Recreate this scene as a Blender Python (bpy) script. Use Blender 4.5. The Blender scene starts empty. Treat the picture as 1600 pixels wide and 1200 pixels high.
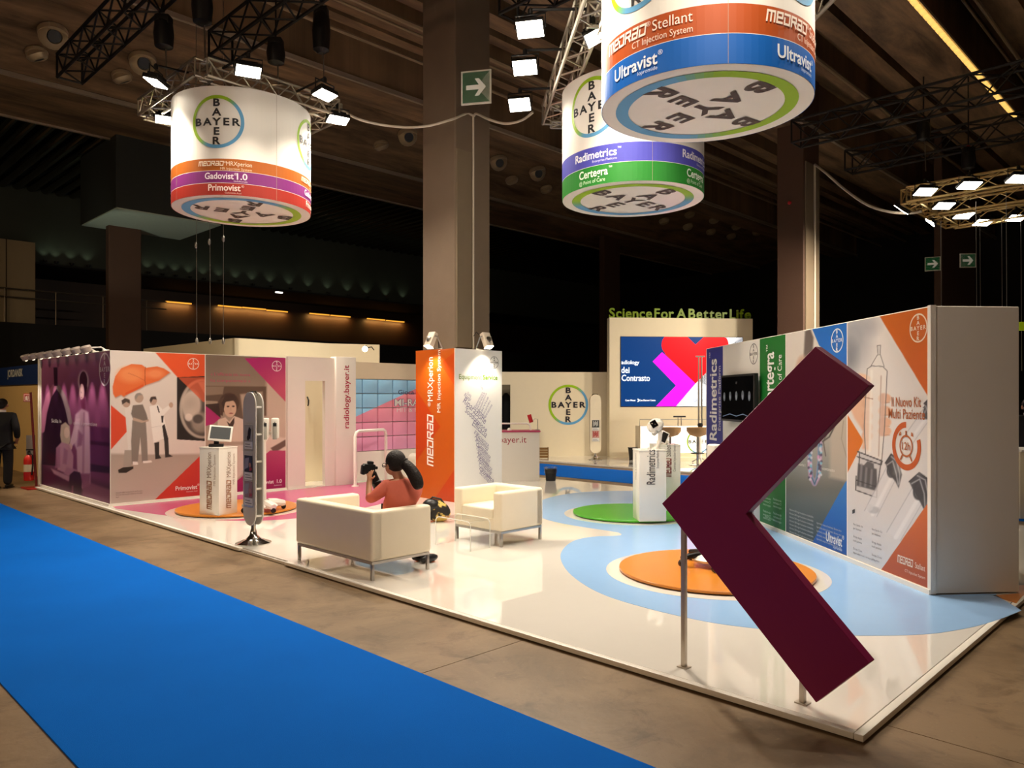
import bpy, bmesh, math, random
import numpy as np
from mathutils import Vector, Matrix

random.seed(7)
PI = math.pi
C = bpy.context.scene.collection
F, HZ, H, PF = 1190.0, 621.0, 1.76, 0.045     # focal length in pixels, horizon row, eye height, platform thickness


def V(*a):
    return Vector(a)


def P(u, v, z):
    """point of the photograph that lies at height z, in metres"""
    Y = F * (H - z) / (v - HZ)
    return Vector(((u - 800) / F * Y, Y, z))


def atY(u, v, Y):
    return Vector(((u - 800) / F * Y, Y, H - (v - HZ) / F * Y))


D1 = Vector((-1210, 1190, 0)).normalized()     # hall axis running away to the left
D2 = Vector((-D1.y * -1, -D1.x, 0)).normalized()
DW = Vector((-96, 1190, 0)).normalized()       # long axis of the right display wall
DP = Vector((DW.y, -DW.x, 0))
UP = Vector((0, 0, 1))


def hall(a, b, z):
    return D1 * a + D2 * b + UP * z


def ab(p):
    return p.dot(D1), p.dot(D2)


# ------------------------------------------------------------------ camera, light, exposure
sc = bpy.context.scene
cam = bpy.data.objects.new('camera_view', bpy.data.cameras.new('camera_view'))
C.objects.link(cam)
cam.location = (0, 0, H)
cam.rotation_euler = (PI / 2, 0, 0)
cam.data.sensor_fit = 'HORIZONTAL'
cam.data.sensor_width = 36
cam.data.lens = F / 1600 * 36
cam.data.shift_y = (HZ - 600) / 1600
cam.data.clip_end = 300
sc.camera = cam
sc.view_settings.view_transform = 'Standard'
sc.view_settings.look = 'None'
sc.view_settings.exposure = -0.15
sc.view_settings.gamma = 1
sc.view_settings.use_curve_mapping = False
W = bpy.data.worlds.new('World')
sc.world = W
W.use_nodes = True
W.node_tree.nodes['Background'].inputs[0].default_value = (1.0, 0.68, 0.40, 1)
W.node_tree.nodes['Background'].inputs[1].default_value = 0.07
LAMP_COL = (1.0, 0.88, 0.71)
FLOOD_W = 58.0


def light(name, kind, loc, target, watts, col=LAMP_COL, size=0.3, size_y=0.2, spread=None, parent=None, angle=None, blend=0.4):
    d = bpy.data.lights.new(name, kind)
    d.energy = watts
    d.color = col
    if kind == 'AREA':
        d.shape = 'RECTANGLE'
        d.size, d.size_y = size, size_y
        if spread:
            d.spread = spread
    if kind == 'SPOT':
        d.spot_size = angle
        d.spot_blend = blend
        d.shadow_soft_size = size
    o = bpy.data.objects.new(name, d)
    C.objects.link(o)
    q = (Vector(target) - Vector(loc)).to_track_quat('-Z', 'Y')
    if parent:
        o.parent = parent
        m = parent.matrix_basis.inverted() @ (Matrix.Translation(loc) @ q.to_matrix().to_4x4())
        o.matrix_basis = m
    else:
        o.matrix_basis = Matrix.Translation(loc) @ q.to_matrix().to_4x4()
    return o


# added fill light, as if from lamps of a stand behind the viewer
light('added_aisle_fill', 'AREA', hall(5.0, -5.0, 5.6), hall(9.0, 5.0, 0.6), 190, (1.0, 0.70, 0.44), 1.6, 0.5)
light('added_aisle_fill', 'AREA', hall(-1.5, -6.0, 5.6), hall(2.0, 5.0, 0.8), 45, (1.0, 0.70, 0.40), 1.6, 0.5)


# ------------------------------------------------------------------ materials
def lin(c):
    c = c / 255.0
    return c / 12.92 if c <= 0.04045 else ((c + 0.055) / 1.055) ** 2.4


def L(rgb):
    return tuple(lin(x) for x in rgb)


MATS = {}


def mat(name, rgb=(200, 200, 200), rough=0.5, metal=0.0, var=0.06, scale=8.0, bump=0.0, bscale=60.0, coat=0.0, emit=0.0, trans=0.0,
        attr=False, spec=0.5, ior=1.45, alpha=1.0):
    if name in MATS:
        return MATS[name]
    m = bpy.data.materials.new(name)
    m.use_nodes = True
    nt = m.node_tree
    b = nt.nodes['Principled BSDF']
    b.inputs['Roughness'].default_value = rough
    b.inputs['Metallic'].default_value = metal
    b.inputs['Coat Weight'].default_value = coat
    b.inputs['Coat Roughness'].default_value = 0.03
    b.inputs['Specular IOR Level'].default_value = spec
    b.inputs['IOR'].default_value = ior
    b.inputs['Transmission Weight'].default_value = trans
    b.inputs['Alpha'].default_value = alpha
    tc = nt.nodes.new('ShaderNodeTexCoord')
    nz = nt.nodes.new('ShaderNodeTexNoise')
    nz.inputs['Scale'].default_value = scale
    nz.inputs['Detail'].default_value = 4
    nt.links.new(tc.outputs['Object'], nz.inputs['Vector'])
    hv = nt.nodes.new('ShaderNodeHueSaturation')
    mr = nt.nodes.new('ShaderNodeMapRange')
    mr.inputs['To Min'].default_value = 1 - var
    mr.inputs['To Max'].default_value = 1 + var
    nt.links.new(nz.outputs['Fac'], mr.inputs['Value'])
    nt.links.new(mr.outputs['Result'], hv.inputs['Value'])
    if attr:
        a = nt.nodes.new('ShaderNodeAttribute')
        a.attribute_name = 'Col'
        nt.links.new(a.outputs['Color'], hv.inputs['Color'])
    else:
        hv.inputs['Color'].default_value = (*L(rgb), 1)
    nt.links.new(hv.outputs['Color'], b.inputs['Base Color'])
    if emit:
        nt.links.new(hv.outputs['Color'], b.inputs['Emission Color'])
        b.inputs['Emission Strength'].default_value = emit
    if bump:
        n2 = nt.nodes.new('ShaderNodeTexNoise')
        n2.inputs['Scale'].default_value = bscale
        n2.inputs['Detail'].default_value = 3
        nt.links.new(tc.outputs['Object'], n2.inputs['Vector'])
        bp = nt.nodes.new('ShaderNodeBump')
        bp.inputs['Strength'].default_value = bump
        bp.inputs['Distance'].default_value = 0.02
        nt.links.new(n2.outputs['Fac'], bp.inputs['Height'])
        nt.links.new(bp.outputs['Normal'], b.inputs['Normal'])
    MATS[name] = m
    return m


# ------------------------------------------------------------------ mesh builder
class MB:
    def __init__(self):
        self.v, self.f = [], []

    def add(self, vs, fs):
        n = len(self.v)
        self.v += [tuple(x) for x in vs]
        self.f += [tuple(i + n for i in f) for f in fs]
        return self

    def box(self, c, s, rz=0.0, M=None):
        hx, hy, hz = s[0] / 2, s[1] / 2, s[2] / 2
        vs = [V(x, y, z) for x in (-hx, hx) for y in (-hy, hy) for z in (-hz, hz)]
        R = M if M is not None else Matrix.Rotation(rz, 3, 'Z')
        vs = [R @ p + Vector(c) for p in vs]
        return self.add(vs, [(0, 1, 3, 2), (4, 6, 7, 5), (0, 4, 5, 1), (2, 3, 7, 6), (0, 2, 6, 4), (1, 5, 7, 3)])

    def obox(self, p0, ex, lx, ey, ly, z0, z1):
        """box from corner p0 along horizontal axes ex, ey"""
        p0 = Vector((p0[0], p0[1], 0))
        q = [p0, p0 + ex * lx, p0 + ex * lx + ey * ly, p0 + ey * ly]
        return self.prism([(a.x, a.y) for a in q], z0, z1)

    def prism(self, poly, z0, z1):
        n = len(poly)
        A = sum(poly[i][0] * poly[(i + 1) % n][1] - poly[(i + 1) % n][0] * poly[i][1] for i in range(n))
        if A < 0:
            poly = poly[::-1]
        vs = [(x, y, z0) for x, y in poly] + [(x, y, z1) for x, y in poly]
        fs = [tuple(range(n - 1, -1, -1)), tuple(range(n, 2 * n))]
        fs += [(i, (i + 1) % n, n + (i + 1) % n, n + i) for i in range(n)]
        return self.add(vs, fs)

    def slab(self, poly3, nrm, t):
        """planar polygon extruded by t along nrm"""
        n = len(poly3)
        a = [Vector(p) for p in poly3]
        b = [p + Vector(nrm) * t for p in a]
        fs = [tuple(range(n - 1, -1, -1)), tuple(range(n, 2 * n))]
        fs += [(i, (i + 1) % n, n + (i + 1) % n, n + i) for i in range(n)]
        return self.add(a + b, fs)

    def tube(self, pts, r, n=8, closed=False, caps=True):
        pts = [Vector(p) for p in pts]
        rs = r if isinstance(r, (list, tuple)) else [r] * len(pts)
        rings = []
        t0 = None
        for i, p in enumerate(pts):
            if closed:
                d = (pts[(i + 1) % len(pts)] - pts[i - 1])
            else:
                d = pts[min(i + 1, len(pts) - 1)] - pts[max(i - 1, 0)]
            d.normalize()
            if t0 is None:
                a = d.orthogonal().normalized()
            else:
                a = (t0 - d * t0.dot(d))
                a = a.normalized() if a.length > 1e-6 else d.orthogonal().normalized()
            t0 = a
            b = d.cross(a)
            rings.append([p + (a * math.cos(2 * PI * k / n) + b * math.sin(2 * PI * k / n)) * rs[i] for k in range(n)])
        vs = [q for rg in rings for q in rg]
        m = len(rings)
        fs = []
        for i in range(m if closed else m - 1):
            j = (i + 1) % m
            for k in range(n):
                fs.append((i * n + k, i * n + (k + 1) % n, j * n + (k + 1) % n, j * n + k))
        if caps and not closed:
            fs += [tuple(range(n - 1, -1, -1)), tuple((m - 1) * n + k for k in range(n))]
        return self.add(vs, fs)

    def lathe(self, prof, c=(0, 0, 0), n=24, M=None):
        c = Vector(c)
        vs, fs = [], []
        for r, z in prof:
            for k in range(n):
                p = V(r * math.cos(2 * PI * k / n), r * math.sin(2 * PI * k / n), z)
                vs.append((M @ p if M is not None else p) + c)
        m = len(prof)
        for i in range(m - 1):
            for k in range(n):
                fs.append((i * n + k, i * n + (k + 1) % n, (i + 1) * n + (k + 1) % n, (i + 1) * n + k))
        fs += [tuple(range(n - 1, -1, -1)), tuple((m - 1) * n + k for k in range(n))]
        return self.add(vs, fs)

    def ball(self, c, s, n=14, m=9, M=None):
        c = Vector(c)
        s = (s, s, s) if not isinstance(s, (tuple, list)) else s
        vs, fs = [], []
        for i in range(m + 1):
            th = PI * i / m
            for k in range(n):
                p = V(s[0] * math.sin(th) * math.cos(2 * PI * k / n), s[1] * math.sin(th) * math.sin(2 * PI * k / n), -s[2] * math.cos(th))
                vs.append((M @ p if M is not None else p) + c)
        for i in range(m):
            for k in range(n):
                fs.append((i * n + k, i * n + (k + 1) % n, (i + 1) * n + (k + 1) % n, (i + 1) * n + k))
        return self.add(vs, fs)


def mesh_of(mb, name, bevel=0.0, seg=2, smooth=35, flat=False):
    me = bpy.data.meshes.new(name)
    me.from_pydata(mb.v, [], mb.f)
    bm = bmesh.new()
    bm.from_mesh(me)
    bmesh.ops.remove_doubles(bm, verts=bm.verts, dist=1e-5)
    if bevel:
        es = [e for e in bm.edges if len(e.link_faces) == 2 and e.calc_face_angle(0) > 0.6]
        bmesh.ops.bevel(bm, geom=es, offset=bevel, segments=seg, profile=0.5, affect='EDGES', clamp_overlap=True)
    bmesh.ops.recalc_face_normals(bm, faces=bm.faces)
    bm.to_mesh(me)
    bm.free()
    if not flat:
        me.shade_smooth()
        me.set_sharp_from_angle(angle=math.radians(smooth))
    return me


def obj(name, data, m=None, parent=None, world=False, **kw):
    """one mesh object; with world=True the vertices are world coordinates and are brought into the parent's frame"""
    me = data if isinstance(data, bpy.types.Mesh) else mesh_of(data, name, **kw)
    if m is not None and not me.materials:
        me.materials.append(m)
    o = bpy.data.objects.new(name, me)
    C.objects.link(o)
    if parent is not None:
        o.parent = parent
        if world:
            Mw = Matrix.Identity(4)
            p = parent
            while p is not None:
                Mw = p.matrix_basis @ Mw
                p = p.parent
            me.transform(Mw.inverted())
    return o


def tag(o, label=None, cat=None, group=None, kind=None):
    if label:
        o['label'] = label
    if cat:
        o['category'] = cat
    if group:
        o['group'] = group
    if kind:
        o['kind'] = kind
    return o


def thing(name, label, cat, loc=(0, 0, 0), rz=0.0, group=None):
    o = bpy.data.objects.new(name, None)
    C.objects.link(o)
    o.empty_display_size = 0.1
    o.location = loc
    o.rotation_euler = (0, 0, rz)
    o.matrix_basis = Matrix.Translation(loc) @ Matrix.Rotation(rz, 4, 'Z')
    return tag(o, label, cat, group)


def kids(o):
    return [c for c in KID.get(o.name, [])]


def dup(root, loc=None, rz=None, label=None, group=None):
    allo = list(C.objects)

    def cp(o, par):
        c = o.copy()
        C.objects.link(c)
        c.parent = par
        for ch in allo:
            if ch.parent == o:
                cp(ch, c)
        return c
    r = cp(root, root.parent)
    if loc is not None:
        r.location = loc
    if rz is not None:
        r.rotation_euler = (0, 0, rz)
    if label:
        r['label'] = label
    if group:
        r['group'] = group
    return r


# ------------------------------------------------------------------ flat print: polygons and lettering carried on a surface
TXT = {}


def text_geo(s, bold=0.0):
    k = (s, bold)
    if k in TXT:
        return TXT[k]
    cu = bpy.data.curves.new('text', 'FONT')
    cu.body = s
    cu.size = 1.0
    cu.resolution_u = 3
    cu.offset = bold
    o = bpy.data.objects.new('text', cu)
    C.objects.link(o)
    dg = bpy.context.evaluated_depsgraph_get()
    me = bpy.data.meshes.new_from_object(o.evaluated_get(dg))
    v = np.array([x.co[:2] for x in me.vertices]) if len(me.vertices) else np.zeros((0, 2))
    f = [tuple(p.vertices) for p in me.polygons]
    bpy.data.objects.remove(o)
    bpy.data.curves.remove(cu)
    bpy.data.meshes.remove(me)
    TXT[k] = (v, f)
    return TXT[k]


MED = [([[(0, 0), (0, 1), (1.15, 1), (1.15, 0)], [(.58, 1), (.58, 0)]], 1.15),
       ([[(.85, 0), (0, 0), (0, 1), (.85, 1), (.85, .5), (0, .5)]], .85),
       ([[(.0, .55), (0, 0), (.9, 0), (.9, 1), (0, 1)]], .9),
       ([[(0, 0), (0, 1), (.9, 1), (.9, .5), (.2, .5)], [(.5, .5), (.95, 0)]], .95),
       ([[(.05, 1), (.85, 1), (.85, 0), (0, 0), (0, .5), (.85, .5)]], .85),
       ([[(.0, .55), (0, 0), (.9, 0), (.9, 1), (0, 1)]], .9)]


class Deco:
    """2-D shapes with their own print colour"""

    def __init__(self):
        self.v, self.f, self.c = [], [], []

    def raw(self, vs, fs, col, layer=1):
        n = len(self.v)
        self.v += [(x, y, layer) for x, y in vs]
        for f in fs:
            self.f.append(tuple(i + n for i in f))
            self.c.append(col)
        return self

    def poly(self, pts, col, layer=1):
        A = sum(pts[i][0] * pts[(i + 1) % len(pts)][1] - pts[(i + 1) % len(pts)][0] * pts[i][1] for i in range(len(pts)))
        if A < 0:
            pts = pts[::-1]
        return self.raw(pts, [tuple(range(len(pts)))], col, layer)

    def rect(self, x0, y0, x1, y1, col, layer=1, nx=1):
        for i in range(nx):
            a, b = x0 + (x1 - x0) * i / nx, x0 + (x1 - x0) * (i + 1) / nx
            self.poly([(a, y0), (b, y0), (b, y1), (a, y1)], col, layer)
        return self

    def place(self, v, f, x, y, size, col, align, rot, sx, layer, shear, valign='base'):
        if len(v) == 0:
            return self
        v = v.copy()
        v[:, 0] += v[:, 1] * shear
        w0, w1 = v[:, 0].min(), v[:, 0].max()
        if align == 'C':
            v[:, 0] -= (w0 + w1) / 2
        elif align == 'R':
            v[:, 0] -= w1
        else:
            v[:, 0] -= w0
        if valign == 'mid':
            v[:, 1] -= (v[:, 1].min() + v[:, 1].max()) / 2
        v[:, 0] *= size * sx
        v[:, 1] *= size
        c, s = math.cos(rot), math.sin(rot)
        q = [(x + a * c - b * s, y + a * s + b * c) for a, b in v]
        return self.raw(q, f, col, layer)

    def text(self, s, x, y, size, col, align='L', rot=0.0, bold=0.0, sx=1.0, layer=2, shear=0.0, valign='base', width=None):
        v, f = text_geo(s, bold)
        if width and len(v):
            sx = width / (size * (v[:, 0].max() - v[:, 0].min()))
        return self.place(v, f, x, y, size, col, align, rot, sx, layer, shear, valign)

    def stroke(self, pts, w, col, layer=2, closed=False):
        n = len(pts)
        for i in range(n if closed else n - 1):
            a, b = pts[i], pts[(i + 1) % n]
            dx, dy = b[0] - a[0], b[1] - a[1]
            l = math.hypot(dx, dy) or 1e-9
            dx, dy = dx / l * w / 2, dy / l * w / 2
            self.poly([(a[0] - dx - dy, a[1] - dy + dx), (a[0] - dx + dy, a[1] - dy - dx), (b[0] + dx + dy, b[1] + dy - dx), (b[0] + dx - dy, b[1] + dy + dx)], col, layer)
        return self

    def ring(self, cx, cy, r0, r1, colf, n=48, layer=1, a0=0.0, a1=2 * PI, ry=1.0):
        for i in range(n):
            a, b = a0 + (a1 - a0) * i / n, a0 + (a1 - a0) * (i + 1) / n
            col = colf((a + b) / 2) if callable(colf) else colf
            self.poly([(cx + r0 * math.cos(a), cy + r0 * ry * math.sin(a)), (cx + r1 * math.cos(a), cy + r1 * ry * math.sin(a)),
                       (cx + r1 * math.cos(b), cy + r1 * ry * math.sin(b)), (cx + r0 * math.cos(b), cy + r0 * ry * math.sin(b))], col, layer)
        return self

    def disc(self, cx, cy, r, col, n=32, layer=1, ry=1.0):
        return self.poly([(cx + r * math.cos(2 * PI * i / n), cy + r * ry * math.sin(2 * PI * i / n)) for i in range(n)], col, layer)

    def medrad(self, x, y, h, col, align='L', rot=0.0, layer=2, shear=0.18, w=None):
        t = Deco()
        cx = 0.0
        for paths, wd in MED:
            for p in paths:
                t.stroke([(a + cx, b) for a, b in p], 0.24, col)
            cx += wd + 0.40
        v = np.array([q[:2] for q in t.v])
        sx = 0.95
        if w:
            sx = w / (h * (v[:, 0].max() - v[:, 0].min()))
        return self.place(v, t.f, x, y, h, col, align, rot, sx, layer, shear)

    def cross(self, cx, cy, R, ink, ringcol=None, rot=0.0, layer=2, ringlayer=1, w=0.066):
        """round emblem: the five letters across and down inside a ring"""
        t = Deco()

        def grad(a):
            k = 0.5 + 0.5 * math.cos(a - 0.80 * PI)
            k = min(1, max(0, (k - 0.38) / 0.24))
            g, b = (150, 190, 20), (95, 160, 205)
            return tuple(b[i] + (g[i] - b[i]) * k for i in range(3))
        t.ring(0, 0, R * (1 - w * 1.9), R, ringcol or grad, n=64, layer=ringlayer)
        sp = R * 0.36
        lh = R * 0.39
        for i, ch in enumerate('BAYER'):
            for (x, y) in ([((i - 2) * sp, 0), (0, (2 - i) * sp)] if i != 2 else [(0, 0)]):
                t.text(ch, x, y, lh, ink, 'C', bold=0.03, layer=layer, valign='mid', sx=1.22)
        c, s = math.cos(rot), math.sin(rot)
        n = len(self.v)
        self.v += [(cx + a * c - b * s, cy + a * s + b * c, l) for a, b, l in t.v]
        self.f += [tuple(i + n for i in f) for f in t.f]
        self.c += t.c
        return self

    def build(self, name, mp, parent, m=None, world=True):
        me = bpy.data.meshes.new(name)
        me.from_pydata([tuple(mp(*q)) for q in self.v], [], self.f)
        ca = me.color_attributes.new('Col', 'FLOAT_COLOR', 'CORNER')
        cols = np.ones((len(me.loops), 4), dtype=np.float32)
        i = 0
        for f, c in zip(self.f, self.c):
            cols[i:i + len(f), :3] = L(c)
            i += len(f)
        ca.data.foreach_set('color', cols.ravel())
        return obj(name, me, m or PRINT, parent, world=world)


PRINT = mat('printed_vinyl', rough=0.38, attr=True, var=0.015, scale=30)
INK = (38, 36, 40)


class Face:
    """upright rectangular surface: p0 lower left corner seen from the front, e to the right, normal towards the viewer"""

    def __init__(self, p0, e, w, h):
        self.p0, self.e, self.w, self.h = Vector(p0), Vector(e), w, h
        self.n = self.e.cross(UP)

    def at(self, x, y, layer=0):
        return self.p0 + self.e * x + UP * y + self.n * (0.002 * (layer + 1))

    def px(self, u, v):
        """where the sight line through pixel (u, v) meets the surface"""
        d = Vector(((u - 800) / F, 1, -(v - HZ) / F))
        o = Vector((0, 0, H))
        t = (self.p0 - o).dot(self.n) / d.dot(self.n)
        q = o + d * t - self.p0
        return q.dot(self.e), q.z

    def pix(self, x, y):
        X = self.p0[0] + self.e[0] * x
        Y = self.p0[1] + self.e[1] * x
        Z = self.p0[2] + y
        return 800 + F * X / Y, HZ - F * (Z - H) / Y


class Paint:
    """a printed picture: a fine grid of print colours on a Face, drawn in the coordinates of a picture crop (ox, oy, scale)"""

    def __init__(self, face, crop, res=150, base=(200, 200, 200)):
        self.face, (self.ox, self.oy, self.s) = face, crop
        nx = max(12, int(res * face.w))
        ny = max(12, int(res * face.h))
        self.nx, self.ny = nx, ny
        x = np.linspace(0, face.w, nx)
        y = np.linspace(0, face.h, ny)
        self.x, self.y = np.meshgrid(x, y)
        u, v = face.pix(self.x, self.y)
        self.u = (u - self.ox) * self.s
        self.v = (v - self.oy) * self.s
        self.col = np.zeros((ny, nx, 3)) + np.array(base, float)

    def blend(self, m, col):
        col = np.array(col, float)
        self.col = self.col * (1 - m[..., None]) + col * m[..., None]
        return self

    def sd(self, pts):
        u, v = self.u, self.v
        ins = np.zeros(u.shape, bool)
        d = np.full(u.shape, 1e9)
        n = len(pts)
        for i in range(n):
            (x0, y0), (x1, y1) = pts[i], pts[(i + 1) % n]
            ex, ey = x1 - x0, y1 - y0
            t = np.clip(((u - x0) * ex + (v - y0) * ey) / (ex * ex + ey * ey + 1e-9), 0, 1)
            d = np.minimum(d, np.hypot(u - x0 - t * ex, v - y0 - t * ey))
            c = (y0 > v) != (y1 > v)
            with np.errstate(divide='ignore', invalid='ignore'):
                xi = x0 + (v - y0) * ex / (ey if ey else 1e-9)
            ins ^= c & (u < xi)
        return np.where(ins, d, -d)

    def poly(self, pts, col, soft=2.0, a=1.0):
        return self.blend(np.clip(0.5 + self.sd(pts) / soft, 0, 1) * a, col)

    def line(self, pts, w, col, a=1.0, soft=1.5):
        d = np.full(self.u.shape, 1e9)
        for (x0, y0), (x1, y1) in zip(pts[:-1], pts[1:]):
            ex, ey = x1 - x0, y1 - y0
            t = np.clip(((self.u - x0) * ex + (self.v - y0) * ey) / (ex * ex + ey * ey + 1e-9), 0, 1)
            d = np.minimum(d, np.hypot(self.u - x0 - t * ex, self.v - y0 - t * ey))
        return self.blend(np.clip(0.5 + (w / 2 - d) / soft, 0, 1) * a, col)

    def ell(self, cx, cy, rx, ry, col, soft=0.1, a=1.0, rot=0.0):
        c, s = math.cos(rot), math.sin(rot)
        du, dv = self.u - cx, self.v - cy
        p, q = du * c + dv * s, -du * s + dv * c
        d = np.sqrt((p / rx) ** 2 + (q / ry) ** 2)
        return self.blend(np.clip(0.5 + (1 - d) / soft, 0, 1) * a, col)

    def grad(self, p0, p1, c0, c1, a0=1.0, a1=1.0, mask=None):
        ex, ey = p1[0] - p0[0], p1[1] - p0[1]
        t = np.clip(((self.u - p0[0]) * ex + (self.v - p0[1]) * ey) / (ex * ex + ey * ey), 0, 1)[..., None]
        c = np.array(c0, float) * (1 - t) + np.array(c1, float) * t
        m = (a0 * (1 - t) + a1 * t)
        if mask is not None:
            m = m * mask[..., None]
        self.col = self.col * (1 - m) + c * m
        return self

    def mask(self, pts, soft=2.0):
        return np.clip(0.5 + self.sd(pts) / soft, 0, 1)

    def noise(self, amp, sc=1.0, seed=1, mask=None):
        r = np.random.RandomState(seed)
        out = np.zeros(self.u.shape)
        for k in range(5):
            fx, fy, ph = r.uniform(-1, 1) / sc, r.uniform(-1, 1) / sc, r.uniform(0, 6)
            out += np.sin(self.u * fx + self.v * fy + ph)
        out = out * amp / 5
        if mask is not None:
            out = out * mask
        self.col = np.clip(self.col + out[..., None], 0, 255)
        return self

    def build(self, name, parent, m=None):
        nx, ny = self.nx, self.ny
        f = self.face
        P0 = np.array(f.p0 + f.n * 0.002)
        co = P0[None, None] + self.x[..., None] * np.array(f.e)[None, None] + self.y[..., None] * np.array([0, 0, 1.0])[None, None]
        me = bpy.data.meshes.new(name)
        nv = nx * ny
        idx = np.arange(nv).reshape(ny, nx)
        q = np.stack([idx[:-1, :-1], idx[:-1, 1:], idx[1:, 1:], idx[1:, :-1]], -1).reshape(-1, 4)
        me.vertices.add(nv)
        me.vertices.foreach_set('co', co.reshape(-1).astype(np.float32))
        me.loops.add(q.size)
        me.loops.foreach_set('vertex_index', q.reshape(-1).astype(np.int32))
        me.polygons.add(len(q))
        me.polygons.foreach_set('loop_start', np.arange(0, q.size, 4).astype(np.int32))
        me.update(calc_edges=True)
        c = np.clip(self.col, 0, 255) / 255
        c = np.where(c <= 0.04045, c / 12.92, ((c + 0.055) / 1.055) ** 2.4)
        ca = me.color_attributes.new('Col', 'FLOAT_COLOR', 'POINT')
        ca.data.foreach_set('color', np.concatenate([c.reshape(-1, 3), np.ones((nv, 1))], 1).astype(np.float32).reshape(-1))
        return obj(name, me, m or PRINT, parent, world=True)
# ------------------------------------------------------------------ shared materials
def concrete_mat():
    m = mat('stained_concrete', (150, 126, 100), rough=0.45, var=0.0, bump=0.10, bscale=14)
    nt = m.node_tree
    b = nt.nodes['Principled BSDF']
    geo = nt.nodes.new('ShaderNodeNewGeometry')
    mix = None
    base = nt.nodes.new('ShaderNodeRGB')
    base.outputs[0].default_value = (*L((136, 112, 84)), 1)
    last = base.outputs[0]
    for sc_, col, lo, hi, fac in ((0.9, (98, 78, 54), 0.42, 0.66, 0.85), (3.6, (84, 64, 42), 0.52, 0.70, 0.7), (22, (172, 152, 124), 0.63, 0.74, 0.35), (60, (72, 54, 36), 0.60, 0.74, 0.5)):
        nz = nt.nodes.new('ShaderNodeTexNoise')
        nz.inputs['Scale'].default_value = sc_
        nz.inputs['Detail'].default_value = 7
        nz.inputs['Roughness'].default_value = 0.65
        nz.inputs['Distortion'].default_value = 0.6
        nt.links.new(geo.outputs['Position'], nz.inputs['Vector'])
        mr = nt.nodes.new('ShaderNodeMapRange')
        mr.inputs['From Min'].default_value = lo
        mr.inputs['From Max'].default_value = hi
        mr.inputs['To Max'].default_value = fac
        nt.links.new(nz.outputs['Fac'], mr.inputs['Value'])
        mx = nt.nodes.new('ShaderNodeMix')
        mx.data_type = 'RGBA'
        nt.links.new(mr.outputs['Result'], mx.inputs['Factor'])
        nt.links.new(last, mx.inputs['A'])
        mx.inputs['B'].default_value = (*L(col), 1)
        last = mx.outputs['Result']
    nt.links.new(last, b.inputs['Base Color'])
    return m


CONC = concrete_mat()
WHITE = mat('white_laminate_floor', (236, 230, 222), rough=0.035, var=0.015, coat=0.6)
WALLW = mat('white_wall_board', (234, 228, 218), rough=0.5, var=0.015)
TRIMW = mat('white_trim', (238, 232, 222), rough=0.35, var=0.02)
CREAM = mat('cream_board', (226, 212, 182), rough=0.55, var=0.02)
CARP = mat('blue_carpet', (0, 96, 194), rough=0.95, var=0.10, scale=1.2, bump=0.25, bscale=260, spec=0.1)
BLUEF = mat('pale_blue_vinyl', (146, 186, 232), rough=0.22, var=0.02)
PINKF = mat('magenta_vinyl', (186, 84, 124), rough=0.24, var=0.03)
ORANGE = mat('orange_painted_board', (208, 130, 44), rough=0.28, var=0.10, scale=2.5, bump=0.03)
GREEN = mat('green_painted_board', (70, 160, 30), rough=0.3, var=0.06, scale=2.5)
MAROON = mat('maroon_paint', (138, 14, 76), rough=0.5, var=0.03)
CHROME = mat('chrome', (210, 208, 204), rough=0.12, metal=1.0, var=0.02)
STEEL = mat('brushed_steel', (176, 172, 166), rough=0.3, metal=1.0, var=0.05)
ALU = mat('truss_aluminium', (196, 186, 168), rough=0.35, metal=0.85, var=0.06)
BLACKM = mat('black_metal', (26, 24, 23), rough=0.5, metal=0.3, var=0.05)
BLACKP = mat('black_plastic', (20, 19, 20), rough=0.4, var=0.05)
DARKW = mat('black_hall_cladding', (20, 18, 17), rough=0.8, var=0.15, scale=0.8)
DECK = mat('brown_ceiling_deck', (172, 142, 106), rough=0.6, var=0.45, scale=0.9, bump=0.35, bscale=3)
COLM = mat('column_render', (112, 95, 78), rough=0.7, var=0.10, scale=3, bump=0.1, bscale=30)
COLB = mat('brown_column_render', (78, 54, 40), rough=0.75, var=0.08, scale=2, bump=0.1, bscale=20)
CABLE = mat('grey_cable', (196, 184, 166), rough=0.6)
GLOW = mat('flood_lens', (255, 246, 226), emit=26.0, var=0.0)
LEATH = mat('cream_leather', (238, 226, 202), rough=0.42, var=0.02, bump=0.04, bscale=120)
PLASTW = mat('white_plastic', (236, 230, 220), rough=0.35, var=0.02)
GREYP = mat('grey_plastic_panel', (196, 192, 184), rough=0.4, var=0.03)
SCREENB = mat('dark_glass_screen', (10, 10, 12), rough=0.08, var=0.0)


nt = DECK.node_tree
hv = [n for n in nt.nodes if n.type == 'HUE_SAT'][0]
gp = nt.nodes.new('ShaderNodeNewGeometry')
da = nt.nodes.new('ShaderNodeVectorMath')
da.operation = 'DOT_PRODUCT'
da.inputs[1].default_value = D1 * 0.9
db = nt.nodes.new('ShaderNodeVectorMath')
db.operation = 'DOT_PRODUCT'
db.inputs[1].default_value = D2 * 0.16
cb = nt.nodes.new('ShaderNodeCombineXYZ')
nt.links.new(gp.outputs['Position'], da.inputs[0])
nt.links.new(gp.outputs['Position'], db.inputs[0])
nt.links.new(da.outputs['Value'], cb.inputs[0])
nt.links.new(db.outputs['Value'], cb.inputs[1])
n1 = nt.nodes.new('ShaderNodeTexNoise')
n1.inputs['Scale'].default_value = 2.2
n1.inputs['Detail'].default_value = 8
n1.inputs['Roughness'].default_value = 0.7
n1.inputs['Distortion'].default_value = 0.5
nt.links.new(cb.outputs[0], n1.inputs['Vector'])
rp = nt.nodes.new('ShaderNodeValToRGB')
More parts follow.
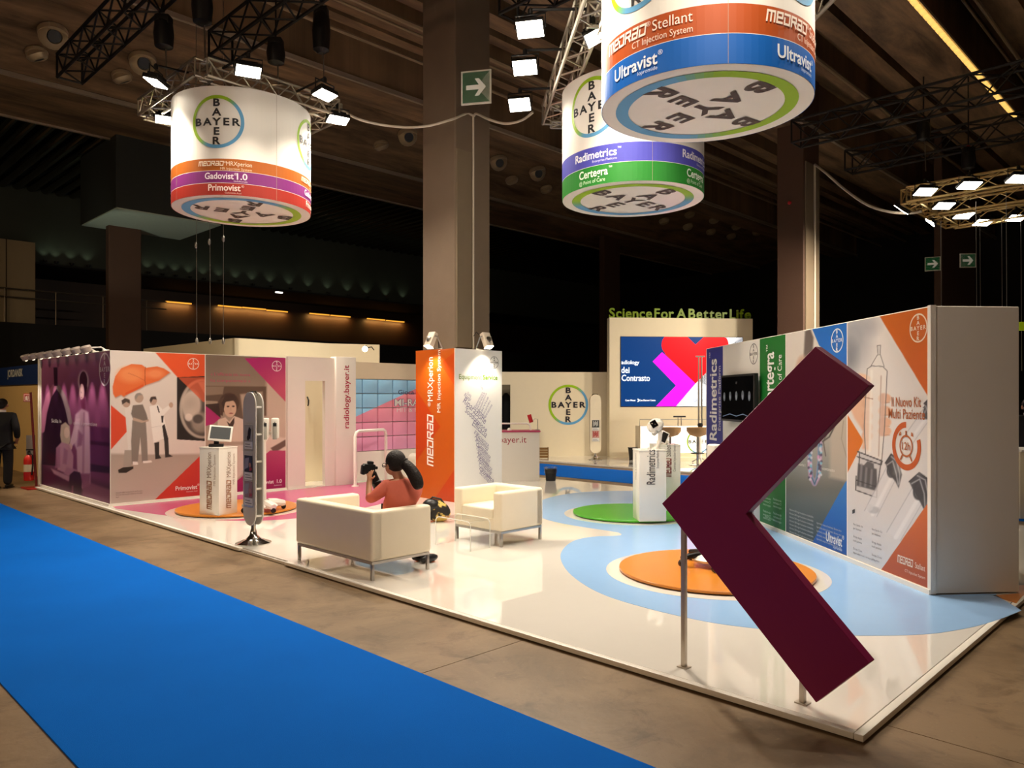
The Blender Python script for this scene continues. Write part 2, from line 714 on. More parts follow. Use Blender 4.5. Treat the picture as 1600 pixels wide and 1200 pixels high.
rp.color_ramp.elements[0].position = 0.28
rp.color_ramp.elements[0].color = (*L((42, 30, 20)), 1)
rp.color_ramp.elements[1].position = 0.74
rp.color_ramp.elements[1].color = (*L((156, 124, 90)), 1)
nt.links.new(n1.outputs['Fac'], rp.inputs['Fac'])
nt.links.new(rp.outputs['Color'], hv.inputs['Color'])


def clear_mat(name, rgb=(245, 248, 250), rough=0.02, tint=0.12, refl=0.35):
    """thin clear plastic: mostly see-through, with its own reflections"""
    m = bpy.data.materials.new(name)
    m.use_nodes = True
    nt = m.node_tree
    nt.nodes.remove(nt.nodes['Principled BSDF'])
    out = nt.nodes['Material Output']
    t = nt.nodes.new('ShaderNodeBsdfTransparent')
    t.inputs[0].default_value = (0.96, 0.97, 0.97, 1)
    g = nt.nodes.new('ShaderNodeBsdfGlossy')
    g.inputs['Roughness'].default_value = rough
    fr = nt.nodes.new('ShaderNodeLayerWeight')
    fr.inputs[0].default_value = tint
    mx = nt.nodes.new('ShaderNodeMixShader')
    ml = nt.nodes.new('ShaderNodeMath')
    ml.operation = 'MULTIPLY'
    ml.inputs[1].default_value = refl
    nt.links.new(fr.outputs['Fresnel'], ml.inputs[0])
    nt.links.new(ml.outputs[0], mx.inputs[0])
    nt.links.new(t.outputs[0], mx.inputs[1])
    nt.links.new(g.outputs[0], mx.inputs[2])
    nt.links.new(mx.outputs[0], out.inputs[0])
    return m


CLEAR = clear_mat('clear_acrylic')

# ------------------------------------------------------------------ hall: floor, ceiling, walls
fl = thing('floor', kind_ := None, None)
fl['kind'] = 'structure'
SA, SB, S0A, S0B = 6.0, 6.0, 3.82, 4.33
fb = MB()
q = [hall(-14, -14, 0), hall(52, -14, 0), hall(52, 46, 0), hall(-14, 46, 0)]
fb.prism([(p.x, p.y) for p in q], -0.30, -0.03)
tag(obj('subfloor', fb, mat('dark_joint', (60, 46, 34), rough=0.9), fl), kind='structure')
g = 0.007
sm = MB()
q = [V(0, 0, 0), D1 * (SA - g), D1 * (SA - g) + D2 * (SB - g), D2 * (SB - g)]
sm.prism([(p.x, p.y) for p in q], -0.05, 0.0)
slab_me = mesh_of(sm, 'slab')
slab_me.materials.append(CONC)
for i in range(-3, 8):
    for j in range(-3, 7):
        o = obj('slab', slab_me, None, fl)
        o.location = hall(S0A + SA * i, S0B + SB * j, 0)

cl = thing('ceiling', None, None)
cl['kind'] = 'structure'
ZB = 9.0
dk = MB()
q = [hall(-14, -14, 0), hall(24, -14, 0), hall(24, 46, 0), hall(-14, 46, 0)]
dk.prism([(p.x, p.y) for p in q], 10.3, 10.5)
obj('deck', dk, DECK, cl)


def hbox(a0, a1, b0, b1, z0, z1):
    q = [hall(a0, b0, 0), hall(a1, b0, 0), hall(a1, b1, 0), hall(a0, b1, 0)]
    return MB().prism([(p.x, p.y) for p in q], z0, z1)


rr_ = random.Random(11)
for a, w in ((1.4, .5), (2.6, .25), (3.5, .6), (6.3, .5), (7.4, .3), (10.3, .5), (11.2, .45), (12.0, .3), (12.9, .6), (13.7, .3)):
    obj('rib', hbox(a, a + w, -12, 45, ZB + 0.55 + 0.25 * rr_.random(), 10.35), DECK, cl)
for a, z, r_ in ((0.9, 9.5, .05), (3.9, 9.4, .04), (4.1, 9.42, .025), (7.1, 9.35, .05), (12.4, 9.4, .06), (12.7, 9.42, .03), (13.5, 9.3, .04)):
    obj('pipe', MB().tube([hall(a, -12, z), hall(a, 45, z)], r_, 8), mat('ceiling_pipe', (150, 128, 100), rough=.4, metal=.4), cl)
# sloping duct face that carries the air nozzles
DUCT0, DUCT1 = hall(16.1, 0, 10.2), hall(19.9, 0, 9.05)
dm = MB()
q = [hall(16.1, -12, 10.2), hall(16.1, 45, 10.2), hall(19.9, 45, 9.05), hall(19.9, -12, 9.05)]
dm.slab(q, UP, 0.06)
obj('duct_face', dm, DECK, cl)
for a in (-0.6, 4.5, 8.6, 14.7):
    obj('beam', hbox(a, a + 1.1, -12, 45, ZB, 10.4), DECK, cl)
    obj('beam_trim', hbox(a - 0.05, a + 0.03, -12, 45, ZB - 0.05, ZB + 0.05), mat('pale_metal_trim', (190, 176, 156), rough=0.35, metal=0.6), cl)
obj('soffit', hbox(20.0, 22.9, -12, 45, ZB, 10.4), DECK, cl)
obj('beam_trim', hbox(19.93, 20.0, -12, 45, ZB - 0.05, ZB + 0.05), MATS['pale_metal_trim'], cl)
obj('beam_trim', hbox(22.9, 22.98, -12, 45, ZB - 0.05, ZB + 0.05), MATS['pale_metal_trim'], cl)
# low corrugated metal ceiling beyond the last beam
SLAT = mat('dark_metal_slat', (120, 112, 100), rough=0.16, metal=1.0, var=0.3, scale=2.2)
half = [(0.15 * math.cos(PI * k / 8), -0.13 * math.sin(PI * k / 8)) for k in range(9)]
sl = MB()
for a_ in (23.05, 31.0):
    sl.v += [tuple(hall(a_, x, z)) for x, z in half]
sl.f += [(k, k + 1, 9 + k + 1, 9 + k) for k in range(8)]
sl_me = mesh_of(sl, 'corrugation', smooth=60)
sl_me.materials.append(SLAT)
b_ = 2.0
while b_ < 40:
    o = obj('corrugation', sl_me, None, cl)
    o.location = hall(0, b_, ZB + 0.15)
    b_ += 0.44
obj('deck', hbox(23, 32, -12, 45, ZB + 0.5, ZB + 0.7), DARKW, cl)

# luminous strip of the ceiling, far right: only part of it is lit
st = thing('strip_light', 'long yellowish strip light running under the dark ceiling at the upper right', 'light')
p, q_ = P(1405, -18, 8.9), P(1545, 110, 8.9)
bdir = D2
ln = 9.0
s0 = P(1425, 0, 8.9) - D2 * 1.0
STRIP = mat('strip_glow', (255, 205, 110), emit=1.1, var=0.25, scale=9)
for i in range(36):
    c = s0 + D2 * (0.13 + i * 0.25)
    sb = MB().box(V(0, 0, 0), (0.10, 0.20, 0.03), 0)
    if i == 0:
        sb_me = mesh_of(sb, 'strip_cell')
        sb_me.materials.append(STRIP)
    o = obj('strip_cell', sb_me, None, st)
    o.location = c
    o.rotation_euler = (0, 0, math.atan2(D2.y, D2.x) - PI / 2)
tr = MB()
mid = s0 + D2 * 4.5
tr.box(mid + UP * 0.05, (0.15, 9.1, 0.06), math.atan2(D2.y, D2.x) - PI / 2)
obj('channel', tr, MATS['pale_metal_trim'], st)

# far left side of the hall: bulkhead with a cove above a dark gallery
wl = tag(obj('wall_left', hbox(31.0, 31.3, -12, 45, 6.55, ZB + 0.4), mat('green_grey_bulkhead', (62, 68, 60), rough=0.7, var=0.15, scale=1.0)), kind='structure')
obj('return', hbox(31.0, 35.0, -12, 45, 6.5, 6.58), DARKW, wl)
obj('gallery_wall', hbox(34.8, 35.2, -12, 45, 0, 7.0), mat('dark_wood_cladding', (58, 38, 24), rough=0.55, var=0.25, scale=1.5), wl)
tag(obj('wall_back', hbox(-14, 52, 40, 40.4, 0, ZB + 1), DARKW), kind='structure')
tag(obj('wall_end', hbox(46, 46.4, -14, 41, 0, ZB + 1), DARKW), kind='structure')
tag(obj('wall_gallery', hbox(29.5, 29.8, -12, 45, 0, 4.25), mat('black_gallery_front', (24, 22, 21), rough=0.8)), kind='structure')
obj('gallery_floor', hbox(29.8, 35, -12, 45, 4.0, 4.2), DARKW, bpy.data.objects['wall_gallery'])


def on_a(u, v, a):
    """point on the hall plane a = const seen at a pixel"""
    ux = (u - 800) / F
    Y = a / (D1.x * ux + D1.y)
    return Vector((ux * Y, Y, H - (v - HZ) / F * Y))


# warm wall washers of the gallery
WARM = mat('warm_washer', (255, 176, 60), emit=1.3, var=0.05)
spans = [(258, 300, 473), (340, 378, 479), (378, 416, 482), (416, 450, 486), (483, 515, 491), (516, 548, 494), (573, 602, 499), (603, 632, 502)]
for i, (u0, u1, v) in enumerate(spans):
    p0, p1 = on_a(u0, v, 34.7), on_a(u1, v, 34.7)
    words = ['leftmost, standing alone', 'first of the run of three', 'second of the run of three', 'third of the run of three', 'fourth group, left piece', 'fourth group, right piece', 'last pair, left piece', 'last pair, right piece']
    t = thing('wall_washer', 'warm amber strip light on the dark gallery wall, ' + words[i], 'light', p0, group='amber strip lights of the gallery')
    l = (p1 - p0).length - 0.05
    mbx = MB().box((p0 + p1) / 2, (l, 0.06, 0.05), math.atan2(D2.y, D2.x))
    obj('diffuser', mbx, WARM, t, world=True)
    obj('housing', MB().box((p0 + p1) / 2 + UP * 0.07, (l, 0.16, 0.05), math.atan2(D2.y, D2.x)), BLACKM, t, world=True)
    light('washer_light', 'AREA', (p0 + p1) / 2 - D1 * 0.12 - UP * 0.08, (p0 + p1) / 2 + D1 * 0.5 - UP * 1.2, 14, (1, 0.55, 0.16), l, 0.05, parent=t)
# small uplights along the edge of the bulkhead
ordn = ['first', 'second', 'third', 'fourth', 'fifth', 'sixth', 'seventh', 'eighth', 'ninth', 'tenth', 'eleventh', 'twelfth', 'thirteenth', 'fourteenth', 'fifteenth', 'sixteenth', 'seventeenth', 'eighteenth', 'nineteenth', 'twentieth']
upl = [232, 254, 275, 297, 319, 344, 370, 396, 424, 454, 484, 514, 545, 575, 605, 632]
for i, u in enumerate([70, 88, 112, 138] + upl):
    v = 443 + (u - 225) * 0.0815 - 3
    p = on_a(u, v, 30.85)
    p.z = 6.62
    t = thing('cove_uplight', 'small greenish uplight along the dark bulkhead, ' + ordn[i] + ' from the left', 'light', p, group='cove uplights along the bulkhead')
    obj('lamp_body', MB().lathe([(0.05, -0.05), (0.07, 0.0), (0.07, 0.03), (0.02, 0.035)], n=10), BLACKM, t)
    light('uplight', 'SPOT', p + UP * 0.06 - D1 * 0.03, p + UP * 1.0 + D1 * 0.10, 3.5, (0.85, 1.0, 0.66), 0.02, angle=1.6, blend=0.9, parent=t)
t = thing('bulkhead_downlight', 'single white downlight under the bulkhead edge', 'light', on_a(436, 457, 30.9))
obj('lens', MB().box((0, 0, 0), (0.30, 0.12, 0.05), math.atan2(D2.y, D2.x)), mat('white_glow', (255, 250, 235), emit=3.0, var=0), t)
obj('rim', MB().box((0, 0, 0.05), (0.38, 0.18, 0.05), math.atan2(D2.y, D2.x)), BLACKM, t)

# hanging soffit box near the left column and the pale wall block on the gallery
c1 = P(282, 374, 7.0)
a1, b1 = ab(c1)
a0 = a1 - 3.1
b0 = ab(P(122, 353, 7.0))[1]
sb = tag(obj('trim_1', hbox(a0, a1, b0, b1, 7.0, ZB + 0.9), mat('soffit_side_shade', (40, 42, 38), rough=0.7, var=0.06)), kind='structure')
obj('lit_underside', hbox(a0 + .03, a1 - .03, b0 + .03, b1 - .03, 6.97, 7.0), mat('soffit_lit_tone', (176, 188, 172), rough=.6), sb)  # pale underside and dark sides put light and shade into the colour
light('added_soffit_fill', 'SPOT', (-12.0, 19.5, 2.2), ((P(122, 353, 7.0) + P(345, 350, 7.0)) / 2), 190, (.9, 1.0, .86), .1, angle=.75, blend=.6)  # unseen spot added to brighten the soffit underside
p0, p1 = on_a(-60, 405, 29.9), on_a(55, 412, 29.9)
bb0, bb1 = ab(p0)[1], ab(p1)[1]
gb = tag(obj('trim_2', hbox(29.9, 31.0, bb0, bb1, 4.25, 7.05), mat('beige_block', (150, 132, 100), rough=0.7)), kind='structure')
obj('panel_joint', hbox(29.88, 29.9, ab(on_a(9, 450, 29.9))[1], ab(on_a(10.5, 450, 29.9))[1], 4.25, 7.05), mat('dark_joint', (60, 46, 34)), gb)
rl = thing('gallery_railing', 'thin dark steel railing along the gallery edge at the far left', 'railing', hall(29.6, 0, 4.25))
rb0, rb1 = ab(on_a(-80, 470, 29.6))[1], ab(on_a(260, 470, 29.6))[1]
RAIL = mat('dull_steel_rail', (120, 108, 96), rough=0.4, metal=0.8)
for z in (5.38, 5.10):
    obj('rail', MB().tube([hall(29.6, rb0, z), hall(29.6, rb1, z)], 0.025), RAIL, rl, world=True)
b = rb0
while b < rb1:
    obj('post', MB().tube([hall(29.6, b, 4.25), hall(29.6, b, 5.4)], 0.022), RAIL, rl, world=True)
    b += 1.5

# columns
def column(u0, uc, u1, Y, m, label, face=None, name='column'):
    """square column with its corner at uc, faces along the hall axes, seen between u0 and u1"""
    ux = (uc - 800) / F
    c = Vector((ux * Y, Y, 0))
    # left face along D1, right face along D2
    def solve(u, d):
        k = (u - 800) / F
        return (k * c.y - c.x) / (d.x - k * d.y)
    l1 = solve(u0, D1)
    l2 = solve(u1, D2)
    mb = MB().obox(c, D1, l1, D2, l2, 0, 10.4)
    t = thing(name, label, 'column', c)
    obj('shaft', mb, m, t, world=True, bevel=0.02, seg=1)
    return t, c, l1, l2


colc, CC, cl1, cl2 = column(660, 711, 766, 12.66, COLM, 'big grey square column rising out of the orange and white tower')
# conduit box and pipe on its lit right face
uf = Face(CC - D1 * 0.0 + UP * 0, D2, cl2, 10)
x0, z0 = uf.px(712.5, 232)
x1, _ = uf.px(735, 232)
mb = MB().slab([uf.at(x0, 2.6), uf.at(x1, 2.6), uf.at(x1, z0), uf.at(x0, z0)], uf.n, 0.03)
obj('cover_panel', mb, mat('pale_column_panel', (118, 102, 82), rough=0.6, var=0.05), colc, world=True)
xp, zp = uf.px(737.5, 180)
obj('conduit', MB().tube([uf.at(xp, 2.4) + uf.n * 0.03, uf.at(xp, zp) + uf.n * 0.03], 0.018), CABLE, colc, world=True)
column(165, 170, 221, 23.0, COLB, 'brown square column behind the left display wall')
colr, CR, r1_, r2_ = column(1214, 1256, 1280, 20.0, COLB, 'brown column with a pale strip behind the right display wall')
rf = Face(CR, D2, r2_, 10)
xa, xb = rf.px(1257.5, 400)[0], rf.px(1278.5, 400)[0]
zt = rf.px(1270, 258)[1]
obj('cover_panel', MB().slab([rf.at(xa, 0), rf.at(xb, 0), rf.at(xb, zt), rf.at(xa, zt)], rf.n, 0.03), mat('pale_column_panel', (186, 170, 148)), colr, world=True)
xp = rf.px(1270, 400)[0]
obj('conduit', MB().tube([rf.at(xp, 0) + rf.n * 0.05, rf.at(xp, zt) + rf.n * 0.05], 0.03), CABLE, colr, world=True)
cf = Face(CR + D1 * r1_, -D1, r1_, 10)
xr, zr = cf.px(1234, 317)
obj('red_marker', MB().lathe([(0.05, 0), (0.05, 0.03), (0.03, 0.05)], cf.at(xr, zr), 10, cf.n.to_track_quat('Z', 'Y').to_matrix()), mat('red_lamp', (170, 25, 30)), colr, world=True)
column(936, 944, 969, 34.0, COLB, 'brown column far behind the green lettering')
column(1459, 1472, 1524, 24.0, COLB, 'dark brown column behind the truss frame at the right')

# ------------------------------------------------------------------ aisle carpets
def strip_b(p):
    return ab(p)[1]


cb1, cb0 = strip_b(P(0, 787, 0)), strip_b(P(0, 1068, 0))
tag(obj('carpet', hbox(-9, 27, cb0, cb1, 0, 0.008), CARP), 'wide bright blue carpet runner across the near aisle', 'carpet')
fb0, fb1 = strip_b(P(990, 756, 0)), strip_b(P(990, 736.5, 0))
tag(obj('carpet', hbox(-9, 27, fb0, fb1, 0, 0.008), CARP), 'blue carpet runner in the aisle behind the stand', 'carpet')

# ------------------------------------------------------------------ the stand's platform
A = P(1349, 1164, 0)
aA, bA = ab(A)
aE, bE = aA + 15.35, bA + 8.05
pl = thing('stand_platform', 'low glossy white platform floor of the whole exhibition stand', 'platform', A)
n0, n1 = ab(P(377, 862, 0))[0], ab(P(448, 884, 0))[0]
T = 0.05
obj('deck', hbox(aA + T + .003, aE, bA + T + .003, bE, 0.012, PF), WHITE, pl, world=True)
obj('edge_trim', hbox(aA + T, n1, bA, bA + T, 0.012, PF + 0.001), TRIMW, pl, world=True, bevel=0.003)
obj('edge_trim', hbox(n0, aE, bA, bA + T, 0.012, PF + 0.001), TRIMW, pl, world=True, bevel=0.003)
obj('edge_trim', hbox(n1, n0, bA + 0.03, bA + T, 0.004, PF - 0.014), WHITE, pl, world=True)
obj('edge_trim', hbox(aA, aA + T - .003, bA, bE, 0.012, PF + 0.001), TRIMW, pl, world=True, bevel=0.003)
obj('base_frame', hbox(aA + .06, aE, bA + .06, bE, 0.0, 0.013), BLACKP, pl, world=True)


def smooth_closed(pts, n=5):
    out = []
    m = len(pts)
    for i in range(m):
        p0, p1, p2, p3 = (Vector(pts[(i + k) % m]) for k in (-1, 0, 1, 2))
        if (p2 - p1).length < 1e-4:
            continue
        for j in range(n):
            t = j / n
            out.append(0.5 * ((2 * p1) + (-p0 + p2) * t + (2 * p0 - 5 * p1 + 4 * p2 - p3) * t * t + (-p0 + 3 * p1 - 3 * p2 + p3) * t ** 3))
    return out


def px_curve(pts, z, n=4):
    w = [P(u, v, z) for u, v in pts]
    out = []
    for i in range(len(w) - 1):
        p0, p1, p2, p3 = w[max(i - 1, 0)], w[i], w[i + 1], w[min(i + 2, len(w) - 1)]
        for j in range(n):
            t = j / n
            out.append(0.5 * ((2 * p1) + (-p0 + p2) * t + (2 * p0 - 5 * p1 + 4 * p2 - p3) * t * t + (-p0 + 3 * p1 - 3 * p2 + p3) * t ** 3))
    out.append(w[-1])
    return out


def patch(name, pts, m, z0=PF, z1=PF + 0.002):
    mb = MB().prism([(p.x, p.y) for p in pts], z0, z1)
    return obj(name, mb, m, pl, world=True)


lower = [(1596, 954), (1570, 965), (1530, 977.5), (1490, 985.5), (1454, 990.5), (1400, 993), (1330, 993), (1250, 989), (1180, 982), (1115, 973.5), (1056, 961.5), (1000, 947.5), (950, 932),
         (915, 915), (888, 894), (876, 873), (880, 858), (897, 845), (925, 839), (958, 837.5)]
tip = [(970, 836.5), (971.5, 834.5), (966, 832)]
upper = [(945, 828.5), (905, 822.5), (870, 816), (845, 808), (835, 796), (842, 784), (865, 776), (900, 770), (945, 767.5), (985, 767), (1040, 767), (1090, 768.5)]
out = px_curve(lower, PF) + [P(u, v, PF) for u, v in tip] + px_curve(upper, PF)
R0 = P(1455, 930, PF)
farw = R0 + DW * 5.84
out += [farw + DW * 0.02, R0 + UP * 0, R0 + DP * 0.60, P(1556, 930, PF)]
patch('blue_floor_print', out, BLUEF)
o2 = [P(1551, 930.8, PF), P(1588, 943.0, PF), hall(aA + .03, bA + 3.75, PF), hall(aA + .03, bA + 4.3, PF), R0 + DP * 0.82 + DW * 0.3, R0 + DP * 0.815 - DW * .002]
patch('orange_floor_print', o2, mat('orange_vinyl', (214, 130, 50), rough=0.3))
pk = px_curve([(181, 794.5), (240, 803), (300, 810), (360, 813.5), (420, 813), (480, 808), (540, 799), (600, 786), (650, 768)], PF)
pk += [P(655, 758, PF), P(600, 750, PF), P(553, 755, PF), P(450, 766, PF), P(176, 791.5, PF)]
patch('magenta_floor_print', pk, PINKF)

DISC_R = [P(1117, 894, PF), P(986, 803.5, PF), P(371, 796, PF)]
discs = [(DISC_R[0], 0.93, ORANGE, 'large orange round plinth on the blue floor print, nearest the maroon chevron'),
         (DISC_R[1], 0.85, GREEN, 'green round plinth under the white pedestals at the back of the blue floor print'),
         (DISC_R[2], 0.88, ORANGE, 'orange round plinth on the magenta floor before the left display wall')]
for i, (c, r, m, lab) in enumerate(discs):
    ring = MB().lathe([(r + 0.13, 0.0), (r + 0.13, 0.003)], V(c.x, c.y, PF + 0.0005), 64)
    obj('white_ring_print', ring, WHITE, pl, world=True)
    t = thing('round_plinth', lab, 'plinth', V(c.x, c.y, PF + 0.003))
    obj('top_board', MB().lathe([(r - 0.004, 0.012), (r, 0.016), (r, 0.034), (r - 0.004, 0.038)], n=72), m, t)
    obj('underside', MB().lathe([(r - 0.03, 0), (r - 0.03, 0.013)], n=48), BLACKP, t)
DZ = PF + 0.041
# ------------------------------------------------------------------ left display wall (an L of two walls)
HW = 2.46
L0 = P(172, 791, PF)
LW, LR = 3.96, 3.04
lw = thing('display_wall', 'L-shaped display wall of large printed panels at the left end of the platform', 'display wall', V(L0.x, L0.y, PF))
fP = Face(L0 + D1 * LW, -D1, LW, HW)
fR = Face(L0, D2, LR, HW)
mb = MB().obox(L0 + D2 * 0.0, D1, LW, D2, 0.12, PF, PF + HW)
obj('wall_core', mb, WALLW, lw, world=True)
mb = MB().obox(L0 + D2 * 0.12, D1, 0.14, D2, LR - 0.12, PF, PF + HW)
obj('wall_core', mb, WALLW, lw, world=True)
obj('base_strip', MB().obox(L0 - D1 * 0.03 - D2 * 0.03, D2, LR + 0.03, D1, 0.03, PF, PF + 0.035), TRIMW, lw, world=True)
obj('base_strip', MB().obox(L0 - D2 * 0.03, D1, LW + 0.02, D2, 0.03, PF, PF + 0.035), TRIMW, lw, world=True)
obj('end_post', MB().obox(L0 + D1 * LW - D2 * 0.015, D1, 0.10, D2, 0.16, PF, PF + HW + 0.01), TRIMW, lw, world=True)


def sub(face, x0, x1, y0=0.04, y1=None):
    return Face(face.at(x0, y0, -1), face.e, x1 - x0, (y1 or face.h - 0.01) - y0)


# purple photograph panel
pf = sub(fP, 0.10, LW - 0.01)
p = Paint(pf, (0, 560, 5.0), 70, (146, 78, 122))
p.grad((0, 40), (0, 1100), (160, 88, 132), (112, 46, 92))
p.poly([(300, 820), (900, 1000), (900, 1200), (300, 1100)], (70, 20, 60), 60, .8)
p.poly([(690, 530), (870, 545), (870, 880), (690, 840)], (92, 34, 84), 14, .8)
p.poly([(690, 640), (870, 660), (870, 690), (690, 670)], (60, 18, 58), 10, .8)
p.poly([(690, 820), (870, 850), (870, 900), (690, 880)], (52, 14, 48), 14, .9)
p.poly([(330, 830), (335, 560), (360, 420), (400, 280), (440, 215), (490, 300), (535, 430), (550, 640), (540, 850)], (40, 8, 40), 8)
p.line([(328, 560), (348, 420), (380, 300), (425, 225)], 44, (196, 120, 160), .9, 6)
p.line([(455, 225), (500, 300), (530, 400), (550, 500)], 34, (150, 130, 136), .9, 6)
p.poly([(418, 70), (450, 70), (450, 215), (425, 215)], (56, 14, 50), 6)
COAT, FLESH, HAIR = (206, 160, 188), (214, 170, 178), (84, 28, 66)
# tall figure in a pale coat, head bowed towards the child
p.ell(652, 180, 44, 88, (226, 190, 206), .25, .85)
p.ell(652, 176, 30, 74, HAIR, .12)
p.poly([(632, 190), (668, 160), (682, 230), (668, 300), (650, 290)], HAIR, 8)
p.ell(640, 262, 20, 62, FLESH, .15)
p.line([(634, 262), (640, 270)], 5, HAIR, .7, 3)
p.line([(634, 305), (646, 308)], 4, (150, 60, 90), .8, 3)
p.poly([(630, 330), (664, 300), (668, 400), (640, 410)], (110, 40, 80), 10, .9)
p.poly([(588, 440), (640, 392), (692, 420), (704, 560), (708, 980), (650, 1010), (606, 980), (600, 720), (570, 640)], COAT, 14)
p.poly([(650, 420), (664, 420), (660, 900), (640, 900)], (170, 112, 150), 8, .7)
p.poly([(596, 470), (630, 470), (600, 640), (556, 700), (545, 660)], (220, 178, 202), 12)
p.ell(550, 690, 16, 26, FLESH, .3)
p.poly([(612, 560), (650, 600), (640, 680), (604, 690)], (140, 78, 120), 16, .7)
p.poly([(606, 900), (706, 900), (700, 1000), (620, 1020)], (120, 54, 100), 16, .8)
# child on the couch
p.poly([(400, 860), (640, 960), (650, 1020), (420, 900)], (196, 150, 176), 14, .9)
p.poly([(478, 520), (512, 498), (546, 530), (552, 640), (530, 700), (486, 690), (470, 600)], (196, 172, 160), 10)
p.ell(522, 580, 22, 42, (222, 190, 180), .2)
p.poly([(440, 700), (480, 655), (540, 670), (575, 760), (570, 880), (520, 900), (450, 870)], (192, 138, 168), 12)
p.poly([(440, 700), (470, 690), (470, 850), (430, 860)], (164, 106, 146), 10, .8)
p.poly([(500, 700), (530, 720), (520, 830), (490, 820)], (150, 90, 130), 14, .6)
p.poly([(520, 850), (600, 870), (640, 960), (610, 1000), (560, 930), (500, 900)], (178, 122, 156), 12)
p.poly([(535, 1010), (545, 910), (580, 880), (625, 890), (642, 960), (635, 1060), (590, 1060)], (56, 16, 50), 12)
p.line([(568, 1000), (566, 1060)], 14, (150, 90, 120), .8, 4)
p.poly([(660, 950), (870, 1030), (870, 1150), (640, 1070)], (150, 86, 126), 20, .7)
p.noise(6, 60, 3)
p.build('photo_panel', lw)
d = Deco()
x, y = fP.px(164, 577)
d.cross(x, y, 0.27, (238, 220, 232), (238, 220, 232), w=0.06)
x0, y0 = fP.px(81, 660)
d.text('Sicilia in', x0, y0, 0.10, (235, 225, 230), width=0.62)
x0, y0 = fP.px(115, 663)
d.text('azione, è prevenzione', x0, y0, 0.09, (225, 205, 216), width=1.25)
d.build('lettering', lambda x, y, l: fP.at(x, y, l), lw)

# second panel: liver and three men in front of a scan
xs = fR.px(320.5, 600)[0]
pf = sub(fR, 0.012, xs - 0.008)
T2 = (160, 540, 3.75)
p = Paint(pf, T2, 110, (222, 212, 204))
p.poly([(40, 632), (320, 640), (620, 632), (620, 960), (40, 960)], (182, 168, 156), 16)
p.grad((0, 640), (0, 920), (176, 160, 148), (196, 184, 172), mask=p.mask([(40, 640), (620, 640), (620, 960), (40, 960)], 8))
p.poly([(300, 30), (620, 38), (620, 188), (440, 186)], (226, 88, 44), 2)
p.poly([(437, 186), (620, 178), (620, 560), (437, 550)], (34, 28, 26), 2)
p.ell(585, 370, 135, 175, (176, 164, 152), .06)
p.ell(590, 370, 122, 160, (92, 84, 78), .06)
p.ell(520, 350, 58, 90, (206, 192, 178), .3, .9)
p.ell(580, 450, 60, 60, (160, 148, 136), .3, .8)
p.ell(505, 420, 22, 22, (220, 208, 196), .4, .9)
p.ell(560, 430, 30, 26, (70, 62, 58), .4, .9)
p.noise(20, 16, 5, p.mask([(470, 200), (620, 200), (620, 540), (470, 540)], 30))
p.poly([(445, 188), (620, 184), (620, 330), (590, 330)], (226, 96, 60), 3, .75)
p.poly([(560, 215), (620, 210), (620, 320)], (236, 140, 110), 8, .5)
p.poly([(40, 340), (182, 460), (40, 620)], (218, 76, 44), 2)
p.poly([(298, 912), (620, 600), (620, 920)], (206, 60, 44), 2)
p.grad((450, 760), (600, 900), (206, 60, 44), (188, 44, 48), mask=p.mask([(298, 912), (620, 600), (620, 920)], 2))
liver = [(60, 240), (75, 180), (110, 133), (170, 108), (230, 112), (255, 130), (320, 122), (360, 134), (396, 157), (330, 205), (250, 232), (215, 252), (150, 280), (125, 300), (108, 288), (75, 304), (62, 280)]
p.poly([(x + 3, y + 5) for x, y in liver], (150, 96, 70), 12, .6)
p.poly(liver, (226, 110, 56), 3)
p.ell(170, 170, 76, 46, (240, 152, 96), .8, .8)
p.ell(310, 165, 50, 26, (240, 150, 100), .8, .8)
p.line([(252, 126), (248, 170), (252, 232)], 3, (150, 60, 30))
p.line([(248, 205), (200, 180), (150, 160)], 2, (170, 70, 36), .7)
p.line([(235, 235), (190, 258), (140, 282)], 14, (220, 90, 40), .9)
# man at the left in a white coat, leaning
p.poly([(130, 345), (165, 340), (190, 430), (175, 560), (165, 700), (150, 600), (140, 480)], (226, 220, 214), 4)
p.ell(140, 335, 24, 27, (188, 160, 142), .12)
p.poly([(112, 322), (132, 308), (160, 318), (160, 340), (140, 330), (116, 345)], (74, 62, 56), 4)
p.poly([(130, 612), (172, 612), (170, 715), (120, 718)], (168, 158, 148), 4)
p.poly([(92, 728), (120, 714), (180, 708), (182, 720), (140, 745), (95, 746)], (42, 34, 30), 3)
# man in grey scrubs
p.poly([(178, 350), (236, 345), (258, 400), (268, 440), (252, 448), (250, 442), (180, 432), (168, 400)], (124, 114, 106), 3)
p.poly([(176, 436), (254, 440), (262, 560), (266, 676), (232, 682), (222, 540), (206, 692), (172, 692), (168, 560)], (136, 126, 118), 3)
p.ell(214, 306, 26, 29, (184, 158, 142), .1)
p.poly([(188, 300), (198, 282), (220, 276), (236, 290), (210, 292), (196, 318)], (150, 142, 136), 4)
p.poly([(180, 420), (240, 440), (272, 432), (270, 444), (230, 452), (178, 438)], (190, 164, 146), 3)
p.poly([(176, 680), (206, 680), (210, 698), (180, 700)], (236, 230, 224), 2)
p.poly([(236, 676), (285, 672), (292, 684), (240, 690)], (236, 230, 224), 2)
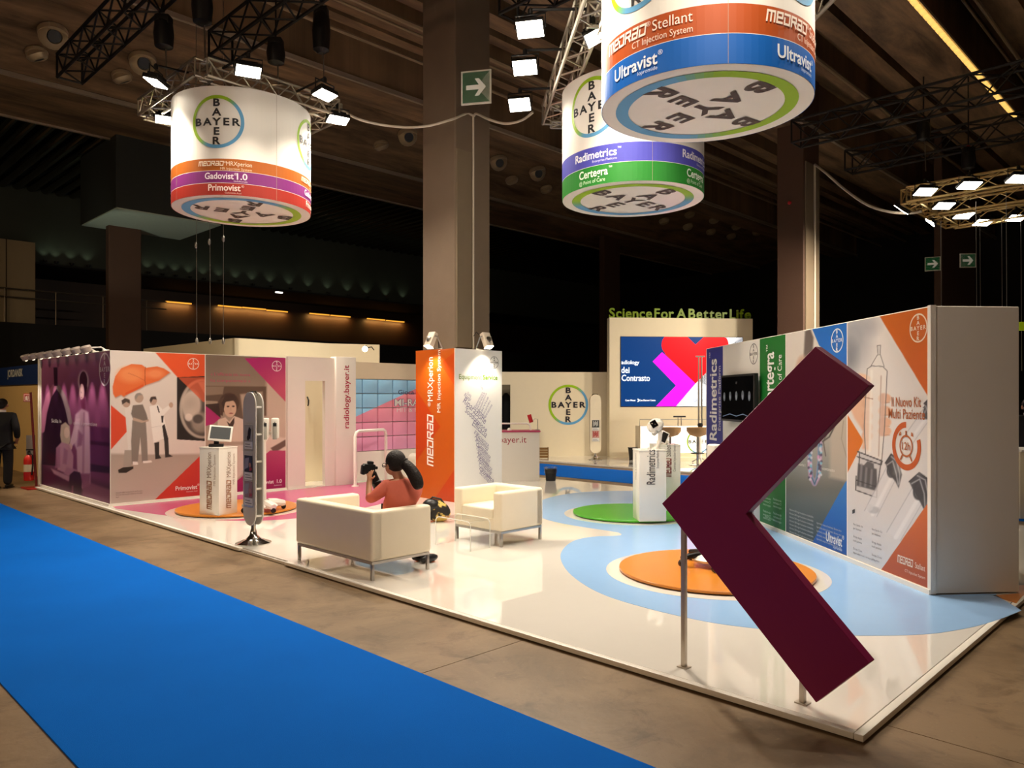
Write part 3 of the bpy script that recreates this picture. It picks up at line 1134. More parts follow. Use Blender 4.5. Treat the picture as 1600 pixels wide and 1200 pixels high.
# doctor at the right
p.poly([(276, 356), (326, 346), (350, 372), (366, 440), (386, 540), (350, 548), (300, 570), (288, 480)], (240, 235, 229), 3)
p.poly([(330, 390), (400, 342), (408, 352), (352, 416)], (236, 230, 224), 3)
p.ell(402, 348, 12, 16, (190, 160, 140), .2)
p.ell(298, 322, 21, 26, (190, 162, 144), .1)
p.poly([(276, 320), (284, 302), (312, 298), (318, 316), (296, 314), (284, 336)], (66, 54, 48), 3)
p.line([(322, 355), (332, 390)], 7, (50, 42, 40))
p.poly([(344, 412), (358, 412), (356, 452), (346, 450)], (46, 40, 38), 2)
p.poly([(304, 570), (332, 564), (332, 640), (346, 660), (310, 666)], (48, 40, 38), 3)
p.poly([(350, 470), (364, 460), (386, 545), (390, 636), (414, 650), (368, 656), (362, 560)], (48, 40, 38), 3)
p.line([(286, 480), (340, 470)], 3, (200, 194, 188), .6)
p.build('photo_panel', lw)
d = Deco()
x, y = fR.px(302, 568.5)
d.cross(x, y, 0.098, (240, 226, 216), (240, 226, 216), w=0.055)
x0, y0 = fR.px(274, 766.5)
x1, _ = fR.px(308, 766.5)
d.text('Primovist', x0, y0, 0.10, (245, 235, 228), bold=0.02, width=x1 - x0)
d.text('®', x1, y0 + .05, 0.05, (245, 235, 228))
d.text('Gadoxetic Acid', x1, y0 - 0.045, 0.03, (240, 220, 212), 'R')
xc, yc = fR.px(181, 771)
for k, s in enumerate(('Riassunto delle Caratteristiche del Prodotto', 'Primovist 0,25 mmol/ml soluzione iniettabile', 'Bayer')):
    d.text(s, xc, yc - 0.035 * k, 0.028, (110, 98, 92), sx=0.8)
d.build('lettering', lambda x, y, l: fR.at(x, y, l), lw)

# third panel: woman in a coat beside scanning gear
pf = sub(fR, xs + 0.008, LR - 0.012)
T3 = (310, 560, 10.0)
p = Paint(pf, T3, 110, (140, 122, 104))
p.grad((0, 0), (0, 1200), (128, 112, 96), (176, 158, 140))
p.poly([(1060, 300), (1400, 700), (1400, 1500), (1060, 1500)], (206, 186, 168), 60, .9)
p.poly([(100, 430), (1060, 440), (1060, 900), (800, 1000), (100, 720)], (98, 80, 66), 20)
p.poly([(100, 440), (400, 440), (380, 560), (100, 580)], (142, 124, 106), 16)
p.poly([(100, 660), (300, 670), (300, 720), (100, 720)], (168, 150, 130), 14)
p.poly([(100, 720), (320, 700), (350, 930), (100, 760)], (62, 46, 40), 10)
p.poly([(650, 560), (1000, 520), (1020, 900), (700, 900)], (176, 158, 140), 30)
p.ell(480, 700, 155, 160, (74, 54, 44), .12)
p.poly([(330, 640), (400, 600), (380, 900), (340, 880)], (84, 64, 54), 10)
p.ell(495, 780, 98, 138, (206, 176, 152), .1)
p.poly([(360, 700), (430, 570), (560, 560), (610, 660), (540, 660), (420, 680), (395, 800)], (66, 48, 40), 10)
p.ell(462, 750, 22, 12, (60, 44, 38), .4)
p.ell(545, 748, 22, 12, (60, 44, 38), .4)
p.line([(505, 760), (510, 810)], 8, (176, 140, 120), .7)
p.ell(510, 858, 34, 10, (150, 90, 84), .4)
p.poly([(300, 960), (420, 920), (480, 990), (560, 900), (720, 960), (740, 1300), (300, 1300)], (214, 196, 178), 8)
p.poly([(440, 980), (490, 1020), (560, 920), (560, 1010), (510, 1140)], (60, 42, 36), 6)
p.poly([(720, 930), (1060, 900), (1060, 1500), (720, 1500)], (180, 160, 142), 30)
p.poly([(800, 1300), (1060, 1200), (1400, 1250), (1400, 1500), (900, 1620), (700, 1500)], (222, 206, 190), 30)
p.poly([(1130, 1400), (1390, 1250), (1390, 1350), (1180, 1480)], (112, 92, 82), 20)
p.poly([(100, 735), (180, 790), (345, 930), (240, 1020), (100, 1060)], (176, 40, 110), 4)
p.poly([(720, 0), (1400, -30), (1400, 720)], (176, 44, 112), 4)
p.grad((1000, 0), (1250, 500), (170, 36, 108), (196, 84, 110), 1, 1, p.mask([(720, 0), (1400, -30), (1400, 720)], 4))
p.poly([(880, 1680), (1010, 1530), (1120, 1440), (1400, 1440), (1400, 2200), (100, 2200), (500, 2000)], (170, 38, 96), 6)
p.grad((1000, 1450), (1000, 2000), (186, 70, 110), (150, 20, 84), mask=p.mask([(880, 1680), (1010, 1530), (1120, 1440), (1400, 1440), (1400, 2200), (100, 2200), (500, 2000)], 6))
p.poly([(100, 1400), (700, 1350), (800, 1700), (500, 1980), (100, 2200)], (206, 192, 178), 30)
p.noise(6, 90, 9)
p.build('photo_panel', lw)
d = Deco()
x, y = fR.px(432.3, 572)
d.cross(x, y, 0.098, (240, 226, 228), (240, 226, 228), w=0.055)
for s, v in (('« L’efficacia sia, nuova', 586.5), ('ha componenta/si »', 596.5)):
    x0, y0 = fR.px(329, v)
    x1, _ = fR.px(391, v)
    d.text(s, x0, y0, 0.075, (190, 76, 110), width=x1 - x0)
x1, y1 = fR.px(440, 754)
d.text('Gadovist', x1 - 0.16, y1, 0.095, (244, 226, 232), 'R', bold=0.02)
d.text('1.0', x1, y1, 0.095, (244, 226, 232), 'R', bold=0.02)
d.text('Gadobutrolo', x1, y1 - 0.05, 0.03, (240, 214, 224), 'R')
d.build('lettering', lambda x, y, l: fR.at(x, y, l), lw)

# row of small arm spotlights along the top of the purple panel
spot_x = [(52 + i * 14.3) for i in range(8)]
for i in range(8):
    x = 0.0 + i * (LW - 0.35) / 7.0
    base = fP.at(x, HW, 0)
    names = ['at the far left end', 'second from the left', 'third from the left', 'fourth from the left', 'fourth from the right', 'third from the right', 'second from the right', 'rightmost, nearest the corner']
    t = thing('arm_spotlight', 'small pale arm spotlight on top of the purple wall, ' + names[i], 'lamp', base, math.atan2(-fP.n.x, fP.n.y), group='arm spotlights over the purple wall')
    obj('clamp', MB().box((0, -0.05, 0.012), (0.05, 0.10, 0.03)), TRIMW, t, bevel=0.004)
    obj('arm', MB().tube([(0, -0.05, 0.02), (0, 0.02, 0.06), (0, 0.20, 0.045)], 0.012), TRIMW, t)
    obj('lamp_head', MB().lathe([(0.02, 0.06), (0.07, 0.055), (0.085, 0.03), (0.065, -0.05), (0.05, -0.055), (0.048, -0.03)], (0, 0.24, 0.02), 16, Matrix.Rotation(-0.35, 3, 'X')), mat('lamp_head_grey', (176, 160, 150), rough=.4), t)
    obj('bulb', MB().ball((0, 0.235, -0.018), 0.034), mat('bulb_glow', (255, 236, 200), emit=2.5, var=0), t)
    tgt = fP.at(x, 1.2, 0) + fP.n * 0.10
    light('spot_beam', 'SPOT', base + fP.n * 0.26 - UP * 0.05, tgt, 85, (1, 0.84, 0.68), 0.02, angle=0.85, blend=0.8, parent=t)

# ------------------------------------------------------------------ orange and white tower round the column
T0 = P(710.7, 785, PF)
TH = 2.52
tO = Face(T0 + D1 * 1.02, -D1, 1.02, TH)
tW = Face(T0, D2, 1.08, TH)
tw = thing('info_tower', 'square box tower, one side orange and one side white, built round the big column', 'tower', V(T0.x, T0.y, PF))
q = [T0, T0 + D1 * 1.02, T0 + D1 * 1.02 + D2 * 1.08, T0 + D2 * 1.08]
ci = [CC - D1 * .02 - D2 * .02, CC + D1 * (cl1 + .02) - D2 * .02, CC + D1 * (cl1 + .02) + D2 * (cl2 + .02), CC - D1 * .02 + D2 * (cl2 + .02)]
mb = MB()
for i in range(4):
    j = (i + 1) % 4
    mb.prism([(q[i].x, q[i].y), (q[j].x, q[j].y), (ci[j].x, ci[j].y), (ci[i].x, ci[i].y)], PF, PF + TH)
obj('tower_core', mb, WALLW, tw, world=True)
d = Deco()
OR = (188, 86, 14)
d.poly([(0, 0), (1.02, 0), (1.02, TH), (0, TH)], OR, 0)
def fpx(f, pts):
    return [f.px(u, v) for u, v in pts]
def clampx(f, pts):
    return [(min(max(x, 0), f.w), min(max(y, 0), f.h)) for x, y in fpx(f, pts)]
T8 = lambda x, y: (640 + x / 3.75, 480 + y / 3.75)
d.poly(clampx(tO, [T8(180, 330), T8(265, 262), T8(265, 460)]), (190, 70, 8), 1)
d.poly(clampx(tO, [T8(35, 480), T8(180, 700), T8(40, 900)]), (188, 62, 6), 1)
d.poly(clampx(tO, [T8(265, 950), T8(150, 1120), T8(265, 1145)]), (186, 62, 6), 1)
xb, yb = tO.px(687.5, 729)
xb = 0.40
WH = (250, 244, 236)
bx = tO.px(676.5, 640)[0]
d.medrad(bx, tO.px(676.5, 729)[1], 0.135, WH, rot=PI / 2, w=0.86)
y2 = tO.px(676, 635)[1]
d.text('®', bx - .06, y2 + 0.0, 0.10, WH, rot=PI / 2)
d.text('MRXperion', bx, y2 + 0.09, 0.20, WH, rot=PI / 2, width=0.74)
d.text('MR Injection System', bx + 0.20, y2 - 0.10, 0.125, WH, rot=PI / 2, width=1.04)
d.build('orange_panel', lambda x, y, l: tO.at(x, y, l - 0.5), tw)
d = Deco()
d.poly([(0, 0), (1.08, 0), (1.08, TH), (0, TH)], (240, 238, 236), 0)
x, y = tW.px(772, 566.5)
d.cross(x, y, 0.105, (60, 60, 66), (110, 114, 118), w=0.045)
x0, y0 = tW.px(717, 592)
x1, _ = tW.px(777, 592)
w_ = x1 - x0
d.text('Equipment', x0, y0, 0.115, (120, 150, 60), width=w_ * 0.58)
d.text('Service', x1, y0, 0.115, (120, 165, 30), 'R', bold=0.02, width=w_ * 0.39)
VI = (134, 126, 160)
# words piled up in the shape of a tilted spanner
rows = []
words_ = ['Riparazione', 'Soddisfazione', 'Efficacia', 'Efficienza', 'Consulenza', 'Esperienza', 'Qualità', 'Competenza', 'Sicurezza', 'Garanzia', 'Assistenza', 'Manutenzione', 'Formazione', 'Eccellenza', 'Service', 'Tecnica', 'Supporto', 'Ricambi', 'Affidabilità', 'Controllo']
rnd = random.Random(4)
ang = -0.80
def W8(x, y):
    return tW.px(*T8(x, y))
def wline(s, x0, y0, x1, y1, sz, col):
    (a0, b0), (a1, b1) = W8(x0, y0), W8(x1, y1)
    d.text(s, a0, b0, sz, col, rot=math.atan2(b1 - b0, a1 - a0), width=math.hypot(a1 - a0, b1 - b0))
VL = (160, 154, 182)
wline('Ricambi', 318, 518, 352, 552, .09, VI)
wline('Qualità', 334, 506, 356, 530, .07, VL)
wline('Riparazione', 310, 556, 438, 686, .165, VI)
wline('Soddisfazione', 322, 612, 446, 734, .125, VI)
wline('Efficacia', 364, 690, 444, 766, .155, VI)
for k in range(11):
    x0, y0 = 376 + 3.2 * k, 738 + 23.5 * k
    wline(words_[(k * 7 + 3) % 20], x0, y0, x0 + 84 - (k % 3) * 8, y0 + 80, .085 + .03 * (k % 3 == 1), VI if k % 2 else VL)
for k in range(6):
    x0, y0 = 384 + 11 * k, 592 + 13 * k
    wline(words_[(k * 3 + 5) % 20], x0, y0, x0 + 46, y0 - 112 + 10 * abs(k - 2), .06 + .012 * (k % 2), VL)
wline('Service', 398, 604, 442, 650, .05, VI)
wline('Cura', 412, 462, 424, 484, .06, VI)
d.build('white_panel', lambda x, y, l: tW.at(x, y, l - 0.5), tw)
obj('corner_strip', MB().tube([T0 - D1 * .004 - D2 * .004 + UP * 0, T0 - D1 * .004 - D2 * .004 + UP * TH], 0.008), TRIMW, tw, world=True)

# two work lamps on top of the tower
for fc, uu, lab in ((tO, 681, 'white work lamp on top of the orange side of the tower'), (tW, 754, 'white work lamp on top of the white side of the tower')):
    x, _ = fc.px(uu, 545)
    b = fc.at(x, TH, 0)
    t = thing('work_lamp', lab, 'lamp', b, math.atan2(-fc.n.x, fc.n.y))
    R = Matrix.Rotation(0.45, 3, 'X')
    obj('housing', MB().box((0, 0.10, 0.16), (0.17, 0.09, 0.26), M=R), mat('work_lamp_body', (214, 200, 182), rough=0.4), t, bevel=0.015)
    obj('bracket', MB().tube([(0.11, -0.06, 0.0), (0.12, 0.06, 0.20), (0.10, 0.1, 0.22)], 0.012).tube([(-0.11, -0.06, 0.0), (-0.12, 0.06, 0.20), (-0.10, 0.1, 0.22)], 0.012).box((0, -0.06, 0.01), (0.24, 0.05, 0.02)), STEEL, t)
    obj('back_disc', MB().lathe([(0.05, 0), (0.05, 0.015), (0.03, 0.02)], (0.0, 0.145, 0.17), 14, R @ Matrix.Rotation(-PI / 2, 3, 'X')), STEEL, t)
    obj('cable', MB().tube([(0.05, 0.02, 0.22), (0.09, -0.06, 0.30), (0.10, -0.13, 0.22), (0.08, -0.14, 0.02)], 0.007), BLACKP, t)
    obj('lens', MB().box((0, 0.155, 0.035), (0.14, 0.10, 0.01), M=Matrix.Rotation(0.5, 3, 'X')), mat('work_lens', (255, 240, 210), emit=10, var=0), t)
    light('lamp_beam', 'SPOT', b + fc.n * 0.19 + UP * 0.0, b + fc.n * 0.05 - UP * 1.4, 60 if fc is tO else 85, (1, 0.86, 0.66), 0.05, angle=1.9, blend=0.7, parent=t)

# ------------------------------------------------------------------ back walls of the stand: door wall, web-address pillar, tiled game wall
q0 = L0 + D2 * LR
bw = thing('stand_back_wall', 'cream back wall of the stand with a doorway and a pillar carrying a web address', 'wall', V(q0.x, q0.y, PF))
BH = 2.48
fB = Face(q0 - D1 * 0.06, D2, 2.0, BH)
def bx_(u):
    return fB.px(u, 650)[0]
xd0, xd1, xp0, xp1 = bx_(477), bx_(508), bx_(522.5), bx_(553.5)
yd = fB.px(492, 595)[1]
def wallbox(f, x0, x1, z0, z1, d0=0.0, d1=0.10):
    a = f.p0 + f.e * x0 - f.n * d0
    b = f.p0 + f.e * x1 - f.n * d1
    q = [a, f.p0 + f.e * x1 - f.n * d0, b, f.p0 + f.e * x0 - f.n * d1]
    return MB().prism([(p.x, p.y) for p in q], PF + z0, PF + z1)
obj('wall_panel', wallbox(fB, 0, xd0, 0, BH), WALLW, bw, world=True)
obj('wall_panel', wallbox(fB, xd1, xp0, 0, BH), WALLW, bw, world=True)
obj('lintel', wallbox(fB, xd0, xd1, yd, BH), WALLW, bw, world=True)
obj('threshold', wallbox(fB, xd0, xd1, 0, 0.02), TRIMW, bw, world=True)
obj('pillar', wallbox(fB, xp0, xp1, 0, BH + 0.03, -0.06, 0.14), WALLW, bw, world=True, bevel=0.004)
# passage behind the doorway
obj('passage_wall', wallbox(fB, xd0 - 0.35, xd1 + .6, 0, BH - 0.1, 0.95, 1.0), CREAM, bw, world=True)
obj('passage_wall', wallbox(fB, xd0 - 0.05, xd0 - 0.0, 0, BH - 0.1, 0.11, 0.95), CREAM, bw, world=True)
xh = fB.px(500, 627)
hk = fB.at(xh[0] + 0.28, 0, 0)
hp = V(hk.x, hk.y, 0) - fB.n * 0.94
z = H + (621 - 627) / F * hp.y
obj('coat_hook', MB().tube([hp + UP * (z + .09), hp + UP * (z + .02) + fB.n * 0.05, hp + UP * (z - .06) + fB.n * 0.04, hp + UP * (z - .09) + fB.n * 0.02], 0.014), BLACKM, bw, world=True)
obj('door_latch', MB().box(fB.at(xd0 + 0.004, fB.px(477, 672)[1], 0) - fB.n * 0.04, (0.012, 0.03, 0.12)), STEEL, bw, world=True)
obj('base_line', wallbox(fB, 0, xd0, 0, 0.05, -0.012, 0.0), TRIMW, bw, world=True)
d = Deco()
xm = (xp0 + xp1) / 2
z0_, z1_ = fB.px(543, 669)[1], fB.px(543, 571)[1]
d.text('radiology.bayer.it', xm + 0.06, z0_, 0.17, (176, 30, 66), rot=PI / 2, width=z1_ - z0_, bold=0.012)
d.build('lettering', lambda x, y, l: fB.at(x, y, l) + fB.n * 0.06, bw)

# tiled game wall
g0 = fB.p0 + D2 * xp1
fG = Face(g0 - fB.n * 0.30, D2, 3.4, 2.44)
gw = thing('game_wall', 'padded tile wall printed half blue and half pink behind the seated woman', 'wall', V(g0.x, g0.y, PF))
y_hi, y_lo = fG.px(556, 592)[1], fG.px(556, 706)[1]
obj('backing', wallbox(fG, 0, 2.7, 0, 2.44, 0.03, 0.12), WALLW, gw, world=True)
obj('fascia', wallbox(fG, 0, 2.7, y_hi + 0.005, 2.44, -0.02, 0.03), CREAM, gw, world=True)
obj('lower_panel', wallbox(fG, 0, 2.7, 0, y_lo - 0.005, -0.02, 0.03), WALLW, gw, world=True)
obj('bump_dome', MB().ball(fG.at(fG.px(644, 715)[0], fG.px(644, 715)[1], 0) + fG.n * 0.02, (0.16, 0.10, 0.10)), PLASTW, gw, world=True)
TILE = mat('game_tile', (200, 120, 150), rough=0.45, var=0.03)
nt = TILE.node_tree
hv = [n for n in nt.nodes if n.type == 'HUE_SAT'][0]
gpos = nt.nodes.new('ShaderNodeNewGeometry')
vm = nt.nodes.new('ShaderNodeVectorMath')
vm.operation = 'DOT_PRODUCT'
xa, ya = fG.px(553, 652)
xb_, yb_ = fG.px(648, 608)
sl_ = (yb_ - ya) / (xb_ - xa)
nv = fG.e * (-sl_) + UP
k0 = fG.at(xa, ya, 0).dot(nv)
vm.inputs[1].default_value = nv
nt.links.new(gpos.outputs['Position'], vm.inputs[0])
mr = nt.nodes.new('ShaderNodeMapRange')
mr.inputs['From Min'].default_value = k0 - 0.004
mr.inputs['From Max'].default_value = k0 + 0.004
nt.links.new(vm.outputs['Value'], mr.inputs['Value'])
# pink part drifts towards mauve lower down
zz = nt.nodes.new('ShaderNodeSeparateXYZ')
nt.links.new(gpos.outputs['Position'], zz.inputs[0])
m2 = nt.nodes.new('ShaderNodeMapRange')
m2.inputs['From Min'].default_value = 0.7
m2.inputs['From Max'].default_value = 1.9
nt.links.new(zz.outputs['Z'], m2.inputs['Value'])
mxa = nt.nodes.new('ShaderNodeMix')
mxa.data_type = 'RGBA'
mxa.inputs['A'].default_value = (*L((226, 156, 196)), 1)
mxa.inputs['B'].default_value = (*L((244, 146, 160)), 1)
nt.links.new(m2.outputs['Result'], mxa.inputs['Factor'])
mxb = nt.nodes.new('ShaderNodeMix')
mxb.data_type = 'RGBA'
mxb.inputs['B'].default_value = (*L((150, 208, 246)), 1)
nt.links.new(mr.outputs['Result'], mxb.inputs['Factor'])
nt.links.new(mxa.outputs['Result'], mxb.inputs['A'])
nt.links.new(mxb.outputs['Result'], hv.inputs['Color'])
rows_n, cw = 5, 0.385
rh = (y_hi - y_lo) / rows_n
tm = MB().box((0, 0, 0), (cw - 0.012, 0.04, rh - 0.012))
tile_me = mesh_of(tm, 'padded_tile', bevel=0.012, seg=2)
tile_me.materials.append(TILE)
for i in range(7):
    for j in range(rows_n):
        o = obj('padded_tile', tile_me, None, gw)
        c = fG.p0 + fG.e * (cw * (i + .5)) + UP * (y_lo + rh * (j + .5)) + fG.n * 0.0
        c = c - Vector(gw.location)
        o.location = c
        o.rotation_euler = (0, 0, math.atan2(fG.e.y, fG.e.x))
d = Deco()
x0, y0 = fG.px(621, 616)
d.text('Gioca con', x0, y0, 0.135, (58, 74, 120), bold=0.008, width=0.74)
x0, y0 = fG.px(615.5, 634)
d.text('MI-RAD', x0 - .012, y0, 0.20, (40, 64, 140), bold=0.05, width=0.87, layer=2)
d.text('MI-RAD', x0, y0, 0.20, (244, 240, 236), bold=0.02, width=0.835, layer=5)
x0, y0 = fG.px(619, 644)
d.text('HIT & FUN', x0, y0, 0.155, (238, 226, 226), width=0.80)
d.build('lettering', lambda x, y, l: fG.at(x, y, l) + fG.n * 0.020, gw)
# white tube rail standing before the tiles
ra, rb = fG.at(0.02, 0, 0) + fG.n * 0.42, None
rt = thing('tube_rail', 'white bent tube rail standing in front of the padded tile wall', 'rail', V(ra.x, ra.y, PF))
ptl, ptr = P(555, 760, PF), P(603, 752, PF)
hz = H - (674 - HZ) / F * ptl.y
rp = []
a_, b_ = V(ptl.x, ptl.y, PF), V(ptr.x, ptr.y, PF)
dr = (b_ - a_).normalized()
rp = [a_ + UP * 0.0, a_ + UP * (hz - PF - 0.10), a_ + UP * (hz - PF - 0.03) + dr * 0.03, a_ + UP * (hz - PF) + dr * 0.10, b_ + UP * (hz - PF) - dr * 0.10, b_ + UP * (hz - PF - .03) - dr * 0.03, b_ + UP * (hz - PF - .10), b_]
obj('tube', MB().tube(rp, 0.03, 10), PLASTW, rt, world=True)
obj('foot_plate', MB().lathe([(0.07, 0), (0.07, 0.012), (0.03, 0.014)], a_, 16), PLASTW, rt, world=True)
obj('foot_plate', MB().lathe([(0.07, 0), (0.07, 0.012), (0.03, 0.014)], b_, 16), PLASTW, rt, world=True)

# taller cream store room standing behind
s0 = atY(366.5, 528, 17.2)
sr = thing('store_room', 'tall plain cream store room box rising behind the left display wall', 'store room', V(s0.x, s0.y, PF))
obj('side_wall', MB().obox(s0, D1, 5.5, D2, 0.10, PF, s0.z), CREAM, sr, world=True)
k515 = (515 - 800) / F
l1 = (k515 * s0.y - s0.x) / (D2.x - k515 * D2.y)
obj('front_wall', MB().obox(s0, D2, l1, D1, 0.10, PF, s0.z), CREAM, sr, world=True)
s1 = s0 + D2 * l1
k593 = (593 - 800) / F
e3 = Vector((0.93, 0.37, 0)).normalized()
l2 = (k593 * s1.y - s1.x) / (e3.x - k593 * e3.y)
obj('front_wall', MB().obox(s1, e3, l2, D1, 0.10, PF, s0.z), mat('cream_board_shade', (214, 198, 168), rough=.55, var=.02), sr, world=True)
t = thing('clip_spotlight', 'small lit spotlight on the plain cream store room wall', 'lamp', atY(571, 543.5, 17.6))
obj('lamp_head', MB().lathe([(0.03, -0.06), (0.06, 0.0), (0.065, 0.05), (0.05, 0.055)], n=14, M=Matrix.Rotation(1.9, 3, 'X')), BLACKM, t)
obj('bulb', MB().ball((0, -0.05, -0.03), 0.065), mat('bulb_hot', (255, 244, 220), emit=14, var=0), t)
obj('arm', MB().tube([(0.02, 0.03, 0.0), (0.12, 0.12, 0.03), (0.14, 0.3, -0.03)], 0.012), BLACKM, t)
light('spot_beam', 'POINT', Vector(t.location) + V(0, -.16, -.04), V(0, 0, 0), 9, size=.05, parent=t)
# ------------------------------------------------------------------ right display wall
HR = 2.51
rw = thing('display_wall', 'long box display wall of printed panels with a plain pale end at the right', 'display wall', V(R0.x, R0.y, PF))
WLEN = 5.84
fS = Face(R0 + DW * WLEN, -DW, WLEN, HR)
obj('wall_core', MB().obox(R0, DW, WLEN, DP, 0.81, PF + 0.012, PF + HR), WALLW, rw, world=True, bevel=0.006, seg=1)
obj('base_strip', MB().obox(R0 - DP * 0.02 , DW, WLEN, DP, 0.02, PF, PF + 0.045), TRIMW, rw, world=True)
obj('corner_strip', MB().obox(R0 - DP * 0.010 - DW * 0.008, DW, 0.045, DP, 0.05, PF + 0.01, PF + HR + 0.006), TRIMW, rw, world=True)
def sx(u):
    return fS.px(u, 650)[0]
xA, xB, xC, xD = sx(1130), sx(1187), sx(1228), sx(1324)
xE = sx(1454)
# syringe picture panel
T5 = (1320, 470, 2.556)
pf = sub(fS, xD + 0.008, xE, 0.05)
p = Paint(pf, T5, 130, (222, 216, 212))
p.grad((0, 60), (0, 1150), (226, 220, 216), (206, 206, 210))
p.ell(40, 150, 60, 110, (120, 124, 134), 1.2, .6)
p.ell(100, 95, 40, 40, (150, 150, 156), 1.2, .5)
p.ell(20, 230, 30, 60, (90, 96, 106), 1.4, .5)
p.poly([(139, 60), (380, 10), (380, 460)], (212, 104, 20), 1.5)
p.grad((160, 60), (330, 380), (206, 104, 26), (206, 92, 12), mask=p.mask([(139, 60), (380, 10), (380, 460)], 1.5))
p.poly([(-20, 420), (10, 452), (76, 560), (10, 690), (-20, 700)], (212, 112, 24), 1.5)
# hand
SK = (222, 178, 150)
p.poly([(10, 330), (60, 290), (104, 310), (110, 380), (100, 470), (104, 600), (70, 590), (74, 520), (40, 470), (10, 400)], SK, 10)
p.ell(64, 320, 44, 28, (228, 186, 158), .3)
for y in (390, 440, 485, 520):
    p.ell(160, y, 26, 20, (220, 174, 146), .3)
    p.line([(146, y + 18), (180, y + 16)], 3, (176, 124, 100), .7, 3)
    p.ell(90, y + 20, 22, 20, (214, 168, 140), .4, .8)
p.poly([(146, 370), (160, 370), (156, 540), (140, 540)], (176, 100, 72), 8, .8)
# glass barrel
p.poly([(130, 178), (144, 178), (142, 216), (132, 216)], (206, 202, 200), 3)
p.line([(130, 178), (144, 178), (142, 216), (133, 216), (130, 178)], 2.5, (110, 106, 106))
p.poly([(130, 216), (144, 216), (166, 262), (100, 262)], (224, 220, 216), 3, .8)
p.line([(131, 216), (104, 262)], 3, (120, 116, 116))
p.line([(143, 216), (158, 262)], 3, (120, 116, 116))
p.poly([(88, 266), (168, 266), (150, 640), (80, 620)], (230, 222, 214), 3, .55)
p.line([(84, 620), (78, 500), (90, 272), (108, 260), (152, 262), (170, 280), (160, 500), (148, 640)], 3.5, (108, 104, 104))
p.line([(108, 280), (100, 600)], 10, (240, 236, 230), .7, 6)
p.line([(146, 300), (136, 620)], 4, (150, 120, 104), .6, 3)
p.line([(78, 385), (112, 392)], 4, (150, 100, 80), .8)
# dark plunger block
p.poly([(56, 606), (150, 640), (132, 784), (46, 756)], (196, 194, 196), 4, .9)
p.poly([(54, 650), (128, 672), (130, 760), (48, 738)], (78, 76, 80), 5)
for a in (62, 82, 104):
    p.line([(a + 6, 655), (a, 740)], 9, (140, 138, 142), .7, 5)
p.line([(52, 602), (150, 640), (146, 655), (50, 622)], 5, (64, 62, 66))
p.line([(46, 716), (130, 744), (128, 786), (44, 756), (46, 700)], 4, (54, 52, 56))
p.line([(60, 606), (58, 650)], 4, (70, 68, 70))
p.line([(146, 640), (130, 750)], 4, (84, 82, 84))
p.poly([(74, 660), (92, 640), (116, 650), (118, 676)], (90, 88, 92), 4)
# two lying barrels and one behind the edge
def barrel(x0, y0, x1, y1, r, dark):
    dx, dy = x1 - x0, y1 - y0
    l = math.hypot(dx, dy)
    nx_, ny_ = -dy / l * r, dx / l * r
    p.poly([(x0 + nx_, y0 + ny_), (x1 + nx_, y1 + ny_), (x1 - nx_, y1 - ny_), (x0 - nx_, y0 - ny_)], (214, 214, 218), 8, .85)
    p.line([(x0 + nx_, y0 + ny_), (x1 + nx_, y1 + ny_)], 3, (160, 160, 168), .7, 3)
    p.line([(x0 - nx_, y0 - ny_), (x1 - nx_, y1 - ny_)], 3, (170, 170, 176), .7, 3)
    p.line([(x0 - nx_ * .3, y0 - ny_ * .3), (x1 - nx_ * .3, y1 - ny_ * .3)], r * .5, (232, 232, 234), .7, 6)
    p.ell(x0, y0, r * .95, r * 1.5, (54, 54, 60), .15, .95, 0.35)
    p.ell(x0 - 3, y0 + 2, r * .62, r * 1.05, (176, 176, 182), .2, .9, 0.35)
    p.ell(x0 - 6, y0 + 16, r * .5, r * .8, (84, 84, 90), .4, .9, 0.35)
    p.line([(x0 - r, y0 - r * .6), (x0 + r * .4, y0 - r * 1.6)], 4, (60, 60, 66), .9)
barrel(196, 668, 104, 850, 27, 0)
barrel(306, 750, 196, 940, 32, 0)
barrel(336, 440, 252, 560, 22, 0)
for q_, hl in (([(163, 648), (186, 612), (214, 634), (229, 694), (216, 748), (203, 722), (178, 690)], [[(170, 655), (192, 640), (206, 690), (214, 735)], [(186, 622), (208, 640), (220, 690), (218, 730)]]),
               ([(258, 722), (298, 686), (334, 712), (343, 778), (326, 852), (303, 806), (272, 752)], [[(268, 730), (300, 712), (318, 770), (322, 836)], [(290, 698), (322, 716), (334, 776), (328, 830)]]),
               ([(318, 410), (342, 386), (350, 500), (330, 470)], [[(324, 420), (340, 470)]])):
    p.poly(q_, (58, 58, 64), 5, .95)
    for l_ in hl:
        p.line(l_, 5, (176, 178, 184), .85, 4)
    p.line(q_[:3], 5, (40, 40, 46), .9, 3)
p.ell(118, 836, 22, 14, (170, 172, 178), .5, .7)
p.ell(100, 826, 14, 14, (206, 208, 212), .5, .8)
p.poly([(200, 560), (300, 560), (300, 690), (200, 690)], (222, 216, 212), 30, .4)
p.poly([(380, 740), (380, 1200), (145, 1076)], (190, 84, 30), 1.5)
p.grad((300, 800), (300, 1150), (206, 106, 44), (168, 72, 34), mask=p.mask([(380, 740), (380, 1200), (145, 1076)], 1.5))
p.build('photo_panel', rw)
d = Deco()
ORW = (208, 150, 110)
x, y = fS.px(1435.5, 512.5)
d.cross(x, y, 0.13, (244, 226, 206), (244, 226, 206), w=0.055)
BR = (172, 92, 44)
x0, y0 = fS.px(1394, 635)
x1, _ = fS.px(1440, 632)
d.text('Il Nuovo Kit', x0, y0, 0.13, BR, width=x1 - x0, bold=0.008)
x0, y0 = fS.px(1389, 653)
x1, _ = fS.px(1446, 650)
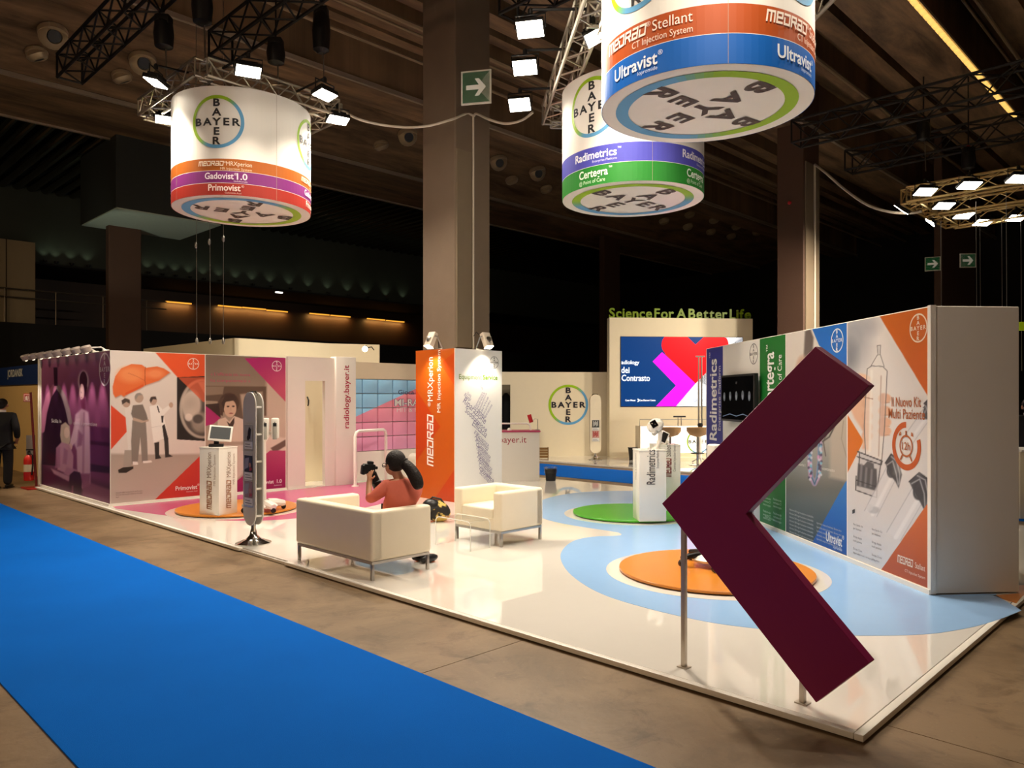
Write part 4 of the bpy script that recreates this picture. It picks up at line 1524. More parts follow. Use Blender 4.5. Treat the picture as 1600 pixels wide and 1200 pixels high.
d.text('Multi Paziente', x0, y0, 0.13, BR, width=x1 - x0, bold=0.008)
cx, cy = fS.px(1416.5, 697)
d.ring(cx, cy, 0.168, 0.222, (188, 84, 26), n=48, a0=PI / 2, a1=2 * PI + 0.35)
d.ring(cx, cy, 0.085, 0.102, BR, n=32, layer=2)
d.text('12h', cx, cy, 0.10, BR, 'C', valign='mid', bold=0.01)
for s in (-1, 1):
    d.ring(cx + s * 0.075, cy + 0.095, 0.0, 0.035, BR, n=10, layer=2, a0=PI / 2 - s * .9 - .8, a1=PI / 2 - s * .9 + .8)
    d.stroke([(cx + s * 0.06, cy - 0.09), (cx + s * 0.085, cy - 0.125)], 0.018, BR)
d.stroke([(cx, cy + 0.10), (cx, cy + 0.13)], 0.02, BR)
xr, yr = fS.px(1446.5, 893)
xm0, xm1 = fS.px(1403, 886)[0], fS.px(1427, 889)[0]
d.medrad(xm0, yr, 0.058, (240, 222, 206), 'L', w=xm1 - xm0, layer=2)
d.text('Stellant', xr, yr, 0.075, (240, 222, 206), 'R', width=xr - xm1 - .035)
d.text('CT Injection System', xr, yr - 0.07, 0.038, (236, 214, 196), 'R', width=0.30)
GT = (126, 124, 128)
for col, (uu, vv, n) in enumerate(((1334, 820, 9), (1363, 828, 10))):
    x0, y0 = fS.px(uu, vv)
    for k in range(n):
        if k % 3 == 2:
            continue
        d.text(['Non Sterile Kit', 'per iniezione', '', 'Siringa doppia', 'multi paziente', '', 'Durata 12 ore', 'lotto unico', '', 'uso interno'][k % 10], x0, y0 - 0.042 * k, 0.03, GT, sx=1.0)
x0, y0 = fS.px(1334, 864)
d.text('Leggere attentamente le istruzioni per l’uso', x0, y0, 0.024, GT)
d.poly([(x0 - .02, y0 + .40), (x0 + .03, y0 + .42), (x0 + .03, y0 + .46), (x0 - .02, y0 + .44)], (60, 58, 62), 2)
d.build('lettering', lambda x, y, l: fS.at(x, y, l), rw)

# blue and grey picture panel with a looped coloured cord
T4 = (1160, 480, 3.16)
pf = sub(fS, xC + 0.008, xD - 0.008, 0.05)
p = Paint(pf, T4, 110, (218, 208, 200))
p.grad((0, 480), (0, 1150), (206, 196, 182), (52, 66, 70))
p.grad((0, 60), (0, 500), (224, 214, 206), (206, 196, 184), mask=np.clip((500 - p.v) / 60, 0, 1))
p.grad((0, 800), (0, 900), (128, 118, 104), (92, 88, 80), 0.0, .8, np.clip(1 - abs(p.v - 850) / 120, 0, 1))
p.poly([(440, 560), (517, 470), (517, 860), (430, 840)], (186, 174, 158), 20, .8)
p.line([(500, 560), (490, 650), (515, 740)], 4, (140, 128, 112), .7, 4)
p.line([(465, 570), (430, 640), (360, 690)], 7, (60, 54, 52), .9, 4)
p.line([(440, 590), (400, 660), (412, 735)], 5, (80, 72, 70), .9, 3)
# woman's head and dark hair behind the chevron
p.poly([(310, 120), (335, 105), (352, 150), (345, 300), (330, 420), (300, 300)], (96, 84, 78), 10, .9)
p.ell(300, 330, 40, 90, (200, 164, 142), .3)
# loop of cord
for dx, c, w in ((0, (170, 140, 170), 24), (-4, (206, 170, 196), 9), (6, (96, 140, 170), 8), (1, (60, 80, 104), 4)):
    p.line([(334 + dx, 690), (334 + dx, 780), (340 + dx, 840), (357, 872 + dx * .5), (374 - dx, 840), (382 - dx, 760), (384 - dx, 670)], w, c, .95, 4)
r_ = random.Random(2)
for k in range(40):
    t_ = k / 39
    a = (334 + r_.uniform(-9, 9), 690 + 160 * t_) if k % 2 else (382 + r_.uniform(-9, 9), 680 + 160 * t_)
    p.ell(a[0], a[1], 6, 7, r_.choice([(60, 90, 130), (214, 150, 190), (120, 190, 214), (70, 60, 90), (206, 206, 214)]), .6, .9)
p.poly([(338, 90), (530, 50), (530, 310), (517, 300), (380, 190)], (24, 106, 196), 2)
p.poly([(530, 840), (508, 866), (345, 1162), (530, 1230)], (22, 100, 186), 2)
p.grad((500, 880), (420, 1180), (40, 120, 200), (10, 76, 160), mask=p.mask([(530, 840), (508, 866), (345, 1162), (530, 1230)], 2))
p.build('photo_panel', rw)
d = Deco()
x, y = fS.px(1308.5, 532)
d.cross(x, y, 0.13, (226, 232, 240), (226, 232, 240), w=0.055)
x0, y0 = fS.px(1291.5, 842)
x1, _ = fS.px(1316.5, 846)
d.text('Ultravist', x0, y0 - .02, 0.15, (236, 238, 242), width=x1 - x0, bold=0.015)
d.text('®', x1, y0 + .06, 0.06, (236, 238, 242))
d.text('Iopromide', x1, y0 - 0.07, 0.045, (220, 226, 236), 'R')
x0, y0 = fS.px(1234, 797)
for k in range(7):
    d.text('Ultravist 300 mg/ml soluzione iniettabile', x0, y0 - 0.045 * k, 0.032, (190, 190, 188), width=0.62)
    if k < 5:
        d.text('Iopromide, mezzo di contrasto, flacone vetro', x0 + 0.70, y0 - 0.05 - 0.045 * k, 0.032, (190, 190, 188), width=0.55)
x0, y0 = fS.px(1248, 727)
d.text('Guarda il', x0, y0, 0.05, (226, 222, 214))
x0, y0 = fS.px(1286, 734)
d.text('contrasto', x0, y0, 0.05, (226, 222, 214), width=.27)
d.build('lettering', lambda x, y, l: fS.at(x, y, l), rw)

# green panel, white monitor panel, violet panel
d = Deco()
GRN, VIO, WHT = (28, 112, 44), (52, 56, 140), (232, 228, 222)
d.rect(xB + .008, 0.05, xC - .008, HR - .01, GRN, 0)
d.rect(xA + .006, 0.05, xB - .008, HR - .01, WHT, 0)
d.rect(0.035, 0.05, xA - .006, HR - .01, VIO, 0)
Wt = (240, 238, 234)
xg = fS.px(1207, 570)[0]
yt0, yt1 = fS.px(1207, 641)[1], fS.px(1207, 550)[1]
d.text('Certegra', xg + 0.05, yt0, 0.40, Wt, rot=PI / 2, width=yt1 - yt0, bold=0.02)
d.text('™', xg - .10, yt1 + .01, 0.12, Wt, rot=PI / 2)
d.text('@ Point of Care', xg + 0.29, yt0, 0.18, Wt, rot=PI / 2, width=yt1 - yt0 - .05)
for c_, (uu, vv) in enumerate(((1193, 778), (1209, 781))):
    x0, y0 = fS.px(uu, vv)
    for k in range(9):
        if k % 4 != 3:
            d.text(['Piattaforma dati', 'workstation CT', 'iniettore singolo', ''][k % 4], x0, y0 - 0.045 * k, 0.04, (196, 214, 196), width=0.24)
x0, y0 = fS.px(1196, 808)
d.text('Bayer Radiologia', x0, y0, 0.035, (190, 210, 190), width=.3)
x, y = fS.px(1178, 553)
d.cross(x, y, 0.145, (120, 116, 116), (126, 122, 122), w=0.05)
xv = fS.px(1116, 620)[0]
yt0, yt1 = fS.px(1116, 688)[1], fS.px(1116, 561)[1]
d.text('Radimetrics', xv + 0.12, yt0, 0.46, Wt, rot=PI / 2, width=yt1 - yt0, bold=0.02)
d.text('™', xv - 0.13, yt1 + .02, 0.12, Wt, rot=PI / 2)
d.text('Enterprise Platform', xv + 0.30, yt1 - 1.12, 0.16, Wt, rot=PI / 2, width=1.0)
x, y = fS.px(1117, 700)
d.ring(xv, 0.5, 0.10, 0.15, Wt, layer=2)
d.build('text_panels', lambda x, y, l: fS.at(x, y, l), rw)
d = Deco()
for xx in (0.03, xA, xB, xC, xD):
    d.rect(xx - .008, 0.045, xx + .008, HR - .005, (238, 234, 228), 0)
d.build('panel_joints', lambda x, y, l: fS.at(x, y, l), rw)

# wall monitor with a faint grey image
a_, b_ = fS.px(1127, 660), fS.px(1177, 582)
fM = Face(fS.at(xA + 0.06, 0, 0) + fS.n * 0.11, fS.e, 1.16, 2.0)
def m_y(u, v):
    return fM.px(u, v)
xl, xr_ = fM.px(1127, 620)[0], fM.px(1178.5, 620)[0]
zlo, zhi = fM.px(1127, 657)[1], fM.px(1127, 587)[1]
t = thing('wall_monitor', 'black flat wall screen with a faint grey scan image on the right display wall', 'monitor', fM.at((xl + xr_) / 2, (zlo + zhi) / 2, 0))
rz = math.atan2(fS.e.y, fS.e.x)
wM, hM = xr_ - xl, zhi - zlo
t.rotation_euler = (0, 0, rz)
t.matrix_basis = Matrix.Translation(t.location) @ Matrix.Rotation(rz, 4, 'Z')
obj('case', MB().box((0, 0.03, 0), (wM, 0.06, hM)), BLACKP, t, bevel=0.008)
obj('screen', MB().box((0, -0.002, 0), (wM - .06, 0.006, hM - .06)), SCREENB, t)
obj('wall_bracket', MB().box((0, 0.085, 0), (0.3, 0.05, 0.3)), BLACKM, t)
d = Deco()
r_ = random.Random(5)
for k in range(5):
    d.disc(-wM * .38 + wM * .19 * k, hM * .02 + r_.uniform(-.03, .03), 0.045, (70, 74, 80), 14, ry=1.5)
    d.disc(-wM * .38 + wM * .19 * k, hM * .02, 0.022, (110, 114, 120), 10, layer=2, ry=1.5)
d.text('CT', 0, hM * .30, 0.04, (90, 90, 96), 'C')
d.stroke([(-wM * .42, -hM * .40), (-wM * .2, -hM * .34), (0, -hM * .38), (wM * .2, -hM * .33), (wM * .42, -hM * .39)], 0.012, (80, 96, 120))
me = d.build('scan_image', lambda x, y, l: V(x, -0.0055 - 0.001 * l, y), t, mat('screen_image', attr=True, emit=0.5, var=0), world=False)

# ------------------------------------------------------------------ hanging drum signs
DR = 1.0
ZB_, ZT_ = 4.58, 6.1
DRUMS = [
    dict(c=(-4.10, 11.6), phi=-20, label='white hanging drum sign with orange, magenta and red bands at the left',
         bands=[(0, .165, (166, 42, 28)), (.17, .335, (130, 40, 118)), (.34, .505, (176, 92, 16))], ex=(-.85, -.53), ey=(-.53, .85)),
    dict(c=(1.72, 10.9), phi=-32, label='white hanging drum sign with violet and green bands, partly hidden behind the nearest drum',
         bands=[(0, .255, (30, 128, 36)), (.26, .51, (74, 74, 176))], ex=(.75, .66), ey=(.66, -.75)),
    dict(c=(1.88, 7.43), phi=-36, label='nearest white hanging drum sign with orange and blue bands, its top cut off',
         bands=[(0, .255, (0, 94, 184)), (.26, .51, (176, 76, 20))], ex=(-.59, .81), ey=(.81, .59)),
]
DRW = mat('drum_fabric', rough=0.6, attr=True, var=0.01, scale=3)
for D in DRUMS:
    cx, cy = D['c']
    hgt = ZT_ - ZB_
    t = thing('drum_sign', D['label'], 'hanging sign', (cx, cy, ZB_), group='hanging drum signs')
    base_ang = math.atan2(-cy, -cx)

    def cyl(x, y, l, r=DR):
        # x: arc length to the right as seen from outside, y: height
        a = base_ang + x / DR
        rr = r + 0.0035 * l
        return V(rr * math.cos(a), rr * math.sin(a), y)
    d = Deco()
    n = 96
    per = 2 * PI * DR
    lo = 0.0
    edges = [(0, 0.0, None)]
    for z0, z1, c in D['bands']:
        d.rect(0, z0, per, z1, c, 0, nx=n)
        d.rect(0, z1, per, z1 + .005, (238, 232, 226), 0, nx=n)
    d.rect(0, D['bands'][-1][1] + .005, per, hgt, (240, 234, 226), 0, nx=n)
    # thin inner wall so that the shell has thickness
    obj('shell', MB().lathe([(DR - .012, 0.0), (DR - .006, 0.0), (DR - .006, hgt), (DR - .012, hgt)], n=72), TRIMW, t)
    d.build('printed_wrap', cyl, t, DRW, world=False)
    four = D['bands']
    for k in range(4):
        d = Deco()
        seam = math.radians(D['phi'] + 90 * k + 47) * DR
        d.rect(seam, 0.0, seam + .004, hgt, (170, 150, 132), 0.5)
        d.build('seam', cyl, t, DRW, world=False)
        d = Deco()
        xk = math.radians(D['phi'] + 90 * k) * DR
        if len(four) == 3:
            d.cross(xk, 1.02, 0.37, INK, layer=2)
            d.build('emblem', cyl, t, DRW, world=False)
            d = Deco()
            d.medrad(xk - 0.27, .41, 0.055, (246, 226, 200), w=0.36)
            d.text('®', xk + .10, .44, 0.04, (246, 226, 200))
            d.text('MRXperion', xk + 0.13, .41, 0.085, (246, 226, 200), width=0.34)
            d.text('MR Injection System', xk + 0.47, .35, 0.048, (240, 214, 180), 'R', width=0.42)
            d.text('Gadovist', xk - 0.17, .222, 0.125, (244, 226, 238), width=0.40, bold=0.02)
            d.text('®', xk + .235, .275, 0.05, (244, 226, 238))
            d.text('1.0', xk + 0.27, .222, 0.125, (244, 226, 238), width=0.14, bold=0.02)
            d.text('Gadobutrolo', xk + 0.41, .185, 0.035, (236, 206, 228), 'R')
            d.text('Primovist', xk - 0.12, .06, 0.125, (248, 224, 214), width=0.44, bold=0.02)
            d.text('®', xk + .33, .11, 0.05, (248, 224, 214))
            d.text('Gadoxetic Acid', xk + 0.33, .02, 0.035, (240, 206, 196), 'R')
        elif D['c'][1] > 9:
            d.cross(xk, 1.05, 0.40, INK, layer=2)
            d.build('emblem', cyl, t, DRW, world=False)
            d = Deco()
            d.text('Radimetrics', xk - 0.30, .355, 0.15, (240, 238, 248), width=0.66, bold=0.02)
            d.text('™', xk + .37, .42, 0.06, (240, 238, 248))
            d.text('Enterprise Platform', xk + 0.36, .30, 0.045, (222, 220, 244), 'R')
            d.text('Certegra', xk - 0.22, .115, 0.15, (236, 246, 232), width=0.46, bold=0.02)
            d.text('™', xk + .25, .18, 0.06, (236, 246, 232))
            d.text('@ Point of Care', xk - 0.22, .035, 0.07, (222, 240, 214), width=0.42)
        else:
            d.cross(xk, 1.03, 0.40, INK, layer=2)
            d.build('emblem', cyl, t, DRW, world=False)
            d = Deco()
            d.medrad(xk - 0.42, .385, 0.085, (248, 232, 218), w=0.52)
            d.text('®', xk + .11, .44, 0.06, (248, 232, 218))
            d.text('Stellant', xk + 0.17, .385, 0.135, (248, 232, 218), width=0.36)
            d.text('CT Injection System', xk + 0.53, .295, 0.085, (244, 222, 204), 'R', width=0.58)
            d.text('Ultravist', xk - 0.30, .09, 0.16, (240, 244, 250), width=0.52, bold=0.02)
            d.text('®', xk + .225, .16, 0.06, (240, 244, 250))
            d.text('Iopromide', xk + 0.22, .04, 0.05, (216, 228, 244), 'R')
        d.build('lettering', cyl, t, DRW, world=False)
    # underside with its own big emblem, read from below
    ex, ey = Vector((*D['ex'], 0)).normalized(), Vector((*D['ey'], 0)).normalized()
    obj('underside', MB().lathe([(DR - .013, 0.004), (DR - .013, 0.012)], n=72), mat('drum_underside', (232, 226, 218), rough=0.6), t)
    d = Deco()
    d.cross(0, 0, 0.86, (70, 54, 48), w=0.075)
    d.build('base_emblem', lambda x, y, l: ex * x + ey * y - UP * (0.003 + 0.0015 * l), t, DRW, world=False)
    for k in range(4):
        a = k * PI / 2 + .6
        obj('hanger_wire', MB().tube([V(math.cos(a) * .95, math.sin(a) * .95, hgt - .03), V(math.cos(a) * .95, math.sin(a) * .95, hgt + 0.12)], 0.006, 6), STEEL, t)

# ------------------------------------------------------------------ trusses
brace_me = {}
SEGS = []
def unit_tube(r, m):
    k = (r, m.name)
    if k not in brace_me:
        me = mesh_of(MB().tube([(0, 0, 0), (0, 0, 1)], r, 6, caps=False), 'brace')
        me.materials.append(m)
        brace_me[k] = me
    return brace_me[k]


def stick(parent, name, a, b, r, m):
    o = bpy.data.objects.new(name, unit_tube(r, m))
    C.objects.link(o)
    o.parent = parent
    d_ = Vector(b) - Vector(a)
    M_ = Matrix.Translation(a) @ d_.to_track_quat('Z', 'Y').to_matrix().to_4x4() @ Matrix.Diagonal((1, 1, d_.length, 1))
    M_ = parent.matrix_basis.inverted() @ M_
    o.matrix_basis = M_
    return o


def truss(parent, p, q, s, m, r=0.022, rb=0.011, step=None, ends=True):
    p, q = Vector(p), Vector(q)
    SEGS.append((p, q, s))
    d_ = (q - p).normalized()
    side = d_.cross(UP).normalized()
    up = side.cross(d_)
    off = [side * (i * s / 2) + up * (j * s / 2) for i, j in ((-1, -1), (1, -1), (1, 1), (-1, 1))]
    for o_ in off:
        stick(parent, 'chord', p + o_, q + o_, r, m)
    n = max(2, round((q - p).length / (step or s * 0.9)))
    for f in range(4):
        a, b = off[f], off[(f + 1) % 4]
        for i in range(n):
            x0, x1 = p + (q - p) * (i / n), p + (q - p) * ((i + 1) / n)
            if i % 2 == f % 2:
                stick(parent, 'brace', x0 + a, x1 + b, rb, m)
            else:
                stick(parent, 'brace', x0 + b, x1 + a, rb, m)
    if ends:
        for x in (p, q):
            for f in range(4):
                stick(parent, 'brace', x + off[f], x + off[(f + 1) % 4], rb * 1.3, m)


def flood(p, target, label, group, w=None, size=0.34, real=True, rad=0):
    """rectangular LED floodlight in its yoke"""
    p = Vector(p)
    t = thing('floodlight', label, 'lamp', p, group=group)
    R = (Vector(target) - p).to_track_quat('-Z', 'Y').to_matrix()
    h_, w_ = size * 0.66, size
    obj('housing', MB().box(R @ V(0, 0, 0.035), (w_, h_, 0.06), M=R), BLACKM, t, bevel=0.01)
    obj('heat_sink', MB().box(R @ V(0, 0, 0.085), (w_ * .7, h_ * .7, 0.05), M=R), BLACKM, t)
    obj('lens', MB().box(R @ V(0, 0, -0.0), (w_ - .03, h_ - .03, 0.012), M=R), GLOW, t)
    y = [R @ V(-w_ / 2 - .012, 0, 0.03), R @ V(-w_ / 2 - .012, 0, .03) + UP * 0.16, R @ V(w_ / 2 + .012, 0, .03) + UP * 0.16, R @ V(w_ / 2 + .012, 0, 0.03)]
    obj('yoke', MB().tube(y, 0.01, 6), BLACKM, t)
    obj('clamp', MB().lathe([(0.02, 0), (0.03, .01), (0.03, .06), (0.015, .08)], (R @ V(0, 0, 0.03)) + UP * 0.16, 10), BLACKM, t)
    top = (R @ V(0, 0, 0.03)) + UP * 0.22 + p
    best = None
    for a_, b_, s_ in SEGS:
        k_ = max(0, min(1, (top - a_).dot(b_ - a_) / (b_ - a_).length_squared))
        c_ = a_ + (b_ - a_) * k_
        if best is None or (c_ - top).length < (best - top).length:
            best = c_
    if best is not None and 0.2 < (best - top).length < 2.0:
        obj('mount_arm', MB().tube([top, V(best.x, best.y, best.z + .1)], 0.018, 6), BLACKM, t, world=True)
    if real:
        d_ = (Vector(target) - p).normalized()
        light('flood_beam', 'AREA', p + d_ * 0.03, target, FLOOD_W if w is None else w, LAMP_COL, w_ - .03, h_ - .03, spread=2.0, parent=t)
    return t


# square frame over the left drum
z1 = 6.30
nc = P(318, 108, z1)
t1 = thing('truss_frame', 'square aluminium truss frame with lamps above the left drum sign', 'truss', nc)
k1, k2, k3 = nc + D1 * 2.1, nc + D2 * 2.1, nc + D1 * 2.1 + D2 * 2.1
for a_, b_ in ((nc, k1), (nc, k2), (k1, k3), (k2, k3)):
    truss(t1, a_, b_, 0.24, ALU, 0.022, 0.011)
STG = V(0.4, 8.6, 0.0)
LG = 'floodlights around the left truss frame'
for (u, v), tg, lab in (((243, 130), V(-6.4, 10.6, 0), 'floodlight at the outer left corner of the left truss frame'),
                        ((388, 112), V(-2.6, 8.2, 0), 'large bright floodlight over the middle of the left truss frame'),
                        ((508, 149), V(-1.4, 10.2, 0), 'upper of the two bright floodlights at the right corner of the left truss frame'),
                        ((528, 188), V(-1.9, 10.6, 0), 'lower of the two bright floodlights at the right corner of the left truss frame'),
                        ((260, 188), V(-4.8, 10.6, 0), 'floodlight half hidden behind the left edge of the left drum')):
    flood(P(u, v, 6.12), tg, lab, LG, w={388: 50, 508: 60, 243: 70}.get(u, 80))
flood((-4.15, 14.3, 6.05), V(-3.7, 17.0, .9), 'added floodlight, unseen behind the left drum, turned to the back wall', LG, w=110)  # this and the next are added, hidden, to brighten the back walls
flood((-4.75, 14.3, 6.05), V(-2.2, 16.6, .9), 'second added floodlight, unseen behind the left drum, turned to the game wall', LG, w=110)

# long frame over the two right drums
z2 = 6.30
xL, xR_ = 0.52, 3.05
fN, fF = V(0.42, 5.4, z2), P(862, 180, z2)
dd = (fF - fN)
e_ = DW.cross(UP).normalized()
wv = DP * 2.45
t2 = thing('truss_frame', 'long aluminium truss frame running overhead above the two right drums', 'truss', fN)
fN = fF - DW * 6.6
for a_, b_ in ((fN, fF), (fN + wv, fF + wv), (fF, fF + wv), (fN, fN + wv), (fF - DW * 3.1, fF - DW * 3.1 + wv)):
    truss(t2, a_, b_, 0.29, ALU, 0.025, 0.012)
LG2 = 'floodlights around the long truss frame'
for (u, v), tg, lab in (((828, 46), V(-0.8, 4.4, 0.3), 'topmost floodlight left of the long truss, facing the camera side'),
                        ((820, 106), V(-0.8, 5.2, 0.3), 'second floodlight from the top left of the long truss'),
                        ((812, 164), V(-1.0, 6.4, 0.3), 'lowest floodlight left of the long truss'),
                        ((928, 60), V(3.3, 8.6, 0.6), 'floodlight right of the long truss, half behind the nearest drum')):
    flood(P(u, v, 6.12), P(u, v, 6.12) + (V(*tg) - P(u, v, 6.12)), lab, LG2)
for i, (x, y, tg, lab) in enumerate(((3.45, 6.95, V(2.4, 4.9, 0), 'added floodlight of the long truss frame above the plain wall end, out of frame'),
                                     (3.45, 8.2, V(2.2, 8.6, 0.4), 'added floodlight of the long truss frame above the printed wall panels, out of frame'),
                                     (1.7, 5.3, V(1.5, 8.4, 0), 'added floodlight over the front platform edge on the long truss frame, out of frame'),
                                     (0.2, 6.4, V(-0.9, 11.6, 0.6), 'added floodlight of the long truss frame above the sofa, out of frame'),
                                     (1.0, 7.2, V(3.2, 8.6, 0.6), 'added floodlight at the near end of the long truss frame, out of frame'))):
    flood((x, y, 6.25), tg, lab, LG2, w=95 if x == 0.2 else 32 if x == 1.7 else None)  # these floodlights are added out of view to brighten the stand
# inside lamp for the back of the stand
# black house trusses
def dark_truss(u0, v0, z, d_, length, s, lab):
    p_ = P(u0, v0, z)
    t_ = thing('black_truss', lab, 'truss', p_)
    truss(t_, p_, p_ + d_ * length, s, BLACKM, 0.03, 0.016)
    return t_, p_
dark_truss(109, 108, 7.9, -D1, 8.0, 0.42, 'black box truss hanging under the ceiling at the upper left corner')
dark_truss(345, 74, 7.9, -D1, 7.0, 0.42, 'black box truss under the ceiling right above the left truss frame')
dark_truss(795, 8, 7.9, -D1, 5.0, 0.42, 'black box truss end beside the big column at the top')
dark_truss(1244, 210, 7.9, -D1, 14.0, 0.5, 'upper long black truss under the ceiling at the right')
dark_truss(1326, 254, 7.9, -D1, 14.0, 0.5, 'lower long black truss under the ceiling at the right')

# golden lit frame of the neighbouring stand, far right
z3 = 6.0
n3 = P(1420, 306, z3)
t3 = thing('truss_frame', 'double truss frame with lamps over the neighbouring stand at the right edge', 'truss', n3)
w3 = P(1492, 345, z3) - n3
w3 = D2 * w3.dot(D2)
for k in (0, 0.5, 1.0):
    truss(t3, n3 + w3 * k, n3 + w3 * k - D1 * 9.0, 0.30, mat('gold_lit_aluminium', (206, 178, 120), rough=0.35, metal=0.8), 0.026, 0.013, step=0.42)
truss(t3, n3, n3 + w3, 0.30, MATS['gold_lit_aluminium'], 0.026, 0.013)
LG3 = 'floodlights on the neighbouring truss frame'
for (u, v, lab) in ((1446, 300, 'first floodlight on the front bar of the right truss frame'), (1515, 290, 'second floodlight on the front bar of the right truss frame'),
                    (1592, 280, 'third floodlight on the front bar of the right truss frame, at the picture edge'), (1408, 328, 'floodlight hanging off the left corner of the right truss frame'),
                    (1475, 322, 'left floodlight on the middle bar of the right truss frame'), (1506, 337, 'right floodlight on the middle bar of the right truss frame'),
                    (1453, 347, 'floodlight below the left side of the right truss frame'), (1536, 348, 'left floodlight below the rear bar of the right truss frame'),
                    (1588, 341, 'right floodlight below the rear bar of the right truss frame')):
    pp = P(u, v, 5.85)
    flood(pp, pp + (V(3.4, 21.5, 0.8) - pp) * 0.4 - UP * 1.0 if u in (1408, 1453) else pp - UP * 5 - D1 * 1.4 - D2 * 1.2, lab, LG3, w=210 if u in (1408, 1453) else 40, size=0.40, real=(u in (1446, 1515, 1408, 1453)))

# chain hoists
def hoist(u, v, Y, lab, col=BLACKP, top=10.2, h_=0.55, red=False):
    p_ = atY(u, v, Y)
    t_ = thing('chain_hoist', lab, 'hoist', p_, group='chain hoists under the ceiling')
    obj('body', MB().lathe([(0.05, -h_ * .5), (0.13, -h_ * .42), (0.15, 0), (0.13, h_ * .38), (0.06, h_ * .5)], n=12), col, t_)
    obj('motor', MB().box((0.0, 0, h_ * .45), (0.22, 0.18, 0.16)), BLACKM, t_, bevel=0.02)
    obj('hook', MB().tube([(0, 0, h_ * .5), (0.05, 0, h_ * .62), (0.0, 0, h_ * .74), (-.04, 0, h_ * .66)], 0.018, 6), mat('red_sling', (150, 40, 26), rough=.6) if red else STEEL, t_)
    obj('chain', MB().tube([(0, 0, h_ * .72), (0, 0, top - p_.z)], 0.016, 6), BLACKM, t_)
    obj('lower_chain', MB().tube([(0.03, 0, -h_ * .45), (0.05, 0, -h_ * .45 - 0.7)], 0.012, 6), STEEL, t_)
hoist(256, 54, 11.6, 'black chain hoist bag hanging left of the left truss frame', h_=0.45)
hoist(316, 10, 11.0, 'black chain hoist at the top edge above the left truss frame')
hoist(502, 50, 12.4, 'black chain hoist hanging on its chain between the left drum and the column', h_=0.7)
hoist(431, 84, 12.2, 'small dark chain hoist just above the left truss frame', h_=0.35)
hoist(1443, 205, 17.2, 'red and black chain hoist nearest above the right truss frame', h_=0.45, red=True)
hoist(1513, 250, 17.2, 'red and black chain hoist second above the right truss frame', h_=0.45, red=True)

# drooping cables
def droop(lab, pts, r=0.02, m=CABLE):
    t_ = thing('hanging_cable', lab, 'cable', pts[0])
    w = [Vector(p_) for p_ in pts]
    out = []
    for i in range(len(w) - 1):
        p0, p1, p2, p3 = w[max(i - 1, 0)], w[i], w[i + 1], w[min(i + 2, len(w) - 1)]
        for j in range(6):
            q_ = j / 6
            out.append(0.5 * ((2 * p1) + (-p0 + p2) * q_ + (2 * p0 - 5 * p1 + 4 * p2 - p3) * q_ * q_ + (-p0 + 3 * p1 - 3 * p2 + p3) * q_ ** 3))
    out.append(w[-1])
    obj('sheath', MB().tube(out, r, 8), m, t_, world=True)
xp, zp = uf.px(737.5, 182)
top_ = uf.at(xp, zp) + uf.n * 0.04
droop('pale cable drooping from the left truss frame to the big column', [atY(527, 167, 12.3), atY(560, 186, 12.3), atY(610, 197, 12.3), atY(660, 198, 12.35), atY(705, 187, 12.45), atY(728, 178, top_.y - 0.05), top_])
droop('pale cable drooping from the big column to the lamps of the long truss', [top_ + D2 * 0.01, atY(745, 178, top_.y - .1), atY(765, 187, 12.4), atY(790, 193, 12.2), atY(815, 188, 11.9), atY(833, 175, 11.7)])
topr = rf.at(rf.px(1270, 258)[0], rf.px(1270, 258)[1]) + rf.n * 0.06
droop('pale cable drooping from the right column to the right truss frame', [topr, atY(1290, 270, 19.0), atY(1320, 296, 18.4), atY(1355, 320, 17.8), atY(1390, 331, 17.2), atY(1420, 333, 16.8), atY(1440, 330, 16.6)], 0.03)
for i, (u, vt, vb, Y, nm) in enumerate(((1470, 345, 476, 15.0, 'leftmost'), (1525, 315, 478, 14.5, 'second'), (1531, 340, 478, 16.2, 'third'), (1565, 340, 478, 16.0, 'fourth'), (1572, 300, 478, 15.0, 'fifth'), (1595, 340, 500, 15.5, 'rightmost'))):
    t_ = thing('hanging_wire', 'thin pale wire hanging behind the right display wall, ' + nm + ' of six', 'wire', atY(u, vt, Y), group='thin wires hanging at the right')
    obj('strand', MB().tube([atY(u, vt, Y), V(atY(u, vt, Y).x + .02, Y, 2.3)], 0.006, 6), STEEL, t_, world=True)
for i, (u, nm) in enumerate(((306, 'left'), (327, 'middle'), (349, 'right'))):
    Y = 14.4
    a_, b_ = atY(u, 340, Y), atY(u + (1.5 if i < 2 else 0), 533, Y)
    t_ = thing('hanging_wire', nm + ' of three steel wires with end fittings hanging below the left drum', 'wire', a_, group='steel wires below the left drum')
    obj('strand', MB().tube([V(a_.x, a_.y, 10.2), b_], 0.006, 6), STEEL, t_, world=True)
    for z_ in (0, 1):
        c_ = b_ if z_ else atY(u, 383 - i * 5, Y)
        obj('fitting', MB().lathe([(0.012, -.06), (0.028, -.03), (0.028, .03), (0.012, .06)], c_, 10), STEEL, t_, world=True)

